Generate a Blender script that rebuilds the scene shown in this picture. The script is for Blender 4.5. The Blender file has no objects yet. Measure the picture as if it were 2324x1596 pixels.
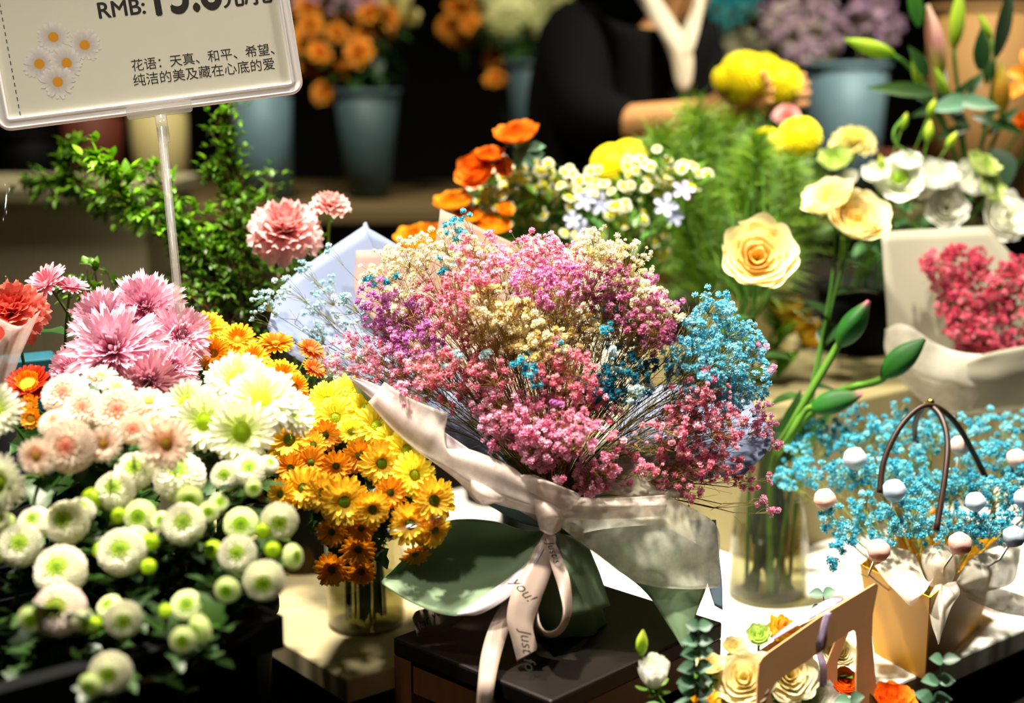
import bpy, math, random
import numpy as np
from mathutils import Vector, Matrix

S = bpy.context.scene
COL = S.collection
rnd = random.Random(7)
R_ = math.radians

# ------------------------------------------------------------------ camera, world, lights, exposure
CAM = Vector((0, 0, 1.45))
PITCH = R_(11)
LENS = 50.0
FPX = LENS / 36.0 * 2324
cam_d = bpy.data.cameras.new('camera')
cam_d.lens = LENS
cam_d.sensor_width = 36
cam_d.clip_start = 0.05
cam_d.dof.use_dof = True
cam_d.dof.focus_distance = 1.53
cam_d.dof.aperture_fstop = 2.2
cam = bpy.data.objects.new('camera', cam_d)
cam.location = CAM
cam.rotation_euler = (R_(90) - PITCH, 0, 0)
COL.objects.link(cam)
S.camera = cam

S.view_settings.view_transform = 'Standard'
S.view_settings.look = 'None'
S.view_settings.exposure = 0.0
S.view_settings.gamma = 1.0
S.view_settings.use_curve_mapping = False
S.cycles.max_bounces = 8
S.cycles.transparent_max_bounces = 24
S.cycles.caustics_reflective = False
S.cycles.caustics_refractive = False
S.cycles.sample_clamp_indirect = 4.0

w = bpy.data.worlds.new('world')
S.world = w
w.use_nodes = True
w.node_tree.nodes['Background'].inputs[0].default_value = (1.0, 0.8, 0.5, 1)
w.node_tree.nodes['Background'].inputs[1].default_value = 0.012


def area(name, loc, target, size, power, color, shape='DISK', spread=180):
    l = bpy.data.lights.new(name, 'AREA')
    l.shape = shape
    l.size = size
    l.energy = power
    l.color = color
    l.spread = R_(spread)
    o = bpy.data.objects.new(name, l)
    o.location = loc
    o.rotation_euler = (Vector(target) - Vector(loc)).to_track_quat('-Z', 'Y').to_euler()
    COL.objects.link(o)
    return o


WARM = (1.0, 0.91, 0.76)
area('key_and_fill_spot', (-0.50, 1.58, 3.1), (0.0, 1.55, 0.95), 0.14, 38, WARM, spread=80)
area('key_and_fill_spot', (0.60, 1.62, 3.1), (0.50, 1.7, 0.85), 0.14, 20, WARM, spread=75)
area('key_and_fill_spot', (-0.9, 0.6, 3.1), (-0.36, 1.33, 1.0), 0.14, 1.7, WARM, spread=33)  # unseen fill spot added to brighten only the left front flowers
area('front_fill_panel', (0.0, 0.7, 3.2), (0.0, 1.5, 0.9), 1.0, 3.0, WARM, shape='SQUARE')  # unseen overhead fill added to lift the fronts of the flowers
area('background_fill_spot', (1.0, 2.3, 3.1), (0.85, 3.2, 1.3), 0.25, 24, WARM, spread=75)  # unseen fill standing in for dim lights over the right background
area('background_fill_spot', (-0.6, 2.5, 3.1), (-0.7, 3.5, 1.3), 0.25, 11, WARM, spread=70)  # unseen fill added to brighten the counter and buckets at left


# ------------------------------------------------------------------ helpers
def P(px, py, d):
    """the world point that the photograph shows at pixel px, py, at distance d along the view axis"""
    x = (px - 1162) / FPX
    y = (798 - py) / FPX
    c, s = math.cos(PITCH), math.sin(PITCH)
    return CAM + Vector((x * d, (c + y * s) * d, (-s + y * c) * d))


def on_z(px, py, z):
    v = P(px, py, 1.0) - CAM
    return CAM + v * ((z - CAM.z) / v.z)


def V3(*a):
    return Vector(a)


def hx(h):
    h = h.lstrip('#')
    out = []
    for i in (0, 2, 4):
        c = int(h[i:i + 2], 16) / 255
        out.append(c / 12.92 if c <= 0.04045 else ((c + 0.055) / 1.055) ** 2.4)
    return tuple(out)


def mixc(a, b, t):
    return tuple(x + (y - x) * t for x, y in zip(a, b))


class G:
    """collects geometry with a colour per vertex"""
    def __init__(self):
        self.V, self.F, self.C, self.n = [], [], [], 0

    def add(self, V, F, C):
        V = np.asarray(V, float).reshape(-1, 3)
        C = np.asarray(C, float)
        if C.ndim == 1:
            C = np.tile(C, (len(V), 1))
        o = self.n
        self.V.append(V)
        self.C.append(C)
        self.F.extend([tuple(i + o for i in f) for f in F])
        self.n += len(V)

    def arrays(self):
        return np.concatenate(self.V), self.F, np.concatenate(self.C)

    def mesh(self, name, mat, smooth=True):
        me = bpy.data.meshes.new(name)
        if self.n:
            V, F, C = self.arrays()
            me.from_pydata(V.tolist(), [], F)
            a = me.attributes.new('col', 'FLOAT_COLOR', 'POINT')
            a.data.foreach_set('color', np.hstack([C, np.ones((len(C), 1))]).astype(np.float32).ravel())
            if smooth:
                me.polygons.foreach_set('use_smooth', np.ones(len(me.polygons), bool))
            me.materials.append(mat)
        return me

    def build(self, name, mat, parent=None, smooth=True, matrix=None):
        return link(name, self.mesh(name, mat, smooth), parent, matrix)


def link(name, me, parent=None, matrix=None):
    """links a mesh; under a parent, world geometry is moved into the parent's frame"""
    o = bpy.data.objects.new(name, me)
    COL.objects.link(o)
    m = matrix if matrix is not None else Matrix.Identity(4)
    if parent is not None:
        o.parent = parent
        root = parent
        off = Matrix.Translation(wloc(parent))
        o.matrix_basis = off.inverted() @ m
    else:
        o.matrix_basis = m
    return o


def wloc(o):
    p = Vector((0, 0, 0))
    while o is not None:
        p = p + o.location
        o = o.parent
    return p


def thing(name, label, cat, loc, group=None):
    o = bpy.data.objects.new(name, None)
    o.empty_display_size = 0.02
    COL.objects.link(o)
    o.location = loc
    o['label'] = label
    o['category'] = cat
    if group:
        o['group'] = group
    return o


def tag(o, label, cat, group=None):
    o['label'] = label
    o['category'] = cat
    if group:
        o['group'] = group
    return o


def struct(o):
    o['kind'] = 'structure'
    return o


def frame(z, spin=0.0):
    """rotation whose local Z points along z"""
    z = Vector(z).normalized()
    q = z.to_track_quat('Z', 'Y').to_matrix().to_4x4()
    return q @ Matrix.Rotation(spin, 4, 'Z')


def bez(p0, p1, p2, p3, n):
    out = []
    for i in range(n + 1):
        t = i / n
        out.append(p0 * (1 - t) ** 3 + p1 * 3 * t * (1 - t) ** 2 + p2 * 3 * t * t * (1 - t) + p3 * t ** 3)
    return out


def crom(pts, n):
    """Catmull-Rom through pts, n steps per span"""
    pts = [Vector(p) for p in pts]
    e = [pts[0] * 2 - pts[1]] + pts + [pts[-1] * 2 - pts[-2]]
    out = []
    for i in range(1, len(e) - 2):
        a, b, c, d = e[i - 1:i + 3]
        for k in range(n):
            t = k / n
            out.append(0.5 * (2 * b + (c - a) * t + (2 * a - 5 * b + 4 * c - d) * t * t + (3 * b - a - 3 * c + d) * t ** 3))
    out.append(pts[-1])
    return out


def tube(g, pts, r0, r1=None, n=6, col=(0.1, 0.2, 0.05), cap=True):
    r1 = r0 if r1 is None else r1
    k = len(pts)
    T = [(pts[min(i + 1, k - 1)] - pts[max(i - 1, 0)]).normalized() for i in range(k)]
    up = Vector((0, 0, 1)) if abs(T[0].z) < 0.9 else Vector((1, 0, 0))
    a = T[0].cross(up).normalized()
    V = []
    for i in range(k):
        a = (a - T[i] * a.dot(T[i]))
        a = a.normalized() if a.length > 1e-9 else T[i].orthogonal().normalized()
        b = T[i].cross(a)
        r = r0 + (r1 - r0) * i / max(1, k - 1) if not callable(r0) else r0(i / max(1, k - 1))
        for j in range(n):
            t = 2 * math.pi * j / n
            V.append(pts[i] + (a * math.cos(t) + b * math.sin(t)) * r)
    F = [(i * n + j, i * n + (j + 1) % n, (i + 1) * n + (j + 1) % n, (i + 1) * n + j) for i in range(k - 1) for j in range(n)]
    if cap:
        F.append(tuple(range(n - 1, -1, -1)))
        F.append(tuple((k - 1) * n + j for j in range(n)))
    g.add([tuple(v) for v in V], F, col)


def lathe(g, prof, n=32, m=None, col=(1, 1, 1), lobes=0, lob=0.0):
    """prof: list of (radius, height[, colour]); colour per ring where given"""
    V, C, F = [], [], []
    for p in prof:
        for j in range(n):
            t = 2 * math.pi * j / n
            r = p[0] * (1 + lob * math.cos(lobes * t))
            V.append((r * math.cos(t), r * math.sin(t), p[1]))
            C.append(p[2] if len(p) > 2 else col)
    for i in range(len(prof) - 1):
        for j in range(n):
            F.append((i * n + j, i * n + (j + 1) % n, (i + 1) * n + (j + 1) % n, (i + 1) * n + j))
    V = np.array(V)
    if m is not None:
        V = xf(V, m)
    g.add(V, F, C)


def xf(V, m):
    M = np.array(m)
    return V @ M[:3, :3].T + M[:3, 3]


def box(g, m, sx, sy, sz, col=(1, 1, 1), z0=0.0):
    """box of size sx, sy, sz standing on z0 in frame m"""
    V = np.array([(x * sx / 2, y * sy / 2, z0 + z * sz) for z in (0, 1) for y in (-1, 1) for x in (-1, 1)])
    F = [(0, 2, 3, 1), (4, 5, 7, 6), (0, 1, 5, 4), (2, 6, 7, 3), (0, 4, 6, 2), (1, 3, 7, 5)]
    g.add(xf(V, m), F, col)


def bevel(o, width, seg=2):
    b = o.modifiers.new('edge', 'BEVEL')
    b.width = width
    b.segments = seg
    b.limit_method = 'ANGLE'
    return o


def solid(o, t):
    s = o.modifiers.new('thickness', 'SOLIDIFY')
    s.thickness = t
    s.offset = 0
    return o


def sheet(g, rows, nu=6, nv=6, col=(1, 1, 1), ripple=0.0, seed=0):
    """smooth surface through a grid of points"""
    rr = random.Random(seed)
    a = [crom(r, nu) for r in rows]
    cols = [crom([a[i][j] for i in range(len(a))], nv) for j in range(len(a[0]))]
    w_, h_ = len(cols), len(cols[0])
    V = []
    ph = [rr.uniform(0, 6.28) for _ in range(4)]
    for i in range(w_):
        for j in range(h_):
            p = cols[i][j].copy()
            if ripple:
                u, v = i / (w_ - 1), j / (h_ - 1)
                k = math.sin(u * 11 + ph[0] + 2 * math.sin(v * 5 + ph[1])) + 0.7 * math.sin(v * 13 + ph[2] + u * 4)
                p += Vector((0.3, -0.9, 0.5)) * ripple * k
            V.append(tuple(p))
    F = [(i * h_ + j, (i + 1) * h_ + j, (i + 1) * h_ + j + 1, i * h_ + j + 1) for i in range(w_ - 1) for j in range(h_ - 1)]
    g.add(V, F, col)


def pxgrid(rows):
    return [[P(*p) for p in r] for r in rows]


def strip(g, cent, halfw, n=8, col=(1, 1, 1)):
    """ribbon: centre points and half-width vectors"""
    c = crom(cent, n)
    h = crom(halfw, n)
    V = []
    for a, b in zip(c, h):
        V += [tuple(a - b), tuple(a - b * 0.33), tuple(a + b * 0.33), tuple(a + b)]
    F = [(i * 4 + j, i * 4 + j + 1, i * 4 + j + 5, i * 4 + j + 4) for i in range(len(c) - 1) for j in range(3)]
    g.add(V, F, col)


# ------------------------------------------------------------------ materials
def new_mat(name):
    m = bpy.data.materials.new(name)
    m.use_nodes = True
    nt = m.node_tree
    return m, nt, nt.nodes['Principled BSDF'], nt.nodes['Material Output']


def attr_mat(name, rough=0.6, transl=0.25, spec=0.3, vary=0.12, noise=0.0, nscale=200, sheen=0.0, gain=1.0):
    """surface coloured by the mesh's own colours, slightly varied from object to object"""
    m, nt, b, out = new_mat(name)
    a = nt.nodes.new('ShaderNodeAttribute')
    a.attribute_name = 'col'
    info = nt.nodes.new('ShaderNodeObjectInfo')
    mr = nt.nodes.new('ShaderNodeMapRange')
    mr.inputs[3].default_value = gain * (1 - vary)
    mr.inputs[4].default_value = gain * (1 + vary)
    nt.links.new(info.outputs['Random'], mr.inputs[0])
    mul = nt.nodes.new('ShaderNodeVectorMath')
    mul.operation = 'SCALE'
    nt.links.new(a.outputs['Color'], mul.inputs[0])
    nt.links.new(mr.outputs[0], mul.inputs[3])
    col = mul.outputs[0]
    if noise:
        t = nt.nodes.new('ShaderNodeTexCoord')
        n = nt.nodes.new('ShaderNodeTexNoise')
        n.inputs['Scale'].default_value = nscale
        n.inputs['Detail'].default_value = 3
        nt.links.new(t.outputs['Object'], n.inputs['Vector'])
        m2 = nt.nodes.new('ShaderNodeMapRange')
        m2.inputs[3].default_value = 1 - noise
        m2.inputs[4].default_value = 1 + noise
        nt.links.new(n.outputs['Fac'], m2.inputs[0])
        mu2 = nt.nodes.new('ShaderNodeVectorMath')
        mu2.operation = 'SCALE'
        nt.links.new(col, mu2.inputs[0])
        nt.links.new(m2.outputs[0], mu2.inputs[3])
        col = mu2.outputs[0]
    nt.links.new(col, b.inputs['Base Color'])
    b.inputs['Roughness'].default_value = rough
    b.inputs['Specular IOR Level'].default_value = spec
    if transl:
        tr = nt.nodes.new('ShaderNodeBsdfTranslucent')
        nt.links.new(col, tr.inputs[0])
        mx = nt.nodes.new('ShaderNodeMixShader')
        mx.inputs[0].default_value = transl
        nt.links.new(b.outputs[0], mx.inputs[1])
        nt.links.new(tr.outputs[0], mx.inputs[2])
        nt.links.new(mx.outputs[0], out.inputs[0])
    return m


def plain(name, hexc, rough=0.5, metal=0.0, spec=0.4, noise=0.0, nscale=20, stretch=(1, 1, 1), bump=0.0):
    m, nt, b, out = new_mat(name)
    c = hx(hexc)
    b.inputs['Base Color'].default_value = (*c, 1)
    b.inputs['Roughness'].default_value = rough
    b.inputs['Metallic'].default_value = metal
    b.inputs['Specular IOR Level'].default_value = spec
    if noise or bump:
        t = nt.nodes.new('ShaderNodeTexCoord')
        mp = nt.nodes.new('ShaderNodeMapping')
        mp.inputs['Scale'].default_value = stretch
        n = nt.nodes.new('ShaderNodeTexNoise')
        n.inputs['Scale'].default_value = nscale
        n.inputs['Detail'].default_value = 5
        nt.links.new(t.outputs['Object'], mp.inputs[0])
        nt.links.new(mp.outputs[0], n.inputs['Vector'])
        cr = nt.nodes.new('ShaderNodeMixRGB')
        cr.inputs[1].default_value = (*[x * (1 - noise) for x in c], 1)
        cr.inputs[2].default_value = (*[min(1, x * (1 + noise)) for x in c], 1)
        nt.links.new(n.outputs['Fac'], cr.inputs[0])
        nt.links.new(cr.outputs[0], b.inputs['Base Color'])
        if bump:
            bp = nt.nodes.new('ShaderNodeBump')
            bp.inputs['Strength'].default_value = bump
            bp.inputs['Distance'].default_value = 0.002
            nt.links.new(n.outputs['Fac'], bp.inputs['Height'])
            nt.links.new(bp.outputs[0], b.inputs['Normal'])
    return m


def sheer(name, hexc, opacity=0.55, transl=0.5, rough=0.5, noise=0.0, nscale=60, gloss=0.0):
    """thin see-through cloth or paper: part lets light straight through, part scatters it"""
    m, nt, b, out = new_mat(name)
    c = (*hx(hexc), 1)
    b.inputs['Base Color'].default_value = c
    b.inputs['Roughness'].default_value = rough
    b.inputs['Specular IOR Level'].default_value = 0.3 + gloss
    tr = nt.nodes.new('ShaderNodeBsdfTranslucent')
    tr.inputs[0].default_value = c
    mx = nt.nodes.new('ShaderNodeMixShader')
    mx.inputs[0].default_value = transl
    nt.links.new(b.outputs[0], mx.inputs[1])
    nt.links.new(tr.outputs[0], mx.inputs[2])
    if opacity < 1:
        tp = nt.nodes.new('ShaderNodeBsdfTransparent')
        m2 = nt.nodes.new('ShaderNodeMixShader')
        m2.inputs[0].default_value = opacity
        nt.links.new(tp.outputs[0], m2.inputs[1])
        nt.links.new(mx.outputs[0], m2.inputs[2])
        if noise:
            t = nt.nodes.new('ShaderNodeTexCoord')
            n = nt.nodes.new('ShaderNodeTexNoise')
            n.inputs['Scale'].default_value = nscale
            n.inputs['Detail'].default_value = 6
            nt.links.new(t.outputs['Object'], n.inputs['Vector'])
            mr = nt.nodes.new('ShaderNodeMapRange')
            mr.inputs[1].default_value = 0.3
            mr.inputs[2].default_value = 0.7
            mr.inputs[3].default_value = max(0, opacity - noise)
            mr.inputs[4].default_value = min(1, opacity + noise)
            nt.links.new(n.outputs['Fac'], mr.inputs[0])
            nt.links.new(mr.outputs[0], m2.inputs[0])
        nt.links.new(m2.outputs[0], out.inputs[0])
    else:
        nt.links.new(mx.outputs[0], out.inputs[0])
    return m


def clear(name, tint='#ffffff', base=0.04, rough=0.03, ior=0.5, edge=0.35, haze=0.0):
    """thin clear film or glass wall: see-through with a real reflection"""
    m, nt, b, out = new_mat(name)
    nt.nodes.remove(b)
    tp = nt.nodes.new('ShaderNodeBsdfTransparent')
    tp.inputs[0].default_value = (*hx(tint), 1)
    gl = nt.nodes.new('ShaderNodeBsdfGlossy')
    gl.inputs['Roughness'].default_value = rough
    lw = nt.nodes.new('ShaderNodeLayerWeight')
    lw.inputs[0].default_value = ior
    pw = nt.nodes.new('ShaderNodeMath')
    pw.operation = 'POWER'
    pw.inputs[1].default_value = 3.0
    nt.links.new(lw.outputs['Facing'], pw.inputs[0])
    ad = nt.nodes.new('ShaderNodeMath')
    ad.operation = 'MULTIPLY_ADD'
    ad.inputs[1].default_value = edge
    ad.inputs[2].default_value = base
    nt.links.new(pw.outputs[0], ad.inputs[0])
    mx = nt.nodes.new('ShaderNodeMixShader')
    nt.links.new(ad.outputs[0], mx.inputs[0])
    nt.links.new(tp.outputs[0], mx.inputs[1])
    nt.links.new(gl.outputs[0], mx.inputs[2])
    last = mx
    if haze:
        df = nt.nodes.new('ShaderNodeBsdfTranslucent')
        d2 = nt.nodes.new('ShaderNodeBsdfDiffuse')
        m3 = nt.nodes.new('ShaderNodeMixShader')
        m3.inputs[0].default_value = 0.5
        nt.links.new(df.outputs[0], m3.inputs[1])
        nt.links.new(d2.outputs[0], m3.inputs[2])
        m4 = nt.nodes.new('ShaderNodeMixShader')
        m4.inputs[0].default_value = haze
        nt.links.new(mx.outputs[0], m4.inputs[1])
        nt.links.new(m3.outputs[0], m4.inputs[2])
        last = m4
    nt.links.new(last.outputs[0], out.inputs[0])
    return m


M = {}
M['petal'] = attr_mat('petal', 0.55, 0.3, 0.3)
M['bright_petal'] = attr_mat('bright_petal', 0.55, 0.25, 0.3, 0.05, gain=1.0)
M['leaf'] = attr_mat('leaf', 0.42, 0.2, 0.45, 0.2)
M['stem'] = attr_mat('stem', 0.7, 0.0, 0.12, 0.1)
M['clip'] = clear('clip', '#f4f2ee', 0.06, 0.1, 0.5, 0.5, 0.35)
M['blossom'] = attr_mat('blossom', 0.7, 0.35, 0.2, 0.05)
M['surface'] = attr_mat('surface', 0.6, 0.0, 0.3, 0.0)
M['sage_paper'] = sheer('sage_paper', '#738c6b', 1.0, 0.25, 0.55)
M['pale_paper'] = sheer('pale_paper', '#8794b4', 0.96, 0.4, 0.6)
M['blue_paper'] = sheer('blue_paper', '#8098b0', 1.0, 0.25, 0.6)
M['beige_paper'] = sheer('beige_paper', '#bfa698', 0.72, 0.45, 0.6)
M['organza'] = sheer('organza', '#e8dcd4', 0.5, 0.45, 0.45, 0.12, 90)
M['lace'] = sheer('lace', '#e6e6d8', 0.5, 0.5, 0.55, 0.22, 70)
M['chiffon'] = sheer('chiffon', '#efeadd', 0.62, 0.45, 0.45, 0.1, 90)
M['white_paper'] = sheer('white_paper', '#b9b5a2', 0.95, 0.35, 0.6)
M['satin'] = sheer('satin', '#a8958a', 1.0, 0.2, 0.35)
M['film'] = clear('film', '#fdfcfa', 0.012, 0.12, 0.4, 0.10, 0.0)
M['glass'] = clear('glass', '#ecebdf', 0.02, 0.03, 0.5, 0.6, 0.02)
M['water'] = clear('water', '#e0dfcc', 0.02, 0.03, 0.4, 0.15)
M['acrylic'] = clear('acrylic', '#f4f2ee', 0.06, 0.1, 0.5, 0.5, 0.16)
M['sign_frame'] = sheer('sign_frame', '#f6f2f2', 1.0, 0.35, 0.3)
M['sign_paper'] = plain('sign_paper', '#cfccbd', 0.55, noise=0.02, nscale=40)
M['ink'] = plain('ink', '#1c1814', 0.6)
M['black'] = plain('black', '#050506', 0.7, spec=0.12)
M['jacket'] = plain('jacket', '#040404', 0.85, spec=0.1, noise=0.2, nscale=30)
M['shirt'] = plain('shirt', '#c9bfa6', 0.8, spec=0.1, noise=0.08, nscale=40)
M['skin'] = plain('skin', '#d39a62', 0.55, spec=0.3, noise=0.05, nscale=30)
M['hair'] = plain('hair', '#120c0a', 0.5)
M['dark_wood'] = plain('dark_wood', '#100a07', 0.45, spec=0.2, noise=0.45, nscale=12, stretch=(1, 12, 1), bump=0.05)
M['wood'] = plain('wood', '#472a14', 0.45, noise=0.3, nscale=14, stretch=(12, 1, 1))
M['table_beige'] = plain('table_beige', '#b3a680', 0.55, noise=0.06, nscale=8)
M['table_white'] = plain('table_white', '#f0eee4', 0.5, noise=0.03, nscale=8)
M['tier'] = plain('tier', '#857b54', 0.75, noise=0.08, nscale=10)
M['zinc'] = plain('zinc', '#56727a', 0.6, metal=0.15, noise=0.18, nscale=30)
M['dark_zinc'] = plain('dark_zinc', '#33474a', 0.6, metal=0.15, noise=0.2, nscale=30)
M['cream'] = plain('cream', '#b8ab72', 0.6, noise=0.08, nscale=12)
M['rust'] = plain('rust', '#5a2410', 0.7, noise=0.2, nscale=12)
M['kraft'] = plain('kraft', '#94703e', 0.75, noise=0.1, nscale=15)
M['shelf'] = plain('shelf', '#5c4c2c', 0.6, noise=0.15, nscale=8)
M['shelf_front'] = plain('shelf_front', '#2a2216', 0.7, noise=0.2, nscale=8)
M['dark_wall'] = plain('dark_wall', '#070606', 0.9, spec=0.1, noise=0.3, nscale=4)
M['dark_floor'] = plain('dark_floor', '#1a1612', 0.6, noise=0.2, nscale=6)
M['counter'] = plain('counter', '#a39a78', 0.7, noise=0.1, nscale=8)
M['gift_yellow'] = plain('gift_yellow', '#cc9206', 0.55, noise=0.06, nscale=30)
M['card'] = plain('card', '#d3a06e', 0.6, noise=0.05, nscale=60)
M['leather'] = plain('leather', '#2a160c', 0.45, noise=0.2, nscale=60)
M['gold'] = plain('gold', '#e8c13a', 0.2, metal=1.0)
M['teal_box'] = plain('teal_box', '#1f5a6c', 0.5)
M['lilac_paper'] = sheer('lilac_paper', '#cbbfc4', 0.8, 0.4, 0.6)


# ------------------------------------------------------------------ petals and flower heads (unit radius, facing +Z)
def petal(g, L, W, a0, a1, az=0.0, r0=0.0, z0=0.0, n=5, cup=0.25, c0=(1, 1, 1), c1=(1, 1, 1), notch=0.0, ruff=0.0, m=2, tipw=0.15, rr=rnd):
    """one petal: starts at radius r0, height z0, its elevation turning from a0 to a1"""
    V, C, F = [], [], []
    rho, z = r0, z0
    ca, sa = math.cos(az), math.sin(az)
    k = 2 * m + 1
    for i in range(n + 1):
        t = i / n
        el = R_(a0 + (a1 - a0) * t)
        if i:
            rho += math.cos(el) * L / n
            z += math.sin(el) * L / n
        w_ = W * (0.35 + 0.65 * min(1, t / 0.5)) * (math.sqrt(max(0, 1 - ((t - 0.55) / 0.47) ** 2)) * (1 - tipw) + tipw if t > 0.55 else 1)
        for j in range(-m, m + 1):
            s = j / m
            up = cup * w_ * s * s
            q = rho - up * math.sin(el) - notch * L * (1 - abs(s)) * (t ** 4)
            zz = z + up * math.cos(el)
            if ruff and t > 0.4:
                zz += rr.uniform(-1, 1) * ruff * t
                q += rr.uniform(-1, 1) * ruff * t
            y = s * w_
            V.append((q * ca - y * sa, q * sa + y * ca, zz))
            C.append(mixc(c0, c1, t))
    for i in range(n):
        for j in range(k - 1):
            F.append((i * k + j, i * k + j + 1, (i + 1) * k + j + 1, (i + 1) * k + j))
    g.add(V, F, C)


def dome(g, r, h, col, bumps=0, c2=None, seg=14, z0=0.0, rr=rnd):
    prof = [(r * math.cos(a), z0 + h * math.sin(a), mixc(col, c2 or col, math.sin(a))) for a in [R_(x) for x in (-20, 0, 20, 40, 60, 78, 89)]]
    lathe(g, prof, seg)
    for i in range(bumps):
        u = (i + 0.5) / bumps
        q = math.sqrt(u) * 0.98
        a = i * 2.39996
        x, y = r * q * math.cos(a), r * q * math.sin(a)
        z = z0 + h * math.sqrt(max(0, 1 - q * q))
        s = r * 0.13
        cc = mixc(c2 or col, col, u)
        g.add([(x - s, y - s, z - s), (x + s, y - s, z - s), (x + s, y + s, z - s), (x - s, y + s, z - s), (x, y, z + s * 1.2)],
              [(0, 1, 4), (1, 2, 4), (2, 3, 4), (3, 0, 4)], cc)


def calyx(g, r=0.3, h=0.35, col=hx('#5f8a2c'), z=0.0):
    lathe(g, [(0.04, z - h), (r * 0.6, z - h * 0.85), (r, z - h * 0.3), (r * 1.05, z)], 12, None, col)


GREEN = hx('#4d7a22')
DARKG = hx('#27481c')


def proto_daisy(seed, rows, disc, discc, discc2=None, bumps=60, hh=0.5, cal=GREEN, ruff=0.0):
    """rows: (count, length, halfwidth, start radius, start z, a0, a1, colour0, colour1)"""
    rr = random.Random(seed)
    g = G()
    for (n, L, W, r0, z0, a0, a1, c0, c1) in rows:
        ph = rr.uniform(0, 6)
        for i in range(n):
            d = rr.uniform(-7, 7)
            k = rr.uniform(0.88, 1.08)
            petal(g, L * k, W * rr.uniform(0.85, 1.1), a0 + d, a1 + d + rr.uniform(-8, 8), ph + 6.2832 * i / n + rr.uniform(-0.06, 0.06), r0, z0, 5, 0.3,
                  mixc(c0, c1, rr.uniform(0, 0.25)), mixc(c1, c0, rr.uniform(0, 0.2)), 0.05, ruff, rr=rr)
    e = G()
    dome(e, disc, disc * hh, discc, bumps, discc2, rr=rr)
    c = G()
    calyx(c, 0.26, 0.22, cal, 0.0)
    return [('petals', g.mesh('petals', M['petal']), M['petal']), ('eye', e.mesh('eye', M['petal']), None), ('calyx', c.mesh('calyx', M['leaf']), None)]


def proto_mum(seed, N, cin, cmid, cout, tip, flat=0.0, wide=0.085, hollow=0.0):
    """many-petalled decorative chrysanthemum"""
    rr = random.Random(seed)
    g = G()
    for i in range(N):
        f = (i + 0.5) / N
        az = i * 2.39996 + rr.uniform(-0.1, 0.1)
        if f < 0.06 + hollow:
            a0, a1, L = 70, 115, 0.2
        else:
            a0 = 68 - 72 * f + flat * -20 + rr.uniform(-8, 8)
            a1 = a0 + 14 - 26 * f + rr.uniform(-12, 12)
            L = (0.32 + 0.58 * f ** 0.7) * rr.uniform(0.85, 1.1)
        base = mixc(cin, cmid, min(1, f * 2)) if f < 0.5 else mixc(cmid, cout, (f - 0.5) * 2)
        petal(g, L, wide * (0.7 + 0.6 * f), a0, a1, az, 0.04 + 0.2 * f, 0.22 * (1 - f), 5, 0.5, mixc(base, cin, 0.35), mixc(base, tip, 0.55 + rr.uniform(-0.15, 0.15)), 0.08, 0, 1, rr=rr)
    c = G()
    calyx(c, 0.24, 0.25, GREEN)
    return [('petals', g.mesh('petals', M['petal']), None), ('calyx', c.mesh('calyx', M['leaf']), None)]


def proto_pompon(seed, N, cw, ceye, ccore, eye=0.36, squash=0.8, plen=0.24, wide=0.085, coreh=True, mat='petal'):
    """button chrysanthemum: short petals packed over a ball, an eye of unopened ones on top"""
    rr = random.Random(seed)
    g, e = G(), G()
    for i in range(N):
        u = 1 - (i + 0.5) / N * 1.55
        th = math.acos(max(-1, min(1, u)))
        az = i * 2.39996
        d = Vector((math.sin(th) * math.cos(az), math.sin(th) * math.sin(az), math.cos(th)))
        f = math.sin(min(th, 1.57))
        iseye = th < eye * 1.6
        R0 = 0.84 * (1 - 0.0 * f)
        t = G()
        L = plen * (0.5 if iseye else 1.0) * rr.uniform(0.85, 1.15)
        cc = mixc(ccore, ceye, min(1, th / (eye * 0.9))) if th < eye * 0.9 else mixc(ceye, cw, min(1, max(0, (th - eye * 0.9) / (eye * 0.55))))
        petal(t, L, wide * (0.55 if iseye else 1), 10, 70, 0, 0, 0, 3, 0.6, mixc(cc, ceye, 0.1), cc, 0, 0, 1, 0.45, rr=rr)
        V, F, C = t.arrays()
        out = Vector((math.cos(th + 0.55) * math.cos(az), math.cos(th + 0.55) * math.sin(az), -math.sin(th + 0.55)))
        nrm = d
        sd = nrm.cross(out).normalized()
        out = sd.cross(nrm).normalized()
        mm = Matrix(((out.x, sd.x, nrm.x, 0), (out.y, sd.y, nrm.y, 0), (out.z, sd.z, nrm.z, 0), (0, 0, 0, 1)))
        V = xf(V, mm) + np.array(d) * R0
        V[:, 2] *= squash
        if iseye:
            V[:, 2] -= 0.07 * (1 - th / (eye * 1.6))
        (e if iseye else g).add(V, F, C)
    lathe(g, [(0.84 * math.sin(a), 0.82 * squash * math.cos(a), mixc(ceye, cw, 0.6)) for a in [R_(x) for x in (32, 50, 75, 100, 125, 145)]], 18)  # ball tinted towards the eye colour, as painted shading between petals
    lathe(e, [(0.82 * math.sin(a), 0.80 * squash * math.cos(a) - 0.04, mixc(ccore, ceye, i / 3)) for i, a in enumerate([R_(x) for x in (1, 10, 22, 36)])], 18)
    c = G()
    calyx(c, 0.3, 0.3, GREEN, -0.45 * squash)
    return [('petals', g.mesh('petals', M[mat]), None), ('eye', e.mesh('eye', M[mat]), None), ('calyx', c.mesh('calyx', M['leaf']), None)]


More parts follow.
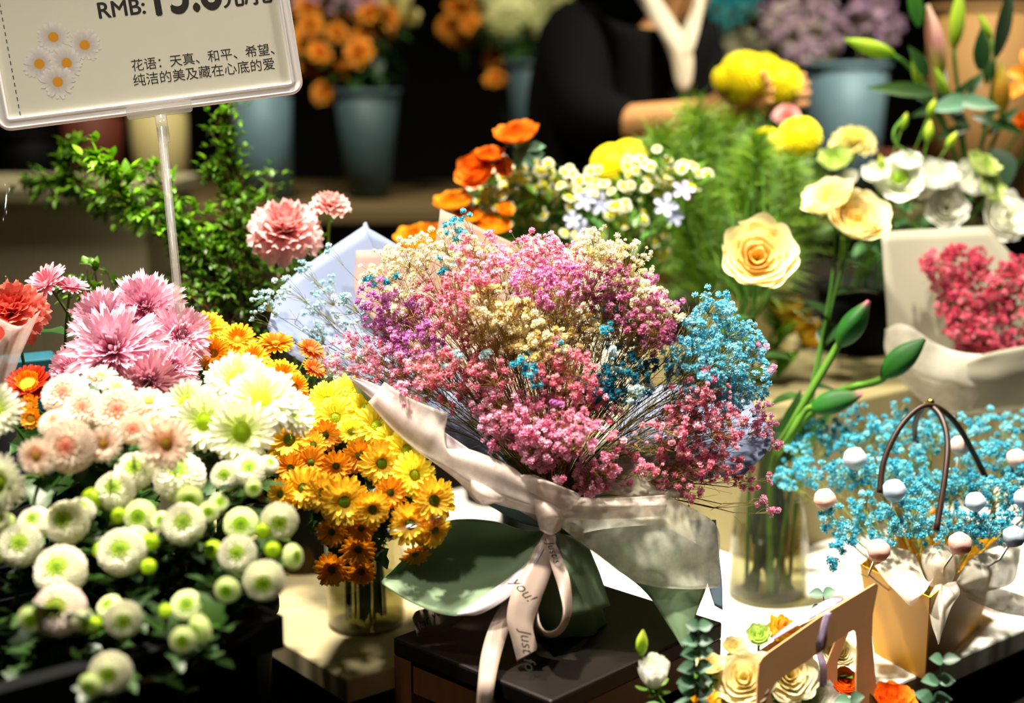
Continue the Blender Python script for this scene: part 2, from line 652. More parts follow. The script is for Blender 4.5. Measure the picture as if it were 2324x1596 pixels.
def shell(g, R, zb, H, span, az, openr, c0, c1, wav=0.04, n=7, m=5, rr=rnd, tilt=0.0):
    """a broad cupped petal of a rose or ranunculus"""
    V, C, F = [], [], []
    ph = rr.uniform(0, 6)
    k = 2 * m + 1
    for i in range(n + 1):
        t = i / n
        for j in range(-m, m + 1):
            s = j / m
            tt = t * (1 - 0.16 * s * s * t)
            a = az + span * s * (0.4 + 0.6 * math.sqrt(tt))
            r = R * math.sin(min(1, tt * 1.15) * math.pi / 2) ** 0.7 + openr * max(0, tt - 0.55) ** 1.5 * 2.2
            z = zb + H * tt - openr * max(0, tt - 0.75) ** 1.6 * 3.0
            wv = wav * t * t * math.sin(s * 5 + ph)
            r += wv + tilt * abs(s) * t * 0.1
            V.append((r * math.cos(a), r * math.sin(a), z + wv * 0.7))
            C.append(mixc(c0, c1, t))
    for i in range(n):
        for j in range(k - 1):
            F.append((i * k + j, i * k + j + 1, (i + 1) * k + j + 1, (i + 1) * k + j))
    g.add(V, F, C)


def proto_rose(seed, layers, cin, cout, crim=None, zb=-0.5, opn=0.25, inner=0.2, H=0.95, cal=GREEN, wav=0.04, eye=None, hk=-0.14, Rm=0.9):
    rr = random.Random(seed)
    g = G()
    crim = crim or cout
    for k in range(layers):
        f = k / max(1, layers - 1)
        R = inner + (Rm - inner) * f
        n = 3 + int(3 * f)
        c = mixc(cin, cout, f ** 0.8)
        for i in range(n):
            shell(g, R * rr.uniform(0.95, 1.05), zb, H * (0.92 + hk * f) * rr.uniform(0.93, 1.05), math.pi / n * 1.35, k * 1.1 + 6.2832 * i / n, opn * (0.15 + f) * rr.uniform(0.7, 1.3),
                  mixc(c, cin, 0.5), mixc(c, crim, 0.5 + 0.3 * f), wav * (0.5 + f), rr=rr)
    parts = [('petals', g.mesh('petals', M['petal']), None)]
    if eye:
        e = G()
        dome(e, inner * 0.9, 0.25, eye[0], 40, eye[1], z0=zb + 0.45)
        parts.append(('eye', e.mesh('eye', M['petal']), None))
    c = G()
    calyx(c, 0.3, 0.3, cal, zb + 0.08)
    for i in range(5):
        petal(c, 0.6, 0.12, -10, 35, i * 1.2566, 0.2, zb, 4, 0.2, cal, mixc(cal, (0.3, 0.5, 0.1), 0.3))
    parts.append(('calyx', c.mesh('calyx', M['leaf']), None))
    return parts


def proto_carnation(seed, cin, cout, cal=hx('#6c9a3a')):
    rr = random.Random(seed)
    g = G()
    N = 40
    for i in range(N):
        f = (i + 0.5) / N
        az = i * 2.39996
        el = 82 - 75 * f
        L = 0.75 + 0.35 * f
        V, C, F = [], [], []
        n, m = 5, 6
        ca, sa = math.cos(az), math.sin(az)
        ph = rr.uniform(0, 6)
        for a in range(n + 1):
            t = a / n
            e = R_(el - 18 * t * f)
            rho, z = math.cos(e) * L * t, -0.55 + math.sin(e) * L * t * 1.05
            w_ = 0.06 + 0.36 * t ** 1.3
            for b in range(-m, m + 1):
                s = b / m
                zig = 0.035 * (1 if b % 2 else -1) * t ** 4
                wv = 0.10 * t * t * math.sin(s * 7 + ph)
                q = rho + wv * math.sin(e) + (zig - 0.1 * s * s * t) * math.cos(e)
                zz = z + wv * math.cos(e) + (zig - 0.1 * s * s * t) * math.sin(e)
                y = s * w_
                V.append((q * ca - y * sa, q * sa + y * ca, zz))
                C.append(mixc(cin, cout, min(1, t * (0.5 + 0.7 * f) + rr.uniform(-0.08, 0.08))))
        k = 2 * m + 1
        for a in range(n):
            for b in range(k - 1):
                F.append((a * k + b, a * k + b + 1, (a + 1) * k + b + 1, (a + 1) * k + b))
        g.add(V, F, np.clip(np.array(C), 0, 1))
    c = G()
    lathe(c, [(0.05, -1.25), (0.2, -1.2), (0.26, -0.9), (0.28, -0.55), (0.33, -0.4)], 14, None, cal)
    for i in range(6):
        petal(c, 0.22, 0.08, 70, 40, i * 1.047, 0.27, -0.5, 3, 0.2, cal, cal)
    return [('petals', g.mesh('petals', M['petal']), None), ('calyx', c.mesh('calyx', M['leaf']), None)]


def proto_bud(cb, cm, ct, lobes=3, lob=0.08, fat=0.34, tip=0.03, pw=1):
    """closed bud, length 2 along Z"""
    g = G()
    prof = []
    for i in range(15):
        t = i / 14
        r = fat * math.sin(math.pi * min(1, (t * 0.92 + 0.06)) ** 0.85) ** 0.8 * (1 if t < 0.6 else 1 - 0.25 * (t - 0.6)) + tip * (t > 0.97)
        c = mixc(cb, cm, t * 2) if t < 0.5 else mixc(cm, ct, (t * 2 - 1) ** pw)
        prof.append((max(r, 0.012), -1 + 2 * t, c))
    lathe(g, prof, 24, None, lobes=lobes, lob=lob)
    return [('bud', g.mesh('bud', M['petal']), None)]


def leafgeo(g, base, direction, up, L, W, col, col2=None, curl=0.25, lobes=0, n=6):
    d = Vector(direction).normalized()
    u = Vector(up)
    s = d.cross(u)
    s = s.normalized() if s.length > 1e-6 else d.orthogonal().normalized()
    nn = s.cross(d).normalized()
    V, C, F = [], [], []
    for i in range(n + 1):
        t = i / n
        w_ = W * math.sin(math.pi * (0.04 + 0.94 * t) ** 0.8)
        if lobes:
            w_ *= 0.75 + 0.4 * abs(math.sin(t * lobes * math.pi))
        c = Vector(base) + d * L * t - nn * L * curl * t * t
        for sgn in (-1, 0, 1):
            p = c + s * w_ * sgn + nn * (w_ * 0.3 if sgn else 0)
            V.append(tuple(p))
            C.append(mixc(col, col2 or col, t if sgn else t * 0.5))
    for i in range(n):
        for j in range(2):
            F.append((i * 3 + j, i * 3 + j + 1, i * 3 + j + 4, i * 3 + j + 3))
    g.add(V, F, C)


W_ = hx('#e8e6d8')
LIME = hx('#c3e21a')
K = {}
Y1, Y2, Y3 = hx('#f7c21a'), hx('#ffe24a'), hx('#e08a06')
YB1, YB2 = hx('#f6e010'), hx('#fff25a')
K['gold_daisy'] = [proto_daisy(s, [(20, 0.74, 0.13, 0.2, 0, 14, -8, Y3, Y1), (18, 0.68, 0.12, 0.2, 0.03, 30, 8, Y1, Y2), (14, 0.5, 0.10, 0.18, 0.05, 52, 25, Y1, Y2)], 0.22, hx('#a2b81e'), hx('#7aa020'), 50, 0.9) for s in (1, 2)]
K['bright_daisy'] = [proto_daisy(s, [(22, 0.76, 0.13, 0.2, 0, 10, -15, YB1, YB2), (20, 0.7, 0.12, 0.2, 0.03, 28, 5, YB1, YB2), (16, 0.52, 0.10, 0.18, 0.05, 50, 22, YB1, YB2)], 0.24, hx('#d0d81e'), hx('#b4cc1c'), 50, 0.9) for s in (3, 4)]
A1, A2 = hx('#f0a008'), hx('#ffc51e')
K['amber_daisy'] = [proto_daisy(s, [(24, 0.76, 0.11, 0.22, 0, 12, -8, A1, A2), (22, 0.7, 0.10, 0.22, 0.03, 30, 8, A1, A2), (18, 0.5, 0.08, 0.2, 0.05, 55, 35, hx('#e07a06'), A1)], 0.28, hx('#e8960c'), hx('#f0b41c'), 80) for s in (5, 6)]
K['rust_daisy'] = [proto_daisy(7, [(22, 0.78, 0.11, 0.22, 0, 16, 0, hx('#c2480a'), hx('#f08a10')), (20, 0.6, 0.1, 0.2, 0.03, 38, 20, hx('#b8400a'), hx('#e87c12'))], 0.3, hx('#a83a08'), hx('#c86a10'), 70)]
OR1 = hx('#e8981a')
K['shade_daisy'] = [proto_daisy(8, [(18, 0.74, 0.14, 0.22, 0, 18, 0, hx('#c87a08'), OR1), (14, 0.6, 0.12, 0.2, 0.03, 36, 15, OR1, hx('#eaa21c'))], 0.2, hx('#7a7a18'), hx('#5a7014'), 50, 0.8)]  # golden daisy again, with shade put into darker petal colours
K['white_mum'] = [proto_daisy(s, [(24, 0.76, 0.10, 0.26, -0.04, 6, -6, hx('#f4f4dc'), W_), (24, 0.74, 0.10, 0.26, 0, 20, 8, hx('#eef2c8'), W_), (20, 0.66, 0.095, 0.24, 0.04, 36, 22, hx('#e8f0b0'), W_), (16, 0.44, 0.085, 0.26, 0.07, 42, 30, hx('#dcec80'), hx('#e8ecc8'))], 0.27, hx('#cbe61c'), hx('#b4da14'), 90, 1.0) for s in (9, 10)]
PK0, PK1, PK2 = hx('#e074a2'), hx('#f2a0c2'), hx('#f7c4de')
K['pink_mum'] = [proto_mum(s, 185, PK0, PK1, hx('#f9bcd4'), hx('#ffe6f0'), 0, 0.066) for s in (11, 12)]
K['dusky_mum'] = [proto_mum(13, 120, hx('#a8365e'), hx('#dc86a6'), hx('#ee9fb8'), hx('#f6c0cc'), 0.2, 0.07)]
K['pink_daisy'] = [proto_daisy(14, [(26, 0.78, 0.09, 0.22, 0, 16, 6, hx('#e48aa4'), hx('#f8c6cf')), (24, 0.68, 0.085, 0.2, 0.03, 34, 20, hx('#e48aa4'), hx('#f6bcc8')), (18, 0.45, 0.07, 0.18, 0.05, 60, 45, hx('#d8728e'), hx('#f0a4b4'))], 0.22, hx('#d87a8a'), hx('#e8a0a0'), 40)]
K['white_pompon'] = [proto_pompon(s, 250, hx('#f0ecda'), hx('#bcd81a'), hx('#3f7a0c'), 0.25) for s in (15, 16)]
K['green_pompon'] = [proto_pompon(17, 200, hx('#eef4c0'), hx('#aed414'), hx('#2f6a0a'), 0.42, 0.55, 0.16)]
K['lime_bud'] = [proto_pompon(18, 110, hx('#b6d420'), hx('#c8e41e'), hx('#5c9a10'), 0.5, 0.7, 0.14, 0.13)]
K['blush_pompon'] = [proto_pompon(19, 250, hx('#eedecb'), hx('#eab898'), hx('#d0442a'), 0.24, 0.75)]
K['peach_daisy'] = [proto_daisy(20, [(22, 0.74, 0.12, 0.24, 0, 10, -5, hx('#fae4d0'), hx('#efe0d0')), (20, 0.64, 0.11, 0.22, 0.03, 30, 14, hx('#f8dcc4'), hx('#eedccb')), (14, 0.42, 0.09, 0.24, 0.05, 42, 30, hx('#f4cfb0'), hx('#ecd6c0'))], 0.22, hx('#e2803a'), hx('#d2b83a'), 60, 1.0)]
K['strawflower'] = [proto_daisy(21, [(26, 0.7, 0.12, 0.3, 0, 14, 4, hx('#8a1004'), hx('#b41c06')), (26, 0.56, 0.11, 0.32, 0.06, 40, 30, hx('#a81806'), hx('#d03c08')), (24, 0.36, 0.09, 0.34, 0.12, 66, 70, hx('#e05a08'), hx('#f7b414'))], 0.42, hx('#f6b80c'), hx('#ffe01e'), 90, 0.5)]
K['orange_strawflower'] = [proto_daisy(22, [(24, 0.7, 0.12, 0.3, 0, 30, 20, hx('#d87a10'), hx('#f0a01c')), (24, 0.5, 0.11, 0.3, 0.06, 60, 60, hx('#e08a10'), hx('#f6b82a'))], 0.42, hx('#e8a014'), hx('#f2c23a'), 60, 0.6)]
K['carnation'] = [proto_carnation(23, hx('#f5837c'), hx('#fdd0cf')), proto_carnation(24, hx('#f58a80'), hx('#fdd0cc'))]
K['coral_carnation'] = [proto_carnation(25, hx('#f0543c'), hx('#f68e7c'))]
K['ranunculus'] = [proto_rose(s, 8, hx('#d84a06'), hx('#f47a0a'), hx('#fb9222'), -0.45, 0.12, 0.12, 0.85) for s in (26, 27)]
K['amber_ranunculus'] = [proto_rose(28, 8, hx('#e88a06'), hx('#f79f0c'), hx('#ffb52a'), -0.45, 0.12, 0.12, 0.85)]
K['yellow_rose'] = [proto_rose(s, 6, hx('#f4c42e'), hx('#f6ea9e'), hx('#fbf5cc'), -0.5, 0.2, 0.2, 0.72, hk=0.3) for s in (29, 30)]
K['cream_rose'] = [proto_rose(31, 6, hx('#efd878'), hx('#f3e6aa'), hx('#f8f0cc'), -0.5, 0.3, 0.2, 0.9)]
K['closed_white_rose'] = [proto_rose(61, 5, hx('#eef0d0'), hx('#fdfcf0'), hx('#ffffff'), -0.9, -0.02, 0.22, 1.75, Rm=0.6)]
K['white_rose'] = [proto_rose(s, 5, hx('#eef0d0'), hx('#fdfcf0'), hx('#ffffff'), -0.6, 0.15, 0.25, 1.1) for s in (32, 33)]
K['open_white_rose'] = [proto_rose(34, 4, hx('#d4e49a'), hx('#fbfbee'), hx('#ffffff'), -0.45, 0.22, 0.35, 0.75, eye=(hx('#b8d41a'), hx('#6ea012')))]
K['green_rose'] = [proto_rose(35, 4, hx('#a4c83a'), hx('#cfe07a'), hx('#dceaa0'), -0.6, 0.1, 0.25, 1.1)]
K['yellow_ball'] = [proto_pompon(36, 260, hx('#fdf000'), hx('#fff31a'), hx('#f2e600'), 0.3, 0.92, 0.16, 0.1, mat='bright_petal')]
K['pale_yellow_mum'] = [proto_carnation(37, hx('#e8e02a'), hx('#f6ecaa'), hx('#a8c42a'))]
K['orange_bloom'] = [proto_mum(38, 90, hx('#c85a0a'), hx('#e0800e'), hx('#ee981c'), hx('#f6b43a'), 0, 0.12)]
K['plum_bloom'] = [proto_mum(39, 90, hx('#9a5a7a'), hx('#c08aa4'), hx('#d0a4b8'), hx('#e0c0cc'), 0, 0.12)]
K['tulip_bud'] = [proto_bud(hx('#2f7a22'), hx('#1c581a'), hx('#1f4a1a'), 3, 0.10, 0.46)]
K['pink_tip_bud'] = [proto_bud(hx('#2f7a22'), hx('#1f5a1c'), hx('#d06a8a'), 3, 0.10, 0.46, pw=7)]
K['lily_bud_pink'] = [proto_bud(hx('#b8c24a'), hx('#d89a98'), hx('#e8d0b8'), 3, 0.08, 0.25)]
K['lily_bud_green'] = [proto_bud(hx('#8ab824'), hx('#b2d43a'), hx('#a4c83a'), 3, 0.08, 0.26)]
K['lily_bud_amber'] = [proto_bud(hx('#a8a420'), hx('#c0882a'), hx('#c8c04a'), 3, 0.08, 0.32)]
K['small_bud'] = [proto_bud(hx('#7aa834'), hx('#b4d43a'), hx('#d4e05a'), 5, 0.06, 0.42)]
K['rosebud_candy'] = [proto_rose(40, 3, hx('#f2d4c8'), hx('#fbe8dc'), None, -0.8, -0.25, 0.35, 1.7, wav=0.02)]
K['gerbera'] = [proto_daisy(41, [(30, 0.8, 0.08, 0.2, 0, 18, 4, hx('#f0a80c'), hx('#ffd21e')), (26, 0.6, 0.07, 0.2, 0.04, 45, 30, hx('#e89a0a'), hx('#f8c414'))], 0.2, hx('#b88a10'), hx('#d8a818'), 40)]
K['tweedia'] = [proto_daisy(42, [(5, 0.8, 0.26, 0.1, 0, 20, -5, hx('#aab4e0'), hx('#d4d8f4'))], 0.14, hx('#e8e8f8'), hx('#c0c8f0'), 8), ]
K['lilac_tweedia'] = [proto_daisy(43, [(5, 0.8, 0.26, 0.1, 0, 20, -5, hx('#c8a4d4'), hx('#e4d0ec'))], 0.14, hx('#e8e8f8'), hx('#c0c8f0'), 8)]
K['feverfew'] = [proto_daisy(s, [(13, 0.5, 0.17, 0.5, 0, 12, -12, hx('#ecebc8'), hx('#fbfae6'))], 0.58, hx('#e0d410'), hx('#f4ea1e'), 0, 0.7) for s in (44, 45)]
K['parrot_tulip'] = [proto_rose(46, 4, hx('#d88a10'), hx('#f2b420'), hx('#f7d84a'), -0.8, 0.05, 0.3, 1.6, wav=0.08)]
K['lily'] = [proto_daisy(47, [(6, 1.0, 0.24, 0.1, -0.4, 70, -10, hx('#e8720c'), hx('#fba62a'))], 0.1, hx('#a8400a'), None, 0)]


# ------------------------------------------------------------------ one flower = one thing
def wdir(face):
    """face = (to the right, up, towards the camera)"""
    return Vector((face[0], -face[2], face[1])).normalized()


def head(root, parts, pos, z, r, spin):
    m = Matrix.Translation(pos) @ frame(z, spin) @ Matrix.Scale(r, 4)
    out = []
    for nm, me, _ in parts:
        o = bpy.data.objects.new(nm, me)
        COL.objects.link(o)
        o.parent = root
        o.matrix_basis = Matrix.Translation(wloc(root)).inverted() @ m
        out.append(o)
    return out


def flower(kind, name, label, cat, px, py, d, rpx, face, base, group=None, sr=0.0016, scol=GREEN, leaves=0, leafL=0.035, leafW=0.011, lobes=3, lcol=DARKG, lcol2=None, bend=0.35, neck=0.4, var=None, stretch=None):
    pos = P(px, py, d)
    r = rpx * d / FPX
    z = wdir(face)
    base = Vector(base)
    t = thing(name, label, cat, base, group)
    parts = K[kind][rnd.randrange(len(K[kind])) if var is None else var]
    head(t, parts, pos, z, r, rnd.uniform(0, 6.28))
    p0 = pos - z * r * neck
    dist = (p0 - base).length
    pts = bez(p0, p0 - z * dist * bend, base + Vector((0, 0, dist * 0.35)), base, 10)
    g = G()
    tube(g, pts, sr * 0.8, sr * 1.1, 6, scol)
    g.build('stem', M['stem'], t)
    if leaves:
        lg = G()
        for i in range(leaves):
            k = 1 + rnd.random() * 5.0
            a = pts[int(k)].lerp(pts[int(k) + 1], k % 1)
            td = (pts[int(k)] - pts[int(k) + 1]).normalized()
            side = Vector((rnd.uniform(-1, 1), rnd.uniform(-1, 0.4), rnd.uniform(-0.4, 0.5)))
            dd = (td * 0.4 + side).normalized()
            leafgeo(lg, a, dd, (0, 0, 1), leafL * rnd.uniform(0.7, 1.2), leafW * rnd.uniform(0.8, 1.2), mixc(lcol, GREEN, rnd.uniform(0, 0.4)), lcol2, 0.3, lobes)
        lg.build('foliage', M['leaf'], t)
    return t


# baby's breath ------------------------------------------------------
def blossom_geo(seed):
    rr = random.Random(seed)
    g = G()
    lathe(g, [(0.6 * math.sin(a), 0.6 * math.cos(a)) for a in (0.05, 0.8, 1.57, 2.3, 3.0)], 6, None, (0.9, 0.9, 0.9))
    for i in range(16):
        u = 1 - (i + 0.5) / 16 * 1.7
        th = math.acos(u)
        az = i * 2.4
        d = Vector((math.sin(th) * math.cos(az), math.sin(th) * math.sin(az), u))
        s = d.cross(Vector((0.3, 0.2, 1))).normalized()
        q = s.cross(d)
        a = rr.uniform(0, 6)
        e1 = s * math.cos(a) + q * math.sin(a)
        e2 = d.cross(e1)
        c = d * 0.62
        V = [c - e1 * 0.14, c + e1 * 0.14 * 1, c + e1 * 0.38 + d * 0.34 + e2 * 0.12, c + d * 0.46 - e2 * 0.1, c - e1 * 0.38 + d * 0.3 + e2 * 0.1]
        b = rr.uniform(1.0, 1.3)
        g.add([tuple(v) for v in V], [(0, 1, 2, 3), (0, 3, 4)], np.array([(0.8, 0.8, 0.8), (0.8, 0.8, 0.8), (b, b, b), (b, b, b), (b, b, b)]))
    return g.arrays()


BL = [blossom_geo(s) for s in (1, 2, 3)]


def rand_unit(rr):
    while True:
        v = Vector((rr.uniform(-1, 1), rr.uniform(-1, 1), rr.uniform(-1, 1)))
        if 0.05 < v.length < 1:
            return v


def spray(name, label, cat, clusters, base, cols, seed, group=None, scol=hx('#8a7a34'), r=0.0031, sr=0.0007, depth=None, fork=0.8, extra=0.5, outward=0.25, mat='blossom', stemmat='stem', jit=0.014, back=0.0):
    """sprays of tiny ball blossoms on wiry forking stems; clusters: (px, py, spread_px, count[, depth])"""
    rr = random.Random(seed)
    t = thing(name, label, cat, base, group)
    gs, gb = G(), G()
    for cl in clusters:
        d = cl[4] if len(cl) > 4 else depth(cl[0], cl[1]) + rr.uniform(-jit, jit)
        c = P(cl[0], cl[1], d)
        sp = cl[2] * d / FPX
        b = Vector(base) + Vector((rr.uniform(-1, 1), rr.uniform(-1, 1), 0)) * 0.008
        ax = (c - b)
        L = ax.length
        ax.normalize()
        node = b.lerp(c, fork) + Vector((rr.uniform(-1, 1), rr.uniform(-1, 1), rr.uniform(-1, 1))) * 0.006
        main = bez(b, b + Vector((0, back, L * outward)) + ax * L * 0.3, node - ax * L * 0.25 + Vector((0, back * 0.7, 0)), node, 8)
        tube(gs, main, sr * 1.5, sr, 4, scol, False)
        nsub = max(2, cl[3] // 6)
        subs = []
        for k in range(nsub):
            q = rand_unit(rr)
            s = node.lerp(c, rr.uniform(0.35, 0.75)) + q * sp * 0.55
            subs.append(s)
            tube(gs, bez(node, node.lerp(s, 0.35) + ax * sp * 0.2, s - ax * sp * 0.15, s, 3), sr * 0.8, sr * 0.6, 3, scol, False)
        for k in range(cl[3]):
            q = rand_unit(rr)
            p = c + Vector((q.x, q.y, q.z)) * sp
            s = min(subs, key=lambda v: (v - p).length + rr.uniform(0, sp * 0.5))
            mid = s.lerp(p, 0.5) + Vector((rr.uniform(-1, 1), rr.uniform(-1, 1), rr.uniform(-1, 1))) * 0.003
            tube(gs, [s, mid, p], sr * 0.55, sr * 0.4, 3, mixc(scol, (0.35, 0.3, 0.1), rr.uniform(0, 0.5)), False)
            V, F, C = BL[rr.randrange(3)]
            col = cols[rr.randrange(len(cols))]
            k_ = rr.choice((1, 1, 1, 0.85, 0.7, 0.5, 1.12)) * r
            m = Matrix.Translation(p) @ frame(p - s, rr.uniform(0, 6)) @ Matrix.Scale(k_, 4)
            f = rr.uniform(0.85, 1.12)
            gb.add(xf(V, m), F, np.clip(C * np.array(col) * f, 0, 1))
        for k in range(int(cl[3] * extra)):
            if k % 2:
                s = rr.choice(subs)
                p = s + (ax * 0.6 + rand_unit(rr)) * sp * 0.8
            else:
                s = main[rr.randrange(len(main) // 2, len(main))] + rand_unit(rr) * 0.004
                p = s + (ax * 0.9 + rand_unit(rr)) * max(sp, 0.02)
            tube(gs, [s, p], sr * 0.55, sr * 0.35, 3, mixc(scol, hx('#b08c3c'), rr.random()), False)
    gs.build('stems', M[stemmat], t)
    gb.build('blossoms', M[mat], t)
    return t


# ------------------------------------------------------------------ the room
def slab(name, x0, x1, y0, y1, z0, z1, mat):
    g = G()
    box(g, Matrix.Translation(((x0 + x1) / 2, (y0 + y1) / 2, 0)), x1 - x0, y1 - y0, z1 - z0, (1, 1, 1), z0)
    return struct(g.build(name, M[mat], None, False))


slab('floor', -3.2, 3.2, -1.5, 4.9, -0.05, 0, 'dark_floor')
slab('wall_back', -3.2, 3.2, 4.9, 5.0, -0.05, 3.45, 'dark_wall')
slab('wall_left', -3.3, -3.2, -1.5, 5.0, -0.05, 3.45, 'dark_wall')
slab('wall_right', 3.2, 3.3, -1.5, 5.0, -0.05, 3.45, 'dark_wall')
slab('ceiling', -3.2, 3.2, -1.5, 4.9, 3.4, 3.45, 'dark_wall')

TU, TV = Vector((0.775, 0.632, 0)).normalized(), Vector((-0.632, 0.775, 0)).normalized()
TO = Vector((0.35, 1.46, 0))
TANG = math.atan2(TU.y, TU.x)


def TP(u, v, z=0.0):
    return TO + TU * u + TV * v + Vector((0, 0, z))


def tframe(u, v, z=0.0):
    return Matrix.Translation(TP(u, v, z)) @ Matrix.Rotation(TANG, 4, 'Z')


def table(name, label, u0, u1, v0, v1, z, mat, legmat):
    t = thing(name, label, 'table', TP((u0 + u1) / 2, (v0 + v1) / 2, 0))
    g = G()
    box(g, tframe((u0 + u1) / 2, (v0 + v1) / 2), u1 - u0, v1 - v0, 0.03, (1, 1, 1), z - 0.03)
    bevel(g.build('table_top', M[mat], t, False), 0.003)
    g = G()
    box(g, tframe((u0 + u1) / 2, (v0 + v1) / 2), u1 - u0 - 0.03, v1 - v0 - 0.03, 0.08, (1, 1, 1), z - 0.11)
    g.build('apron', M[legmat], t, False)
    for a in (u0 + 0.04, u1 - 0.04):
        for b in (v0 + 0.04, v1 - 0.04):
            g = G()
            box(g, tframe(a, b), 0.05, 0.05, z - 0.11, (1, 1, 1), 0)
            g.build('leg', M[legmat], t, False)
    return t


TZ = 0.76
table('display_table', 'long white topped table under the glass bottle vase and yellow gift box', 0.0, 1.25, 0.0, 0.95, TZ, 'table_white', 'black')
table('display_table', 'beige topped table under the jar of yellow daisies', -0.365, -0.01, 0.41, 1.1, TZ, 'table_beige', 'dark_wood')
# olive step behind the bottle vase
g = G()
box(g, tframe(0.76, 0.63), 0.9, 0.5, 0.21, (1, 1, 1), TZ)
tag(bevel(g.build('display_step', M['tier'], None, False), 0.004), 'olive beige display step on the white table behind the glass vase', 'display step')

# stool that carries the big bouquet
SZ = 0.87
sc = [on_z(x, y, SZ) for x, y in ((945, 1440), (1250, 1592), (1640, 1412))]
su = (sc[2] - sc[1]).normalized()
sv = Vector((-su.y, su.x, 0))
sl = (sc[2] - sc[1]).length
sd = 0.225
sm = Matrix.Translation(sc[1] + su * sl / 2 + sv * sd / 2) @ Matrix.Rotation(math.atan2(su.y, su.x), 4, 'Z')
sm.translation.z = 0
t = thing('wooden_stool', 'dark wooden stool carrying the big pastel bouquet', 'stool', sm.translation)
g = G()
box(g, sm, sl, sd, 0.02, (1, 1, 1), SZ - 0.02)
bevel(g.build('stool_top', M['dark_wood'], t, False), 0.003)
for (ox, oy, ax, ay) in ((0, -sd / 2 + 0.012, sl - 0.03, 0.016), (0, sd / 2 - 0.012, sl - 0.03, 0.016), (-sl / 2 + 0.012, 0, 0.016, sd - 0.03), (sl / 2 - 0.012, 0, 0.016, sd - 0.03)):
    g = G()
    box(g, sm @ Matrix.Translation((ox, oy, 0)), ax, ay, 0.035, (1, 1, 1), SZ - 0.0555)
    g.build('rail', M['wood'], t, False)
for a in (-1, 1):
    for b in (-1, 1):
        g = G()
        box(g, sm @ Matrix.Translation((a * (sl / 2 - 0.014), b * (sd / 2 - 0.014), 0)), 0.026, 0.026, SZ - 0.0205, (1, 1, 1), 0)
        g.build('leg', M['wood'], t, False)

# black bin at the left front
bc = P(643, 1400, 1.25)
BZ = bc.z
bm = Matrix.Translation(Vector((bc.x, bc.y, 0)) - TU * 0.27 + TV * 0.15) @ Matrix.Rotation(TANG, 4, 'Z')
t = thing('display_bin', 'tall black bin holding the white pompon mums', 'bin', bm.translation)
for nm, gx, gy, sx, sy in (('side_panel', 0, -0.13, 0.5, 0.012), ('side_panel', 0, 0.13, 0.5, 0.012), ('end_panel', -0.245, 0, 0.012, 0.246), ('end_panel', 0.245, 0, 0.012, 0.246)):
    g = G()
    box(g, bm @ Matrix.Translation((gx, gy, 0)), sx, sy, BZ - 0.03, (1, 1, 1), 0.0)
    g.build(nm, M['black'], t, False)
g = G()
for gx, gy, sx, sy in ((0, -0.14, 0.54, 0.02), (0, 0.14, 0.54, 0.02), (-0.26, 0, 0.02, 0.262), (0.26, 0, 0.02, 0.262)):
    box(g, bm @ Matrix.Translation((gx, gy, 0)), sx, sy, 0.03, (1, 1, 1), BZ - 0.0295)
g.build('rim', M['black'], t, False)
g = G()
box(g, bm, 0.478, 0.246, 0.02, (1, 1, 1), BZ - 0.17)
g.build('tray', M['black'], t, False)
BINC = bm.translation.copy()


def bin_base(px, py, d):
    p = P(px, py, d)
    l = bm.inverted() @ Vector((p.x, p.y, 0))
    return bm @ Vector((max(-0.2, min(0.21, l.x * 0.85 - 0.02)), max(-0.1, min(0.1, l.y * 0.6)), BZ - 0.149))


def bucket(name, label, base, rb, rt, h, mat, cat='bucket', group=None, handle=False, rim=True):
    t = thing(name, label, cat, base, group)
    g = G()
    m = Matrix.Translation(base)
    lathe(g, [(0.001, 0.0), (rb, 0.0), (rb + (rt - rb) * 0.5, h * 0.5), (rt, h), (rt - 0.004, h), (rb - 0.004, 0.008), (0.001, 0.008)], 40, m)
    g.build('body', M[mat], t)
    if rim:
        g = G()
        lathe(g, [(rt, h - 0.012), (rt + 0.006, h - 0.009), (rt + 0.006, h), (rt, h + 0.003), (rt - 0.004, h), (rt - 0.001, h - 0.012)], 40, m)
        g.build('rim', M[mat], t)
    return t


B1 = Vector((-0.352, 1.505, 0.7005))
B2 = Vector((-0.53, 1.64, 0))
bucket('pedestal', 'black round pedestal under the bucket of large white mums', Vector((B1.x, B1.y, 0)), 0.08, 0.08, 0.70, 'black', 'pedestal', rim=False)
bucket('flower_bucket', 'black bucket hidden under the large white mums', B1, 0.075, 0.085, 0.17, 'black')
bucket('flower_bucket', 'tall black bucket hidden under the large pink mums', B2, 0.075, 0.085, 0.86, 'black')
bucket('flower_bucket', 'black bucket under the leafy green branches', Vector((-0.30, 1.96, TZ)), 0.06, 0.075, 0.2, 'black')
bucket('flower_bucket', 'black bucket behind the big bouquet under the orange ranunculus', TP(0.19, 0.72, TZ), 0.06, 0.07, 0.2, 'black')
ST = TZ + 0.21
bucket('flower_bucket', 'black bucket under the white lisianthus', TP(0.84, 0.62, ST), 0.06, 0.075, 0.12, 'black')


def in_vase(c, z=0.03, r=0.04):
    return Vector(c) + Vector((rnd.uniform(-r, r), rnd.uniform(-r, r), z))


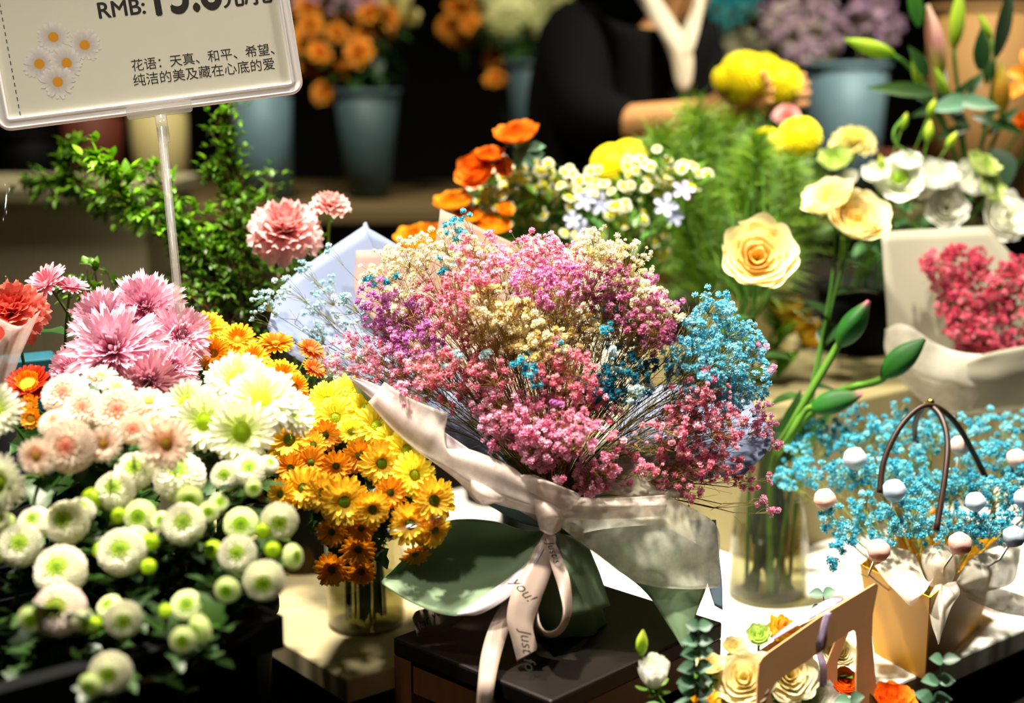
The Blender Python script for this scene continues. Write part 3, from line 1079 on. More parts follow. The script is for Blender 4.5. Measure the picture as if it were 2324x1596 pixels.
def jar(name, label, base, prof, wall, water_h, cat='vase', group=None):
    t = thing(name, label, cat, base, group)
    m = Matrix.Translation(base)
    g = G()
    inner = [(max(0.001, r - wall), z + (wall if i < 2 else 0)) for i, (r, z) in enumerate(prof)]
    lathe(g, prof + inner[::-1], 48, m)
    g.build('glass_wall', M['glass'], t)
    g = G()
    wp = [(max(0.001, r - wall * 1.3), z + (wall * 1.3 if i < 2 else 0)) for i, (r, z) in enumerate(prof) if z < water_h]
    lathe(g, wp + [(wp[-1][0], water_h), (0.001, water_h)], 48, m)
    g.build('water', M['water'], t)
    return t


JB = on_z(832, 1415, TZ)
jar('glass_jar', 'clear glass jar holding yellow daisy stems on the beige table', JB, [(0.001, 0), (0.044, 0), (0.05, 0.008), (0.051, 0.05), (0.051, 0.12), (0.053, 0.125)], 0.003, 0.06)
VB = on_z(1741, 1352, TZ)
jar('bottle_vase', 'clear glass bottle vase holding tulip stems on the white table', VB, [(0.001, 0), (0.048, 0), (0.053, 0.006), (0.053, 0.03), (0.0515, 0.08), (0.047, 0.12), (0.036, 0.155), (0.030, 0.18), (0.030, 0.21), (0.033, 0.235)], 0.003, 0.09)

# ------------------------------------------------------------------ price sign
sO, sX = P(-4, 300, 1.47), P(691, 211, 1.54)
ex = (sX - sO).normalized()
SW = (sX - sO).length
ey = Vector((0, 0.10, 1))
ey = (ey - ex * ey.dot(ex)).normalized()
ez = ex.cross(ey)
SM = Matrix(((ex.x, ey.x, ez.x, sO.x), (ex.y, ey.y, ez.y, sO.y), (ex.z, ey.z, ez.z, sO.z), (0, 0, 0, 1)))
SH = SW * 0.71


def on_sign(px, py):
    o = CAM
    dv = P(px, py, 1.0) - CAM
    k = (sO - o).dot(ez) / dv.dot(ez)
    q = o + dv * k - sO
    return q.dot(ex), q.dot(ey)


def rrect(g, x0, y0, x1, y1, r, z0, z1, n=8, col=(1, 1, 1)):
    pts = []
    for cx, cy, a in ((x1 - r, y1 - r, 0), (x0 + r, y1 - r, 90), (x0 + r, y0 + r, 180), (x1 - r, y0 + r, 270)):
        for i in range(n + 1):
            t = R_(a + 90 * i / n)
            pts.append((cx + r * math.cos(t), cy + r * math.sin(t)))
    k = len(pts)
    V = [(x, y, z0) for x, y in pts] + [(x, y, z1) for x, y in pts]
    F = [tuple(range(k - 1, -1, -1)), tuple(range(k, 2 * k))] + [(i, (i + 1) % k, k + (i + 1) % k, k + i) for i in range(k)]
    g.add(V, F, col)
    return pts


def rring(g, x0, y0, x1, y1, r, w_, zs, n=8):
    """frame moulding: rounded rectangle swept with a profile zs of (inset, z)"""
    rings = []
    for ins, z in zs:
        rr_ = max(0.001, r - ins)
        pts = []
        for cx, cy, a in ((x1 - ins - rr_, y1 - ins - rr_, 0), (x0 + ins + rr_, y1 - ins - rr_, 90), (x0 + ins + rr_, y0 + ins + rr_, 180), (x1 - ins - rr_, y0 + ins + rr_, 270)):
            for i in range(n + 1):
                t = R_(a + 90 * i / n)
                pts.append((cx + rr_ * math.cos(t), cy + rr_ * math.sin(t), z))
        rings.append(pts)
    k = len(rings[0])
    V = [p for r_ in rings for p in r_]
    q = len(rings)
    F = [(i * k + j, i * k + (j + 1) % k, ((i + 1) % q) * k + (j + 1) % k, ((i + 1) % q) * k + j) for i in range(q) for j in range(k)]
    g.add(V, F, (1, 1, 1))


poleB = P(409, 720, 1.53)
t = thing('price_sign', 'white framed flower price sign on a clear pole at the upper left', 'sign', Vector((poleB.x, poleB.y, 0.74)))
SIGN = t
g = G()
rring(g, 0, 0, SW, SH, 0.014, 0.015, [(0, -0.004), (0, 0.0005), (0.001, 0.0025), (0.003, 0.003), (0.0045, 0.001), (0.009, 0.001), (0.0105, 0.0028), (0.0125, 0.0022), (0.013, -0.001), (0.013, -0.004)])
g.build('frame', M['sign_frame'], t, True, SM)
g = G()
rrect(g, 0.011, 0.011, SW - 0.011, SH - 0.011, 0.006, -0.003, -0.001)
g.build('paper_panel', M['sign_paper'], t, False, SM)


def text_obj(name, body, size, x, y, parent, mat='ink', bold=0.0, shear=0.0, matrix=None, z=-0.00096, sx=1.0, fat=0.0):
    cu = bpy.data.curves.new('lettering', 'FONT')
    cu.body = body
    cu.size = size
    cu.offset = bold
    cu.shear = shear
    cu.extrude = 0.00002
    tmp = bpy.data.objects.new('lettering', cu)
    COL.objects.link(tmp)
    dg = bpy.context.evaluated_depsgraph_get()
    me = bpy.data.meshes.new_from_object(tmp.evaluated_get(dg))
    bpy.data.objects.remove(tmp)
    if fat:
        n = len(me.vertices)
        co = np.empty(n * 3, np.float32)
        me.vertices.foreach_get('co', co)
        co = co.reshape(-1, 3)
        fs = [tuple(p.vertices) for p in me.polygons]
        g2 = G()
        for dx, dy in ((0, 0), (fat, 0), (fat * 0.5, fat * 0.4), (fat * 0.5, -fat * 0.4)):
            g2.add(co + np.array([dx, dy, dx * 0.001 + dy * 0.002]), fs, (0, 0, 0))
        me = g2.mesh('lettering', M[mat], False)
    me.materials.clear()
    me.materials.append(M[mat])
    m = (matrix or SM) @ Matrix.Translation((x, y, z)) @ Matrix.Diagonal((sx, 1, 1, 1))
    return link(name, me, parent, m)


mpx = 1.5 / FPX
x, y = on_sign(221, 42)
text_obj('currency_text', 'RMB:', 36 * mpx / 0.72, x, y, t, fat=0.0009)
x, y = on_sign(334, 36)
text_obj('price_text', '15.8', 96 * mpx / 0.72, x, y, t, fat=0.0032, sx=0.74)
x, y = on_sign(505, 14)
text_obj('unit_text', '元/扎', 48 * mpx / 0.95, x, y, t, fat=0.0012)
x, y = on_sign(299, 160)
text_obj('caption_text', '花语：天真、和平、希望、', 28.6 * mpx, x, y, t, sx=1.0)
x, y = on_sign(303, 194)
text_obj('caption_text', '纯洁的美及藏在心底的爱', 29.4 * mpx, x, y, t)
g = G()
x0, y0 = on_sign(46, 262)
for i in range(24):
    yy = y0 + i * 0.0074
    if yy < SH - 0.016:
        g.add([(x0 - 0.0005, yy, -0.00097), (x0 + 0.0005, yy, -0.00097), (x0 + 0.0005, yy + 0.0042, -0.00097), (x0 - 0.0005, yy + 0.0042, -0.00097)], [(0, 1, 2, 3)], (0, 0, 0))
g.build('dashed_line', M['ink'], t, False, SM)
g = G()
for k, (px, py) in enumerate(((121, 84), (192, 102), (89, 145), (151, 143), (131, 186))):
    cx, cy = on_sign(px, py)
    z = -0.00098 + 0.00001 * (k + 1)
    n = 21
    for i in range(n):
        a = 6.2832 * i / n + rnd.uniform(-0.08, 0.08)
        L = 0.0175 * rnd.uniform(0.85, 1.05)
        wd = 0.0022
        V, C = [], []
        for s, ww in ((0.22, 0.4), (0.5, 0.9), (0.8, 1.0), (0.95, 0.6), (1, 0.15)):
            for sg in (-1, 1):
                V.append((cx + L * s * math.cos(a) - sg * wd * ww * math.sin(a), cy + L * s * math.sin(a) + sg * wd * ww * math.cos(a), z + 0.000003 * (i % 3)))
                C.append(mixc(hx('#a0948e'), hx('#e0dcd8'), s * rnd.uniform(0.7, 1.0)))
        g.add(V, [(2 * j, 2 * j + 1, 2 * j + 3, 2 * j + 2) for j in range(4)], C)
    V = [(cx + 0.0052 * math.cos(6.2832 * i / 16), cy + 0.0052 * math.sin(6.2832 * i / 16), z + 0.000008) for i in range(16)]
    g.add(V, [tuple(range(16))], hx('#c98a18'))
g.build('daisy_picture', M['surface'], t, False, SM)
g = G()
cx0, cy0 = on_sign(289, 270)
cx1, cy1 = on_sign(437, 248)
rrect(g, cx0, cy0 - 0.001, cx1, cy0 + 0.0115, 0.003, -0.007, 0.005)
g.build('clip', M['clip'], t, False, SM)
pt = P(364, 262, 1.505)
pm = P(374, 325, 1.508)
g = G()
tube(g, [pt, pm.lerp(pt, 0.02)], 0.0062, 0.0062, 20)
g.build('socket', M['acrylic'], t)
g = G()
dirp = (poleB - pt).normalized()
pb = pt + dirp * ((pt.z - 0.7105) / -dirp.z)
tube(g, [pt + dirp * 0.012, pt.lerp(pb, 0.3), pt.lerp(pb, 0.6), pb], 0.0048, 0.0048, 20)
tube(g, [pt + dirp * 0.012, pb], 0.0030, 0.0030, 16)
g.build('pole', M['acrylic'], t)


# ------------------------------------------------------------------ the big bouquet
TIE = P(1255, 1188, 1.50)
t = thing('bouquet_wrap', 'pale blue, beige and sage paper wrap of the big baby\'s breath bouquet', 'bouquet wrap', Vector((TIE.x, TIE.y, SZ)))
WRAP = t


def wrap_sheet(name, rows, mat, ripple=0.0, seed=0, thick=0.0005, nu=6, nv=6):
    g = G()
    sheet(g, pxgrid(rows), nu, nv, (1, 1, 1), ripple, seed)
    o = g.build(name, M[mat], t)
    return solid(o, thick)


wrap_sheet('back_paper', [
    [(1225, 1180, 1.515), (1235, 1178, 1.52), (1250, 1174, 1.52), (1252, 1174, 1.52), (1265, 1170, 1.52)],
    [(860, 930, 1.56), (960, 860, 1.62), (1080, 830, 1.66), (1090, 830, 1.66), (1180, 830, 1.67)],
    [(650, 800, 1.60), (760, 740, 1.67), (900, 690, 1.71), (915, 688, 1.71), (1020, 660, 1.72)],
    [(606, 745, 1.62), (650, 640, 1.68), (822, 515, 1.735), (828, 513, 1.735), (915, 565, 1.735)]], 'pale_paper', 0.001, 3)
wrap_sheet('inner_paper', [
    [(1240, 1175, 1.518), (1255, 1172, 1.518), (1270, 1170, 1.518), (1280, 1168, 1.518)],
    [(1010, 850, 1.64), (1100, 830, 1.65), (1200, 820, 1.66), (1300, 830, 1.66)],
    [(820, 700, 1.67), (930, 680, 1.69), (1050, 650, 1.70), (1150, 660, 1.70)],
    [(808, 568, 1.69), (900, 566, 1.70), (980, 566, 1.71), (1060, 570, 1.71)]], 'beige_paper', 0.0008, 5)
wrap_sheet('inner_paper', [
    [(1250, 1172, 1.519), (1262, 1172, 1.519), (1275, 1170, 1.519)],
    [(1060, 830, 1.665), (1160, 800, 1.67), (1260, 810, 1.67)],
    [(985, 640, 1.70), (1080, 600, 1.71), (1200, 600, 1.71)],
    [(1000, 474, 1.72), (1055, 500, 1.72), (1170, 556, 1.72)]], 'beige_paper', 0.0008, 6)
wrap_sheet('inner_paper', [
    [(1255, 1172, 1.52), (1275, 1171, 1.52), (1290, 1170, 1.52)],
    [(1200, 820, 1.67), (1330, 800, 1.68), (1460, 840, 1.67)],
    [(1180, 600, 1.72), (1260, 580, 1.72), (1440, 640, 1.71)],
    [(1196, 534, 1.73), (1235, 548, 1.73), (1330, 580, 1.72)]], 'white_paper', 0.0008, 7)
wrap_sheet('back_paper', [
    [(1270, 1180, 1.515), (1290, 1176, 1.515), (1310, 1172, 1.515)],
    [(1400, 1110, 1.52), (1450, 1020, 1.57), (1450, 900, 1.63)],
    [(1580, 1090, 1.53), (1630, 1010, 1.58), (1600, 880, 1.63)],
    [(1690, 1076, 1.55), (1752, 1000, 1.59), (1700, 900, 1.63)]], 'pale_paper', 0.001, 8)
wrap_sheet('lining', [
    [(1262, 1180, 1.50), (1280, 1178, 1.50), (1300, 1176, 1.50)],
    [(1330, 1120, 1.49), (1370, 1070, 1.52), (1360, 1010, 1.57)],
    [(1440, 1130, 1.48), (1480, 1070, 1.51), (1460, 1010, 1.56)],
    [(1560, 1130, 1.48), (1580, 1060, 1.52), (1550, 1010, 1.56)]], 'white_paper', 0.001, 9)
# left front folded lip: lilac-white edge over the pale blue outer sheet
wrap_sheet('outer_paper', [
    [(795, 858, 1.50), (800, 866, 1.50), (808, 890, 1.51)],
    [(880, 890, 1.48), (900, 940, 1.48), (930, 990, 1.50)],
    [(985, 970, 1.46), (985, 1020, 1.465), (1010, 1070, 1.49)],
    [(1090, 1050, 1.455), (1085, 1100, 1.46), (1100, 1140, 1.48)],
    [(1180, 1130, 1.465), (1175, 1160, 1.47), (1180, 1185, 1.48)],
    [(1240, 1180, 1.48), (1240, 1190, 1.485), (1240, 1200, 1.49)]], 'blue_paper', 0.0006, 10)
wrap_sheet('folded_lip', [
    [(789, 853, 1.498), (793, 857, 1.498), (797, 862, 1.499)],
    [(868, 880, 1.482), (858, 895, 1.480), (848, 910, 1.482)],
    [(965, 950, 1.460), (945, 968, 1.458), (928, 986, 1.460)],
    [(1065, 1020, 1.450), (1050, 1040, 1.448), (1038, 1060, 1.450)],
    [(1165, 1090, 1.455), (1150, 1112, 1.453), (1138, 1133, 1.455)],
    [(1240, 1165, 1.476), (1230, 1175, 1.475), (1222, 1185, 1.476)]], 'lilac_paper', 0.0004, 11)
# sage lobe that sweeps down to the left
wrap_sheet('sage_lobe', [
    [(1247, 1205, 1.485), (1248, 1209, 1.484), (1249, 1213, 1.483), (1250, 1218, 1.482)],
    [(1185, 1203, 1.462), (1192, 1225, 1.474), (1205, 1255, 1.470), (1215, 1283, 1.452)],
    [(1122, 1184, 1.445), (1128, 1225, 1.468), (1145, 1295, 1.462), (1160, 1345, 1.432)],
    [(1050, 1178, 1.440), (1055, 1225, 1.465), (1070, 1315, 1.458), (1080, 1392, 1.422)],
    [(1000, 1190, 1.442), (995, 1240, 1.462), (1000, 1325, 1.455), (1010, 1396, 1.424)],
    [(945, 1242, 1.448), (935, 1280, 1.458), (930, 1325, 1.450), (930, 1366, 1.432)],
    [(872, 1312, 1.452), (868, 1317, 1.452), (866, 1321, 1.451), (868, 1327, 1.450)]], 'sage_paper', 0.0004, 12)
wrap_sheet('rolled_edge', [
    [(1236, 1240, 1.464), (1234, 1244, 1.460), (1232, 1250, 1.458)],
    [(1185, 1288, 1.450), (1190, 1300, 1.442), (1200, 1308, 1.440)],
    [(1130, 1330, 1.436), (1138, 1350, 1.424), (1150, 1360, 1.422)],
    [(1070, 1372, 1.424), (1078, 1386, 1.416), (1088, 1394, 1.416)],
    [(1036, 1394, 1.422), (1038, 1395, 1.420), (1042, 1397, 1.420)]], 'lilac_paper', 0.0, 13)
# right side: sheer lace sheet over a sage point and a blue strip
wrap_sheet('lace_sheet', [
    [(1268, 1190, 1.475), (1290, 1176, 1.47), (1400, 1160, 1.465), (1520, 1128, 1.475)],
    [(1325, 1238, 1.465), (1400, 1225, 1.455), (1500, 1210, 1.455), (1622, 1186, 1.48)],
    [(1395, 1292, 1.46), (1460, 1290, 1.45), (1540, 1285, 1.455), (1632, 1270, 1.48)],
    [(1440, 1322, 1.455), (1490, 1332, 1.45), (1560, 1338, 1.455), (1634, 1334, 1.48)]], 'lace', 0.0012, 14)
wrap_sheet('sage_point', [
    [(1300, 1215, 1.48), (1380, 1200, 1.49), (1500, 1190, 1.50)],
    [(1390, 1285, 1.475), (1480, 1270, 1.475), (1600, 1250, 1.49)],
    [(1465, 1345, 1.465), (1530, 1330, 1.465), (1606, 1320, 1.48)],
    [(1520, 1425, 1.45), (1550, 1410, 1.45), (1580, 1395, 1.46)],
    [(1550, 1472, 1.442), (1553, 1474, 1.442), (1557, 1468, 1.443)]], 'sage_paper', 0.0003, 15)
wrap_sheet('blue_strip', [
    [(1560, 1180, 1.50), (1625, 1180, 1.51)],
    [(1590, 1260, 1.495), (1632, 1260, 1.505)],
    [(1605, 1320, 1.49), (1638, 1320, 1.50)],
    [(1622, 1375, 1.485), (1640, 1385, 1.49)]], 'blue_paper', 0.0, 16)
# collar of sheer organza gathered round the front
wrap_sheet('organza_collar', [
    [(872, 868, 1.470), (858, 886, 1.468), (846, 902, 1.470), (836, 912, 1.474)],
    [(930, 905, 1.458), (918, 930, 1.455), (900, 958, 1.456), (888, 972, 1.460)],
    [(1004, 935, 1.452), (975, 970, 1.446), (955, 1005, 1.446), (944, 1022, 1.450)],
    [(1016, 940, 1.456), (1000, 985, 1.446), (990, 1030, 1.443), (985, 1052, 1.447)],
    [(1008, 1012, 1.446), (1020, 1030, 1.440), (1030, 1065, 1.438), (1032, 1086, 1.444)],
    [(1060, 1018, 1.448), (1072, 1050, 1.438), (1070, 1090, 1.436), (1066, 1116, 1.442)],
    [(1110, 1036, 1.450), (1120, 1070, 1.440), (1120, 1112, 1.438), (1118, 1140, 1.444)],
    [(1165, 1062, 1.452), (1172, 1095, 1.442), (1176, 1130, 1.440), (1180, 1158, 1.446)],
    [(1205, 1092, 1.453), (1228, 1120, 1.444), (1246, 1150, 1.442), (1262, 1178, 1.448)],
    [(1300, 1126, 1.455), (1303, 1142, 1.446), (1304, 1160, 1.445), (1300, 1182, 1.450)],
    [(1400, 1130, 1.456), (1402, 1145, 1.451), (1402, 1160, 1.451), (1400, 1178, 1.456)],
    [(1511, 1124, 1.460), (1513, 1139, 1.456), (1511, 1156, 1.456), (1508, 1172, 1.462)]], 'organza', 0.0012, 17, nu=5, nv=5)
wrap_sheet('organza_loop', [
    [(1060, 1080, 1.45), (1068, 1078, 1.44), (1150, 1130, 1.44)],
    [(1062, 1115, 1.445), (1090, 1120, 1.425), (1140, 1140, 1.44)],
    [(1080, 1140, 1.445), (1102, 1146, 1.435), (1128, 1140, 1.445)]], 'organza', 0.0004, 18)
wrap_sheet('organza_loop', [
    [(1195, 1130, 1.45), (1240, 1140, 1.435), (1285, 1165, 1.45)],
    [(1215, 1165, 1.445), (1250, 1170, 1.425), (1280, 1180, 1.445)],
    [(1226, 1203, 1.445), (1250, 1214, 1.435), (1272, 1203, 1.445)]], 'organza', 0.0003, 19)
wrap_sheet('organza_loop', [
    [(1170, 1098, 1.455), (1180, 1080, 1.45), (1212, 1078, 1.45)],
    [(1210, 1120, 1.44), (1240, 1095, 1.43), (1300, 1115, 1.44)],
    [(1290, 1160, 1.445), (1310, 1140, 1.44), (1318, 1124, 1.445)]], 'organza', 0.0003, 20)
# handle of wrapped stems standing on the stool
hb = Vector((TIE.x + 0.012, TIE.y + 0.01, SZ + 0.0015))
g = G()
hh = TIE.z - SZ - 0.012
lathe(g, [(0.020, hh), (0.018, hh * 0.92), (0.024, hh * 0.6), (0.036, hh * 0.25), (0.044, 0.0), (0.0425, 0.0), (0.034, hh * 0.25), (0.022, hh * 0.6), (0.016, hh * 0.92)], 36, Matrix.Translation(hb), (1, 1, 1), 7, 0.07)
g.build('stem_wrap', M['sage_paper'], t)
g = G()
for i in range(22):
    a = i * 2.4
    r = 0.012 * math.sqrt((i + 0.5) / 22)
    tube(g, [Vector((hb.x + r * 2.2 * math.cos(a), hb.y + r * 2.2 * math.sin(a), SZ + 0.0022)), Vector((hb.x + r * math.cos(a), hb.y + r * math.sin(a), hb.z + hh * 0.9)), TIE + Vector((r * 0.8 * math.cos(a), r * 0.8 * math.sin(a), 0.012))], 0.0016, 0.0016, 5, hx('#5c6a2c'))
g.build('stem_bundle', M['stem'], t)
wrap_sheet('tail_paper', [
    [(1262, 1210, 1.49), (1290, 1215, 1.49), (1330, 1225, 1.50)],
    [(1275, 1290, 1.465), (1320, 1290, 1.47), (1360, 1300, 1.49)],
    [(1280, 1400, 1.44), (1335, 1392, 1.455), (1385, 1375, 1.48)]], 'sage_paper', 0.0003, 21)


def ribbon(name, pts, mat='satin', n=8, par=None):
    """pts: (px, py, depth, half width in px across, half width in px down)"""
    g = G()
    c = [P(a[0], a[1], a[2]) for a in pts]
    h = [P(a[0] + a[3], a[1] + a[4], a[2] + (a[5] if len(a) > 5 else 0)) - P(a[0], a[1], a[2]) for a in pts]
    strip(g, c, h, n)
    return solid(g.build(name, M[mat], par or WRAP), 0.0003)


r1 = ribbon('ribbon_tail', [(1250, 1210, 1.472, 12, 4), (1228, 1280, 1.45, 26, 8), (1196, 1350, 1.425, 32, 12), (1180, 1410, 1.415, 30, 8), (1190, 1460, 1.41, 28, 4), (1196, 1490, 1.408, 22, -14)])
r2 = ribbon('ribbon_loop', [(1246, 1216, 1.468, 8, 2), (1262, 1270, 1.445, 14, -4), (1280, 1325, 1.425, 14, -5), (1288, 1390, 1.41, 9, 2, 0.02), (1270, 1432, 1.41, 4, 6, 0.025), (1235, 1440, 1.42, -3, 7, 0.025), (1212, 1405, 1.435, -10, 3, 0.02), (1213, 1340, 1.445, -10, -2), (1232, 1250, 1.468, -8, -2)])
r3 = ribbon('ribbon_tail', [(1246, 1212, 1.475, 10, 4), (1190, 1320, 1.455, 18, 6), (1140, 1410, 1.425, 22, 4), (1116, 1480, 1.405, 22, 3), (1104, 1550, 1.372, 19, 1), (1099, 1610, 1.37, 18, 0), (1098, 1680, 1.37, 18, 0)])
r4 = ribbon('ribbon_tail', [(1200, 1260, 1.475, 4, 22), (1100, 1340, 1.475, 8, 24), (1010, 1398, 1.47, 14, 26), (958, 1414, 1.462, 10, 28), (942, 1424, 1.456, 6, 22)])


def on_plane_text(name, body, px, py, d, rot_px, size_px, parent):
    """lettering lying on a ribbon; rot_px: pixel vector along the line of writing"""
    o = P(px, py, d)
    e1 = (P(px + rot_px[0], py + rot_px[1], d + (rot_px[2] if len(rot_px) > 2 else 0)) - o).normalized()
    nz = (CAM - o).normalized()
    e1 = (e1 - nz * e1.dot(nz)).normalized()
    e2 = nz.cross(e1)
    m = Matrix(((e1.x, e2.x, nz.x, o.x), (e1.y, e2.y, nz.y, o.y), (e1.z, e2.z, nz.z, o.z), (0, 0, 0, 1)))
    me = text_obj(name, body, size_px * d / FPX, 0, 0, None, shear=0.35, matrix=m, z=0)
    w4 = me.matrix_basis.copy()
    me.parent = parent
    me.matrix_basis = Matrix.Translation(wloc(parent)).inverted() @ w4
    return me


on_plane_text('ribbon_lettering', 'you!', 1158, 1320, 1.408, (34, 40), 36, r1)
on_plane_text('ribbon_lettering', 'Just for', 1180, 1430, 1.396, (8, 60), 36, r1)
on_plane_text('ribbon_lettering', 'Just say it', 1240, 1232, 1.445, (38, 100, -0.03), 24, r2)
on_plane_text('ribbon_lettering', 'for you', 952, 1432, 1.445, (34, -26), 26, r4)

CREAMC = [hx('#f6ecca'), hx('#fbf4de'), hx('#efe0ac')]
YCREAM = [hx('#f4e4ae'), hx('#f8eccb'), hx('#e6cc80')]
AQUA = [hx('#bfe0e6'), hx('#a6d4de'), hx('#cfe9ec')]
SKY = [hx('#84d0e2'), hx('#9adcec'), hx('#68c2da')]
TEAL = [hx('#3ea8c2'), hx('#2f98b4'), hx('#5cbcd0')]
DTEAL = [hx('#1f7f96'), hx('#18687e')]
PINK = [hx('#f9a8c8'), hx('#f492b6'), hx('#fcc2da')]
CORAL = [hx('#f598aa'), hx('#f0849c'), hx('#fab2be')]
ORCHID = [hx('#ea96cc'), hx('#de82c0'), hx('#f2aad8')]
PURPLE = [hx('#c880c0'), hx('#ba6eb6'), hx('#d894cc')]
MAG = [hx('#cc78a0'), hx('#ba6490'), hx('#c684aa')]
ROSEP = [hx('#f498b0'), hx('#ec829e'), hx('#f9b2c4')]
GST = hx('#6a5a26')
BST = hx('#8a6e2c')
GRS = hx('#4f5a34')


def bdepth(px, py):
    q = ((px - 1230) / 560) ** 2 + ((py - 830) / 370) ** 2
    return 1.63 - 0.15 * math.sqrt(max(0, 1 - q)) - 0.09 * max(0, (py - 860) / 300)


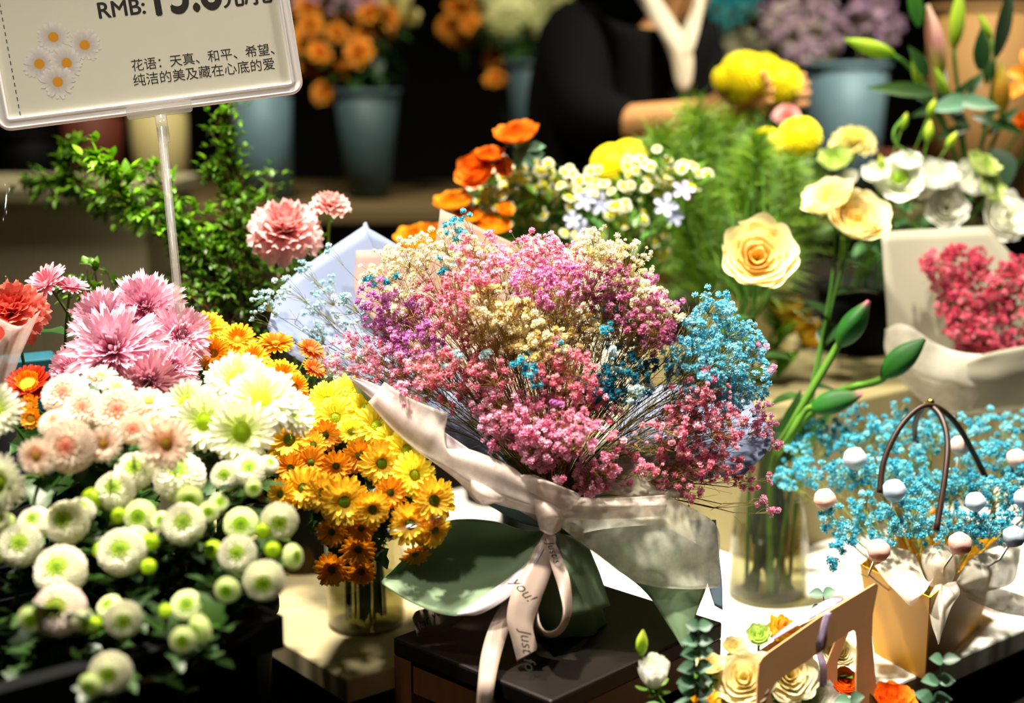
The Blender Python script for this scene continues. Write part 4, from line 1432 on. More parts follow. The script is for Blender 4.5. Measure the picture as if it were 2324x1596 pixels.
BBASE = TIE + Vector((0, 0, 0.015))
SP = [
    (AQUA, GRS, 'pale aqua baby\'s breath spray reaching furthest left past the blue paper', [(598, 690, 34, 12), (645, 655, 28, 7), (575, 715, 15, 3)]),
    (AQUA, GRS, 'pale aqua baby\'s breath spray standing against the blue paper sheet', [(690, 610, 22, 6), (735, 655, 34, 10), (745, 565, 8, 2), (705, 700, 30, 8)]),
    (AQUA, GRS, 'pale aqua baby\'s breath spray low on the blue paper sheet', [(775, 690, 30, 9), (715, 770, 34, 12), (790, 745, 26, 6), (820, 700, 14, 3)]),
    ([hx('#dcebe4'), hx('#eef0dc')], GRS, 'white green baby\'s breath spray beside the rust daisies', [(740, 825, 30, 11), (760, 855, 22, 8), (800, 800, 20, 4)]),
    (CREAMC, BST, 'cream baby\'s breath spray on the top left rim of the bouquet', [(880, 625, 46, 24), (935, 590, 44, 24), (1000, 560, 34, 16), (900, 680, 34, 12)]),
    (CREAMC, BST, 'cream baby\'s breath spray just under the beige paper peak', [(1040, 545, 34, 14), (1060, 600, 46, 20), (1130, 620, 40, 18)]),
    (TEAL, GRS, 'small teal baby\'s breath spray on the left rim over cream blossoms', [(850, 632, 24, 8), (880, 640, 16, 4), (900, 630, 10, 3)]),
    (TEAL, GRS, 'small teal baby\'s breath spray below the cream top left rim', [(1008, 600, 24, 8), (1030, 610, 12, 3)]),
    (TEAL, GRS, 'topmost teal baby\'s breath spray in front of the beige paper peak', [(1022, 512, 18, 4), (1062, 500, 22, 4), (1048, 534, 18, 7)]),
    (PINK, BST, 'pink baby\'s breath spray at the top of the bouquet under the paper peak', [(1085, 580, 46, 34), (1100, 622, 34, 16)]),
    (PINK, BST, 'pink baby\'s breath spray on the top rim below the small paper tip', [(1165, 565, 30, 16), (1225, 575, 40, 28), (1200, 610, 34, 16)]),
    (PINK, BST, 'pink baby\'s breath spray on the top rim right of the paper tip', [(1285, 595, 42, 28), (1255, 560, 24, 10), (1310, 640, 36, 20)]),
    (ORCHID, BST, 'orchid pink baby\'s breath spray in the upper middle of the bouquet', [(1215, 645, 42, 28), (1275, 655, 42, 28), (1250, 690, 26, 10)]),
    (CREAMC, BST, 'cream baby\'s breath spray on the top right rim with tiny blue flecks', [(1360, 570, 42, 24), (1430, 605, 44, 26), (1400, 640, 30, 12), (1330, 545, 24, 8)]),
    (PURPLE, BST, 'purple baby\'s breath spray along the left side of the bouquet', [(855, 680, 36, 20), (905, 715, 40, 26), (870, 745, 34, 16)]),
    (PURPLE, BST, 'purple baby\'s breath spray nearer the middle of the left side', [(945, 740, 42, 26), (965, 785, 38, 22), (900, 775, 30, 12)]),
    (ROSEP, BST, 'rose baby\'s breath spray between the purple and the cream blossoms', [(985, 680, 40, 22), (1045, 665, 40, 22), (1020, 720, 40, 20), (1060, 760, 30, 12)]),
    (YCREAM, BST, 'yellow cream baby\'s breath spray left of the bouquet middle', [(1110, 700, 46, 30), (1150, 745, 50, 36), (1080, 750, 34, 14)]),
    (YCREAM, BST, 'yellow cream baby\'s breath spray in the very middle of the bouquet', [(1210, 725, 50, 38), (1230, 775, 44, 30), (1170, 790, 36, 20)]),
    (YCREAM, BST, 'yellow cream baby\'s breath spray right of the bouquet middle', [(1290, 715, 50, 36), (1320, 765, 44, 26), (1280, 790, 36, 18)]),
    (MAG, BST, 'dark magenta baby\'s breath spray on the upper right shoulder', [(1395, 655, 48, 30), (1440, 690, 44, 26), (1380, 700, 34, 16)]),
    (MAG, BST, 'dusky pink baby\'s breath spray on the right shoulder', [(1480, 730, 44, 26), (1440, 770, 40, 20), (1510, 770, 30, 12)]),
    (ORCHID, BST, 'thin orchid baby\'s breath spray sticking out of the upper right rim', [(1480, 640, 24, 6), (1510, 680, 26, 8), (1540, 690, 12, 3)]),
    (CREAMC, BST, 'cream baby\'s breath spray on the right shoulder by the sky blue blossoms', [(1480, 690, 34, 18), (1520, 715, 28, 10), (1455, 640, 24, 8)]),
    (TEAL, GRS, 'teal baby\'s breath spray on the right shoulder over pink blossoms', [(1405, 735, 42, 15), (1445, 725, 20, 6), (1440, 765, 26, 7), (1370, 745, 18, 5)]),
    (PINK, GST, 'pink baby\'s breath spray at the left edge of the bouquet', [(795, 805, 40, 20), (850, 820, 40, 18), (820, 850, 26, 6)]),
    (PINK, GST, 'pink baby\'s breath spray low on the left above the folded white lip', [(900, 830, 48, 28), (945, 850, 44, 24), (925, 895, 34, 12)]),
    (CORAL, GST, 'coral baby\'s breath spray low on the left next to the organza', [(980, 820, 42, 18), (990, 880, 34, 10), (930, 930, 26, 7), (1030, 920, 16, 3)]),
    (CORAL, GST, 'coral baby\'s breath spray below the left of the cream middle', [(1075, 810, 46, 24), (1060, 860, 44, 22), (1110, 850, 40, 18)]),
    (CORAL, GST, 'coral baby\'s breath spray below the right of the cream middle', [(1265, 810, 40, 18), (1295, 850, 44, 22), (1240, 860, 34, 12)]),
    (TEAL, GRS, 'bright teal baby\'s breath spray below the cream middle', [(1208, 815, 22, 8), (1215, 850, 26, 10), (1180, 830, 16, 4), (1268, 790, 14, 4)]),
    (AQUA, GRS, 'small aqua baby\'s breath spray among coral blossoms on the left', [(1010, 825, 14, 4), (1040, 800, 16, 4), (1100, 800, 14, 4), (1000, 790, 16, 4)]),
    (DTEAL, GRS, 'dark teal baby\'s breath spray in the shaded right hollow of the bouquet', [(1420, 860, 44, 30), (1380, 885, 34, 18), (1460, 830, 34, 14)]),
    (AQUA, GRS, 'scattered aqua baby\'s breath spray in front of the dark teal hollow', [(1330, 860, 18, 5), (1400, 840, 20, 5), (1440, 895, 20, 5), (1395, 800, 18, 5), (1470, 880, 14, 3)]),
    (SKY, GRS, 'sky blue baby\'s breath spray at the top of the blue right side', [(1610, 710, 42, 26), (1640, 690, 26, 12), (1580, 740, 30, 12)]),
    (SKY, GRS, 'sky blue baby\'s breath spray at the outermost right of the blue side', [(1670, 755, 40, 26), (1700, 790, 34, 16), (1650, 800, 34, 14)]),
    (SKY, GRS, 'sky blue baby\'s breath spray at the inner edge of the blue right side', [(1560, 810, 40, 20), (1590, 850, 42, 22), (1530, 840, 30, 10)]),
    (SKY, GRS, 'sky blue baby\'s breath spray in the middle of the blue right side', [(1630, 825, 44, 26), (1640, 870, 34, 16), (1600, 780, 34, 14)]),
    (SKY, GRS, 'sky blue baby\'s breath spray at the bottom of the blue right side', [(1700, 850, 38, 20), (1710, 890, 30, 12), (1650, 915, 24, 8), (1690, 905, 24, 8)]),
    (PINK, GST, 'pink baby\'s breath sprig poking out past the sky blue blossoms', [(1748, 838, 14, 5), (1725, 785, 16, 5), (1640, 860, 14, 4)]),
    (PINK, GST, 'pink baby\'s breath spray at the front left of the lower rim', [(1110, 915, 38, 24), (1150, 945, 46, 32), (1140, 985, 34, 16)]),
    (PINK, GST, 'pink baby\'s breath spray lowest in the middle of the front rim', [(1220, 1010, 42, 36), (1200, 960, 38, 22), (1240, 1045, 26, 14)]),
    (PINK, GST, 'pink baby\'s breath spray in the middle of the front rim', [(1260, 950, 44, 28), (1310, 985, 46, 34), (1290, 1020, 30, 14)]),
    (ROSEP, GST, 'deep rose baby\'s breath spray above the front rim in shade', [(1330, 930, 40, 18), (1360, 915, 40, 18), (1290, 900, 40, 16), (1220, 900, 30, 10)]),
    (PURPLE, GST, 'small purple baby\'s breath spray above the pink front rim', [(1245, 910, 20, 5), (1265, 920, 14, 4), (1320, 870, 16, 4)]),
    (PINK, GST, 'pink baby\'s breath spray hanging just right of the front rim over lace', [(1350, 1080, 34, 26), (1385, 1055, 26, 12), (1320, 1105, 16, 5)]),
    (ROSEP, GST, 'rose baby\'s breath spray below the sky blue blossoms', [(1600, 890, 40, 22), (1560, 920, 40, 18), (1640, 930, 34, 14)]),
    (ROSEP, GST, 'rose baby\'s breath spray in the middle of the lower right side', [(1590, 990, 50, 30), (1540, 980, 44, 20), (1640, 970, 40, 18), (1510, 1010, 30, 8)]),
    (ROSEP, GST, 'rose baby\'s breath spray hanging at the lower right over the lace sheet', [(1545, 1095, 42, 26), (1520, 1060, 34, 10), (1590, 1060, 30, 10)]),
    (ROSEP, GST, 'rose baby\'s breath spray further right at the bottom of the bouquet', [(1640, 1050, 40, 16), (1680, 1075, 34, 14), (1620, 1030, 30, 10)]),
    (PINK, GST, 'pink baby\'s breath spray rising at the far right edge of the bouquet', [(1735, 930, 24, 10), (1735, 975, 30, 14), (1752, 1005, 20, 8), (1700, 950, 24, 7)]),
    (PINK, GST, 'thin pink baby\'s breath sprig at the lowest right before the vase', [(1700, 1095, 20, 7), (1740, 1140, 14, 3), (1758, 1165, 12, 4), (1725, 1140, 8, 2), (1745, 1090, 14, 4)]),
    (PINK, GST, 'sparse pink baby\'s breath sprig dangling onto the organza', [(1300, 1130, 6, 2), (1340, 1128, 10, 3), (1270, 1085, 10, 2), (1420, 1100, 16, 4), (1450, 1060, 24, 6)]),
    (CORAL, GST, 'sparse coral baby\'s breath sprig in the open lower right', [(1430, 1020, 30, 8), (1480, 1060, 26, 6), (1470, 980, 30, 6), (1400, 1000, 22, 5)]),
]
for i, (cols, sc_, lab, cl) in enumerate(SP):
    spray('babys_breath_spray', lab, 'flower spray', [(a[0], a[1], a[2] * (1.45 if a[3] > 14 else 1.1), int(a[3] * (2.6 if a[3] > 14 else 1.5))) for a in cl], BBASE, cols, 100 + i, 'baby\'s breath in the big bouquet', sc_, depth=bdepth, outward=0.0, r=0.0037, sr=0.0005, back=0.085, extra=1.3, jit=0.03)


# ------------------------------------------------------------------ left: white pompon mums in the black bin
def pdepth(py):
    return 1.10 + (1560 - py) / 500 * 0.21


PM = [
    # px, py, r, kind, face, where
    (306, 1070, 38, 'w', (0.1, .6, .75), 'in the top row, left of the biggest one'),
    (262, 1115, 39, 'w', (0.05, .6, .75), 'in the top row over the yellow green disc'),
    (407, 1083, 50, 'w', (0.05, .75, .65), 'biggest of the top row'),
    (513, 1081, 29, 'w', (-0.05, .4, .9), 'first on the right of the biggest top row one'),
    (566, 1068, 34, 'w', (0.1, .6, .75), 'in the top row next to the golden daisies'),
    (609, 1056, 20, 'w', (0.5, .7, .5), 'small, at the right end of the top row'),
    (575, 1108, 18, 'g', (0.3, .2, .9), 'small and greenish under the top row\'s right end'),
    (152, 1186, 43, 'w', (-0.05, .5, .85), 'right one of the overlapping pair at the left'),
    (80, 1188, 33, 'w', (0.0, .75, .65), 'left one of the overlapping pair at the left'),
    (184, 1160, 28, 'w', (0.2, .8, .5), 'mostly hidden behind the overlapping pair at the left'),
    (46, 1238, 42, 'w', (0.2, .5, .85), 'with drooping petals at the left frame edge'),
    (138, 1296, 50, 'w', (0.0, .55, .8), 'large, directly above the pinkish one'),
    (135, 1385, 51, 'p', (0.0, .5, .85), 'tinged pink, largest at the lower left'),
    (72, 1405, 29, 'g', (0.1, .1, .95), 'greenish, left of the pinkish one'),
    (185, 1408, 24, 'w', (0.7, -.3, .6), 'small, tucked behind the right of the pinkish one'),
    (277, 1253, 46, 'w', (0.1, .5, .85), 'large, in the middle of the bin next to a lime bud'),
    (310, 1222, 24, 'w', (0.3, .6, .7), 'small, behind the large middle one'),
    (417, 1190, 41, 'w', (0.15, .45, .85), 'egg shaped, below the biggest top row one'),
    (318, 1172, 34, 'g', (-0.1, .3, .9), 'greenish, left of the egg shaped one'),
    (366, 1182, 20, 'g', (0.0, .6, .8), 'tiny and greenish against the egg shaped one'),
    (539, 1258, 37, 'w', (0.1, .4, .9), 'beside the flat lime bud at the right'),
    (547, 1190, 35, 'g', (0.1, .4, .9), 'with a wide dark green eye at the right'),
    (634, 1183, 36, 'w', (0.15, .1, .98), 'rightmost round one, facing front'),
    (600, 1318, 40, 'w', (0.05, .05, 1), 'lowest round one at the right'),
    (665, 1264, 27, 'g', (0.85, .25, .45), 'seen edge on at the far right'),
    (516, 1339, 27, 'g', (-0.1, .1, .95), 'greenish, left of the lowest right one'),
    (424, 1374, 32, 'g', (0.1, .6, .75), 'flat and greenish above the two facing each other'),
    (454, 1430, 33, 'g', (-0.7, .0, .7), 'turned left with its dark eye in shade'),
    (416, 1453, 28, 'g', (0.0, .2, .95), 'small, in front of the one turned left'),
    (280, 1406, 36, 'w', (0.25, .1, .9), 'in the lower middle beside a half open bud'),
    (248, 1376, 26, 'g', (-0.3, .8, .5), 'half open and lime, behind the lower middle one'),
    (251, 1527, 41, 'w', (0.05, .15, .95), 'lowest of all'),
    (205, 1556, 26, 'g', (-0.2, .0, .95), 'small and lime, left of the lowest one'),
    (429, 1132, 28, 'g', (0.2, -.05, .95), 'dark eyed, in shade under the biggest top row one'),
    (474, 1162, 22, 'g', (0.0, .3, .9), 'lime, in the gap right of the dark eyed one'),
    (497, 1140, 20, 'g', (0.3, .5, .7), 'narrow and lime, below the first top row ones'),
    (209, 1134, 25, 'l', (-0.2, .4, .9), 'flat yellow green disc under the top row'),
    (270, 1170, 17, 'd', (0.0, .1, .95), 'small dark green bud under the top row'),
    (340, 1231, 19, 'l', (0.0, .3, .9), 'lime bud right of the large middle one'),
    (226, 1248, 16, 'l', (-0.6, .4, .7), 'lime bud at the left of the large middle one'),
    (484, 1248, 20, 'l', (-0.2, .3, .9), 'flat lime bud at the right'),
    (619, 1248, 17, 'd', (0.1, .2, .95), 'small green bud between the right ones'),
    (598, 1205, 17, 'l', (-0.1, .2, .95), 'lime bud just left of the rightmost round one'),
    (215, 1418, 17, 'd', (0.0, .2, .95), 'small green bud by the lower middle one'),
    (376, 1387, 15, 'l', (0.0, .6, .8), 'lime bud in the lower right of the bin'),
    (337, 1286, 16, 'd', (0.0, .4, .9), 'dim green bud below the large middle one'),
    (5, 1250, 24, 'l', (-0.3, .3, .9), 'lime, cut off by the left frame edge'),
    (12, 1190, 24, 'g', (-0.2, .3, .9), 'dim, cut off by the left frame edge'),
]
KMAP = {'w': 'white_pompon', 'p': 'blush_white', 'g': 'green_pompon', 'l': 'lime_bud', 'd': 'lime_bud'}
K['blush_white'] = [proto_pompon(60, 250, hx('#f4e2de'), hx('#c2d23c'), hx('#4a7a12'), 0.3)]
for px, py, r, k, f, wh in PM:
    d = pdepth(py)
    nm, cat = ('chrysanthemum_bud', 'flower bud') if k in 'ld' else ('pompon_chrysanthemum', 'flower')
    lab = ('white pompon mum ' if k in 'wpg' else 'mum ') + wh
    if 'bud' not in wh and k in 'ld':
        lab = 'mum bud, ' + wh
    flower(KMAP[k], nm, lab, cat, px, py, d, r * 1.16, f, bin_base(px, py, d), 'white pompon mums in the black bin', 0.0013, hx('#4a7426'), 9 if k in 'wpg' else 5, 0.036, 0.012, 3, hx('#10260e'), bend=0.3)

# cellophane round the pompon mums
t = thing('cellophane_sleeve', 'clear cellophane edge hanging from the pompon mums over the bin', 'cellophane', P(500, 1440, 1.2))
g = G()
sheet(g, pxgrid([[(690, 1210, 1.40), (560, 1260, 1.36), (460, 1290, 1.33)], [(720, 1290, 1.33), (640, 1350, 1.27), (500, 1420, 1.2)], [(690, 1370, 1.28), (600, 1420, 1.23), (430, 1480, 1.17)], [(560, 1440, 1.22), (440, 1520, 1.16), (290, 1560, 1.12)]]), 6, 6, (1, 1, 1), 0.003, 4)
g.build('film', M['film'], t)

# ------------------------------------------------------------------ large mums and daisies behind
FL = [
    # kind, name, label, px, py, d, r, face
    ('white_mum', 'large_chrysanthemum', 'large white mum with lime eye at the back of the white cluster', 536, 866, 1.42, 78, (-0.05, .75, .6)),
    ('white_mum', 'large_chrysanthemum', 'large white mum with lime eye, middle of the white cluster', 590, 912, 1.38, 92, (0.05, .75, .65)),
    ('white_mum', 'large_chrysanthemum', 'large white mum facing front with a round lime eye, lowest of its cluster', 549, 980, 1.34, 78, (0.0, .25, .95)),
    ('white_mum', 'large_chrysanthemum', 'large white mum at the left of the cluster with a small lime eye', 466, 957, 1.36, 72, (-0.15, .35, .9)),
    ('white_mum', 'large_chrysanthemum', 'large white mum at the upper left of the cluster touching the pink ones', 425, 915, 1.39, 60, (-0.3, .6, .7)),
    ('white_mum', 'large_chrysanthemum', 'large white mum at the right of the cluster over the golden daisies', 655, 935, 1.40, 66, (0.5, .65, .5)),
    ('white_mum', 'white_daisy', 'white daisy cut off by the left frame edge, upper one', -12, 935, 1.30, 66, (-0.1, .5, .85)),
    ('white_mum', 'white_daisy', 'white daisy with lime eye cut off by the left frame edge, lower one', -2, 1095, 1.24, 66, (-0.2, .1, .95)),
    ('white_mum', 'white_daisy', 'small white bloom peeking at the left frame edge below the lower daisy', -4, 1180, 1.24, 24, (0.2, .3, .9)),
    ('pink_mum', 'large_chrysanthemum', 'large pink mum at the back left of the pink cluster', 236, 730, 1.55, 84, (-0.2, .5, .75)),
    ('pink_mum', 'large_chrysanthemum', 'large pink mum at the top of the pink cluster', 330, 702, 1.56, 90, (0.1, .55, .75)),
    ('pink_mum', 'large_chrysanthemum', 'large pale pink mum in front, middle of the pink cluster', 262, 800, 1.49, 112, (-0.05, .5, .85)),
    ('pink_mum', 'large_chrysanthemum', 'large pink mum at the right of the cluster against cellophane', 405, 765, 1.54, 78, (0.5, .4, .75)),
    ('pink_mum', 'large_chrysanthemum', 'large pink mum at the lower left of the pink cluster', 168, 842, 1.52, 66, (-0.5, .3, .8)),
    ('dusky_mum', 'large_chrysanthemum', 'dusky pink mum facing front, lowest of the pink cluster', 340, 868, 1.47, 74, (0.05, .1, .98)),
    ('pink_mum', 'large_chrysanthemum', 'pale pink mum tucked between the right and lowest pink ones', 392, 835, 1.51, 62, (0.35, .35, .8)),
    ('pink_daisy', 'pink_daisy', 'small pink daisy turned up left over the pink cluster', 106, 645, 1.56, 58, (-0.35, .65, .5)),
    ('pink_daisy', 'pink_daisy', 'small pink daisy seen from the side right of its neighbour', 160, 652, 1.56, 42, (0.25, .9, .2)),
    ('amber_daisy', 'amber_daisy', 'amber daisy at the very back next to the sign pole', 470, 745, 1.62, 46, (0.0, .7, .65)),
    ('amber_daisy', 'amber_daisy', 'amber daisy facing up right beside the cellophane tip', 540, 772, 1.60, 44, (0.1, .55, .8)),
    ('amber_daisy', 'amber_daisy', 'amber daisy behind the back white mum', 486, 803, 1.57, 42, (-0.1, .4, .9)),
    ('amber_daisy', 'amber_daisy', 'amber daisy seen edge on with a rusty centre', 625, 782, 1.58, 46, (0.1, .95, .28)),
    ('amber_daisy', 'amber_daisy', 'amber daisy between the white mums and the edge on one', 575, 815, 1.56, 44, (0.1, .75, .6)),
    ('amber_daisy', 'amber_daisy', 'amber daisy behind the right side of the white mums', 640, 855, 1.52, 46, (0.4, .6, .65)),
    ('amber_daisy', 'amber_daisy', 'amber daisy low between two white mums at the back', 452, 790, 1.60, 34, (-0.3, .4, .85)),
    ('amber_daisy', 'amber_daisy', 'amber daisy squeezed right of the white mums, lowest of its kind', 668, 880, 1.50, 36, (0.5, .3, .75)),
    ('rust_daisy', 'rust_daisy', 'rust orange daisy seen from the side, upper one by the blue paper', 705, 795, 1.56, 36, (0.45, .75, .3)),
    ('rust_daisy', 'rust_daisy', 'rust orange daisy seen from the side, lower one by the blue paper', 712, 838, 1.54, 32, (0.45, .75, .3)),
    ('strawflower', 'strawflower', 'red rimmed yellow strawflower at the left', 66, 876, 1.45, 56, (0.0, .75, .6)),
    ('orange_strawflower', 'strawflower', 'small orange strawflower bud under the red one, upper one', 68, 920, 1.42, 27, (-0.1, .4, .9)),
    ('orange_strawflower', 'strawflower', 'small orange strawflower bud under the red one, lower one', 72, 950, 1.40, 27, (0.0, .3, .95)),
]
for k, nm, lab, px, py, d, r, f in FL:
    b = B1 + Vector((0, 0, 0.02)) if px > 380 else B2 + Vector((0, 0, 0.72))
    if px < 30:
        b = B2 + Vector((-0.02, -0.02, 0.72))
    if k == 'amber_daisy' or k == 'rust_daisy':
        b = B1 + Vector((0.03, 0.02, 0.02))
    b = b + Vector((rnd.uniform(-0.03, 0.03), rnd.uniform(-0.03, 0.03), 0))
    flower(k, nm, lab, 'flower', px, py, d, r * 1.02, f, b, None, 0.0018, hx('#4a7426'), 6, 0.05, 0.016, 3, hx('#24461c'), bend=0.25)

BLUSH = [
    ('blush_pompon', 150, 900, 46, (0.0, .6, .75), 'with a red eye, top left of the blush group'),
    ('blush_pompon', 195, 932, 42, (-0.05, .6, .8), 'with a tiny red eye, left of the middle of the blush group'),
    ('blush_pompon', 272, 938, 50, (0.05, .5, .85), 'with a coral eye, biggest in the middle of the blush group'),
    ('peach_daisy', 228, 856, 40, (0.1, .95, .2), 'seen edge on against the pink mums'),
    ('peach_daisy', 266, 882, 38, (0.3, .93, .3), 'tilted right, below the pink mums'),
    ('peach_daisy', 338, 914, 42, (0.2, .88, .45), 'lying open at the right of the blush group'),
    ('blush_pompon', 158, 1014, 52, (0.0, .25, .95), 'with a dark coral eye facing front'),
    ('blush_pompon', 128, 965, 34, (-0.1, .8, .55), 'above the one facing front'),
    ('peach_daisy', 84, 1036, 42, (-0.1, .2, .95), 'with an orange eye, lowest at the left'),
    ('peach_daisy', 236, 1008, 40, (0.1, .3, .9), 'with an orange eye, in shade under the middle'),
    ('peach_daisy', 378, 1006, 58, (0.05, .2, .95), 'with an orange green eye, rightmost and largest'),
    ('peach_daisy', 350, 965, 36, (-0.2, .7, .6), 'behind the rightmost largest one'),
    ('blush_pompon', 300, 975, 30, (0.3, .3, .85), 'small, filling the gap beside the rightmost one'),
]
for k, px, py, r, f, wh in BLUSH:
    d = 1.36 + (900 - py) / 1000
    flower(k, 'blush_chrysanthemum', 'cream blush mum ' + wh, 'flower', px, py, d, r * 1.15, f, B2 + Vector((rnd.uniform(0.0, 0.04), rnd.uniform(-0.04, 0.02), 0.72)), 'cream blush mums', 0.0015, hx('#4a7426'), 9, 0.045, 0.016, 3, hx('#24461c'), bend=0.25)

YD = [
    ('b', 743, 911, 38, (-0.1, .45, .88), 'bright yellow, top left of the yellow bunch'),
    ('b', 762, 948, 40, (0.0, .4, .9), 'bright yellow, under the top left one'),
    ('b', 790, 888, 36, (0.1, .8, .55), 'bright yellow, at the very top of the yellow bunch'),
    ('b', 831, 930, 42, (0.25, .65, .7), 'bright yellow, upper right slope, first from the top'),
    ('b', 853, 968, 42, (0.35, .5, .75), 'bright yellow, upper right slope, second from the top'),
    ('b', 797, 980, 24, (0.1, .2, .97), 'small bright yellow with shadow round it'),
    ('g', 658, 998, 47, (-0.15, .3, .95), 'golden with green eye, next to the lowest white mum'),
    ('g', 684, 962, 45, (-0.1, .6, .8), 'golden, top edge by the white mums'),
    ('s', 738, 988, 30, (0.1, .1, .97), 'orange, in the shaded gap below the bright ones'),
    ('s', 817, 1035, 33, (0.0, .1, .98), 'shaded orange with dark eye, in the middle of the bunch'),
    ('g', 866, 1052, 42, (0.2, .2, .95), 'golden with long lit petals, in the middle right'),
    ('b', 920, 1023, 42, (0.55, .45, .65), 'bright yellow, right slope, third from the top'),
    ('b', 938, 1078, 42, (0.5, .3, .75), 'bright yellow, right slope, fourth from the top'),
    ('s', 763, 1058, 30, (0.0, .15, .97), 'shaded orange with dark eye, left of the middle'),
    ('s', 706, 1050, 32, (-0.15, .35, .9), 'shaded orange, at the left of the middle'),
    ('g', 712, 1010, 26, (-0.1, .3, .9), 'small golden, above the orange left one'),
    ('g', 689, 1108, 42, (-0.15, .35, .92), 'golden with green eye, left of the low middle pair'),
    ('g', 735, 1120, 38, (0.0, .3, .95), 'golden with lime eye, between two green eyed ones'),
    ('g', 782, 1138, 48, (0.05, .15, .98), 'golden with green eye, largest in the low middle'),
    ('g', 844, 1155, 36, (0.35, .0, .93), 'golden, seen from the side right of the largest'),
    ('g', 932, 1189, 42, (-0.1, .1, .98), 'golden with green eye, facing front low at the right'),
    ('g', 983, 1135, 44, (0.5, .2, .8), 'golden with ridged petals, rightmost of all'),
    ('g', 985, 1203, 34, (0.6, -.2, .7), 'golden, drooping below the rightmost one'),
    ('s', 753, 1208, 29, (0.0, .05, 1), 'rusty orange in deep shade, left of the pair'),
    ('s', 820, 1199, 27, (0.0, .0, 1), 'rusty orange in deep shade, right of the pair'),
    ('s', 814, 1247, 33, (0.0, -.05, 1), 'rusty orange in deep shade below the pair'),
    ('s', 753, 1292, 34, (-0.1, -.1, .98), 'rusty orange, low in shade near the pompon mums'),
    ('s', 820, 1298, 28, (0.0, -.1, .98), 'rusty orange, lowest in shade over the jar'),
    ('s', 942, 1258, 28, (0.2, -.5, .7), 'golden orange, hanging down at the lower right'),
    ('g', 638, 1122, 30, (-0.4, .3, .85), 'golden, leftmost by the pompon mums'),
    ('s', 886, 1118, 30, (0.1, .2, .95), 'shaded orange, in the gap right of the middle'),
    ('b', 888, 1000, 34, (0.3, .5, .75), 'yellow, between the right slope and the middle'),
    ('s', 660, 1062, 30, (-0.3, .3, .9), 'shaded orange, at the left edge above the green eyed pair'),
]
KY = {'b': 'bright_daisy', 'g': 'gold_daisy', 's': 'shade_daisy'}  # bright and shade kinds put light and shade into petal colours
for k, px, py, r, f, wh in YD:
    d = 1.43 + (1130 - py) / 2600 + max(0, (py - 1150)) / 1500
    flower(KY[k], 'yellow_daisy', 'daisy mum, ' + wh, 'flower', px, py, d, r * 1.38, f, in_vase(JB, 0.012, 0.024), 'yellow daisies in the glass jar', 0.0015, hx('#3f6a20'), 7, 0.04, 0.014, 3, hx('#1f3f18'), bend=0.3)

# cellophane round the yellow daisies, and tall sleeve round the pink mums
t = thing('cellophane_sleeve', 'clear cellophane sleeve round the lower yellow daisies', 'cellophane', P(860, 1330, 1.6))
g = G()
sheet(g, pxgrid([[(650, 1350, 1.58), (640, 1200, 1.47), (680, 1060, 1.45)], [(760, 1360, 1.55), (800, 1260, 1.40), (800, 1170, 1.38)], [(900, 1300, 1.57), (980, 1200, 1.41), (1082, 1148, 1.42)], [(880, 1330, 1.66), (1000, 1220, 1.55), (1060, 1100, 1.55)]]), 6, 6, (1, 1, 1), 0.003, 7)
g.build('film', M['film'], t)
t = thing('cellophane_sleeve', 'tall clear cellophane sleeve round the large pink mums', 'cellophane', P(300, 900, 1.5))
g = G()
sheet(g, pxgrid([[(120, 930, 1.53), (100, 800, 1.56), (88, 690, 1.58)], [(150, 950, 1.47), (125, 820, 1.48), (112, 720, 1.50)], [(260, 985, 1.42), (240, 930, 1.41), (240, 905, 1.42)], [(390, 960, 1.43), (400, 830, 1.44), (424, 690, 1.50)], [(420, 950, 1.50), (452, 800, 1.54), (488, 672, 1.58)]]), 6, 6, (1, 1, 1), 0.003, 8)
g.build('film', M['film'], t)
t = thing('cellophane_sleeve', 'crumpled clear cellophane at the left frame edge under the sign', 'cellophane', P(20, 640, 1.62))
g = G()
sheet(g, pxgrid([[(-40, 700, 1.60), (-40, 520, 1.62), (-30, 360, 1.65)], [(20, 720, 1.58), (20, 560, 1.60), (36, 372, 1.63)], [(70, 700, 1.62), (80, 560, 1.64), (62, 430, 1.68)]]), 7, 7, (1, 1, 1), 0.006, 9)
g.build('film', M['film'], t)

# coral carnation in its own sleeve at the frame edge
flower('coral_carnation', 'carnation', 'coral carnation in a clear sleeve at the left frame edge', 'flower', 22, 690, 1.5, 78, (0.1, .6, .6), B2 + Vector((-0.04, 0, 0.72)), None, 0.002, hx('#6a9a3c'))
t = thing('cellophane_sleeve', 'pale sleeve under the coral carnation at the left edge', 'cellophane', P(30, 850, 1.47))
g = G()
sheet(g, pxgrid([[(-40, 700, 1.46), (40, 740, 1.45), (92, 706, 1.48)], [(-40, 800, 1.46), (10, 820, 1.45), (50, 800, 1.48)], [(-40, 900, 1.47), (0, 900, 1.46), (22, 880, 1.48)]]), 6, 6, (1, 1, 1), 0.001, 10)
solid(g.build('film', M['organza'], t), 0.0002)
g = G()
c0 = P(-8, 756, 1.44)
mm = Matrix.Translation(c0) @ frame(CAM - c0)
lathe(g, [(0.001, 0.0006), (0.008, 0.0006), (0.008, 0.0), (0.001, 0.0)], 24, mm, hx('#e2503c'))
g.build('round_sticker', M['surface'], t, False)
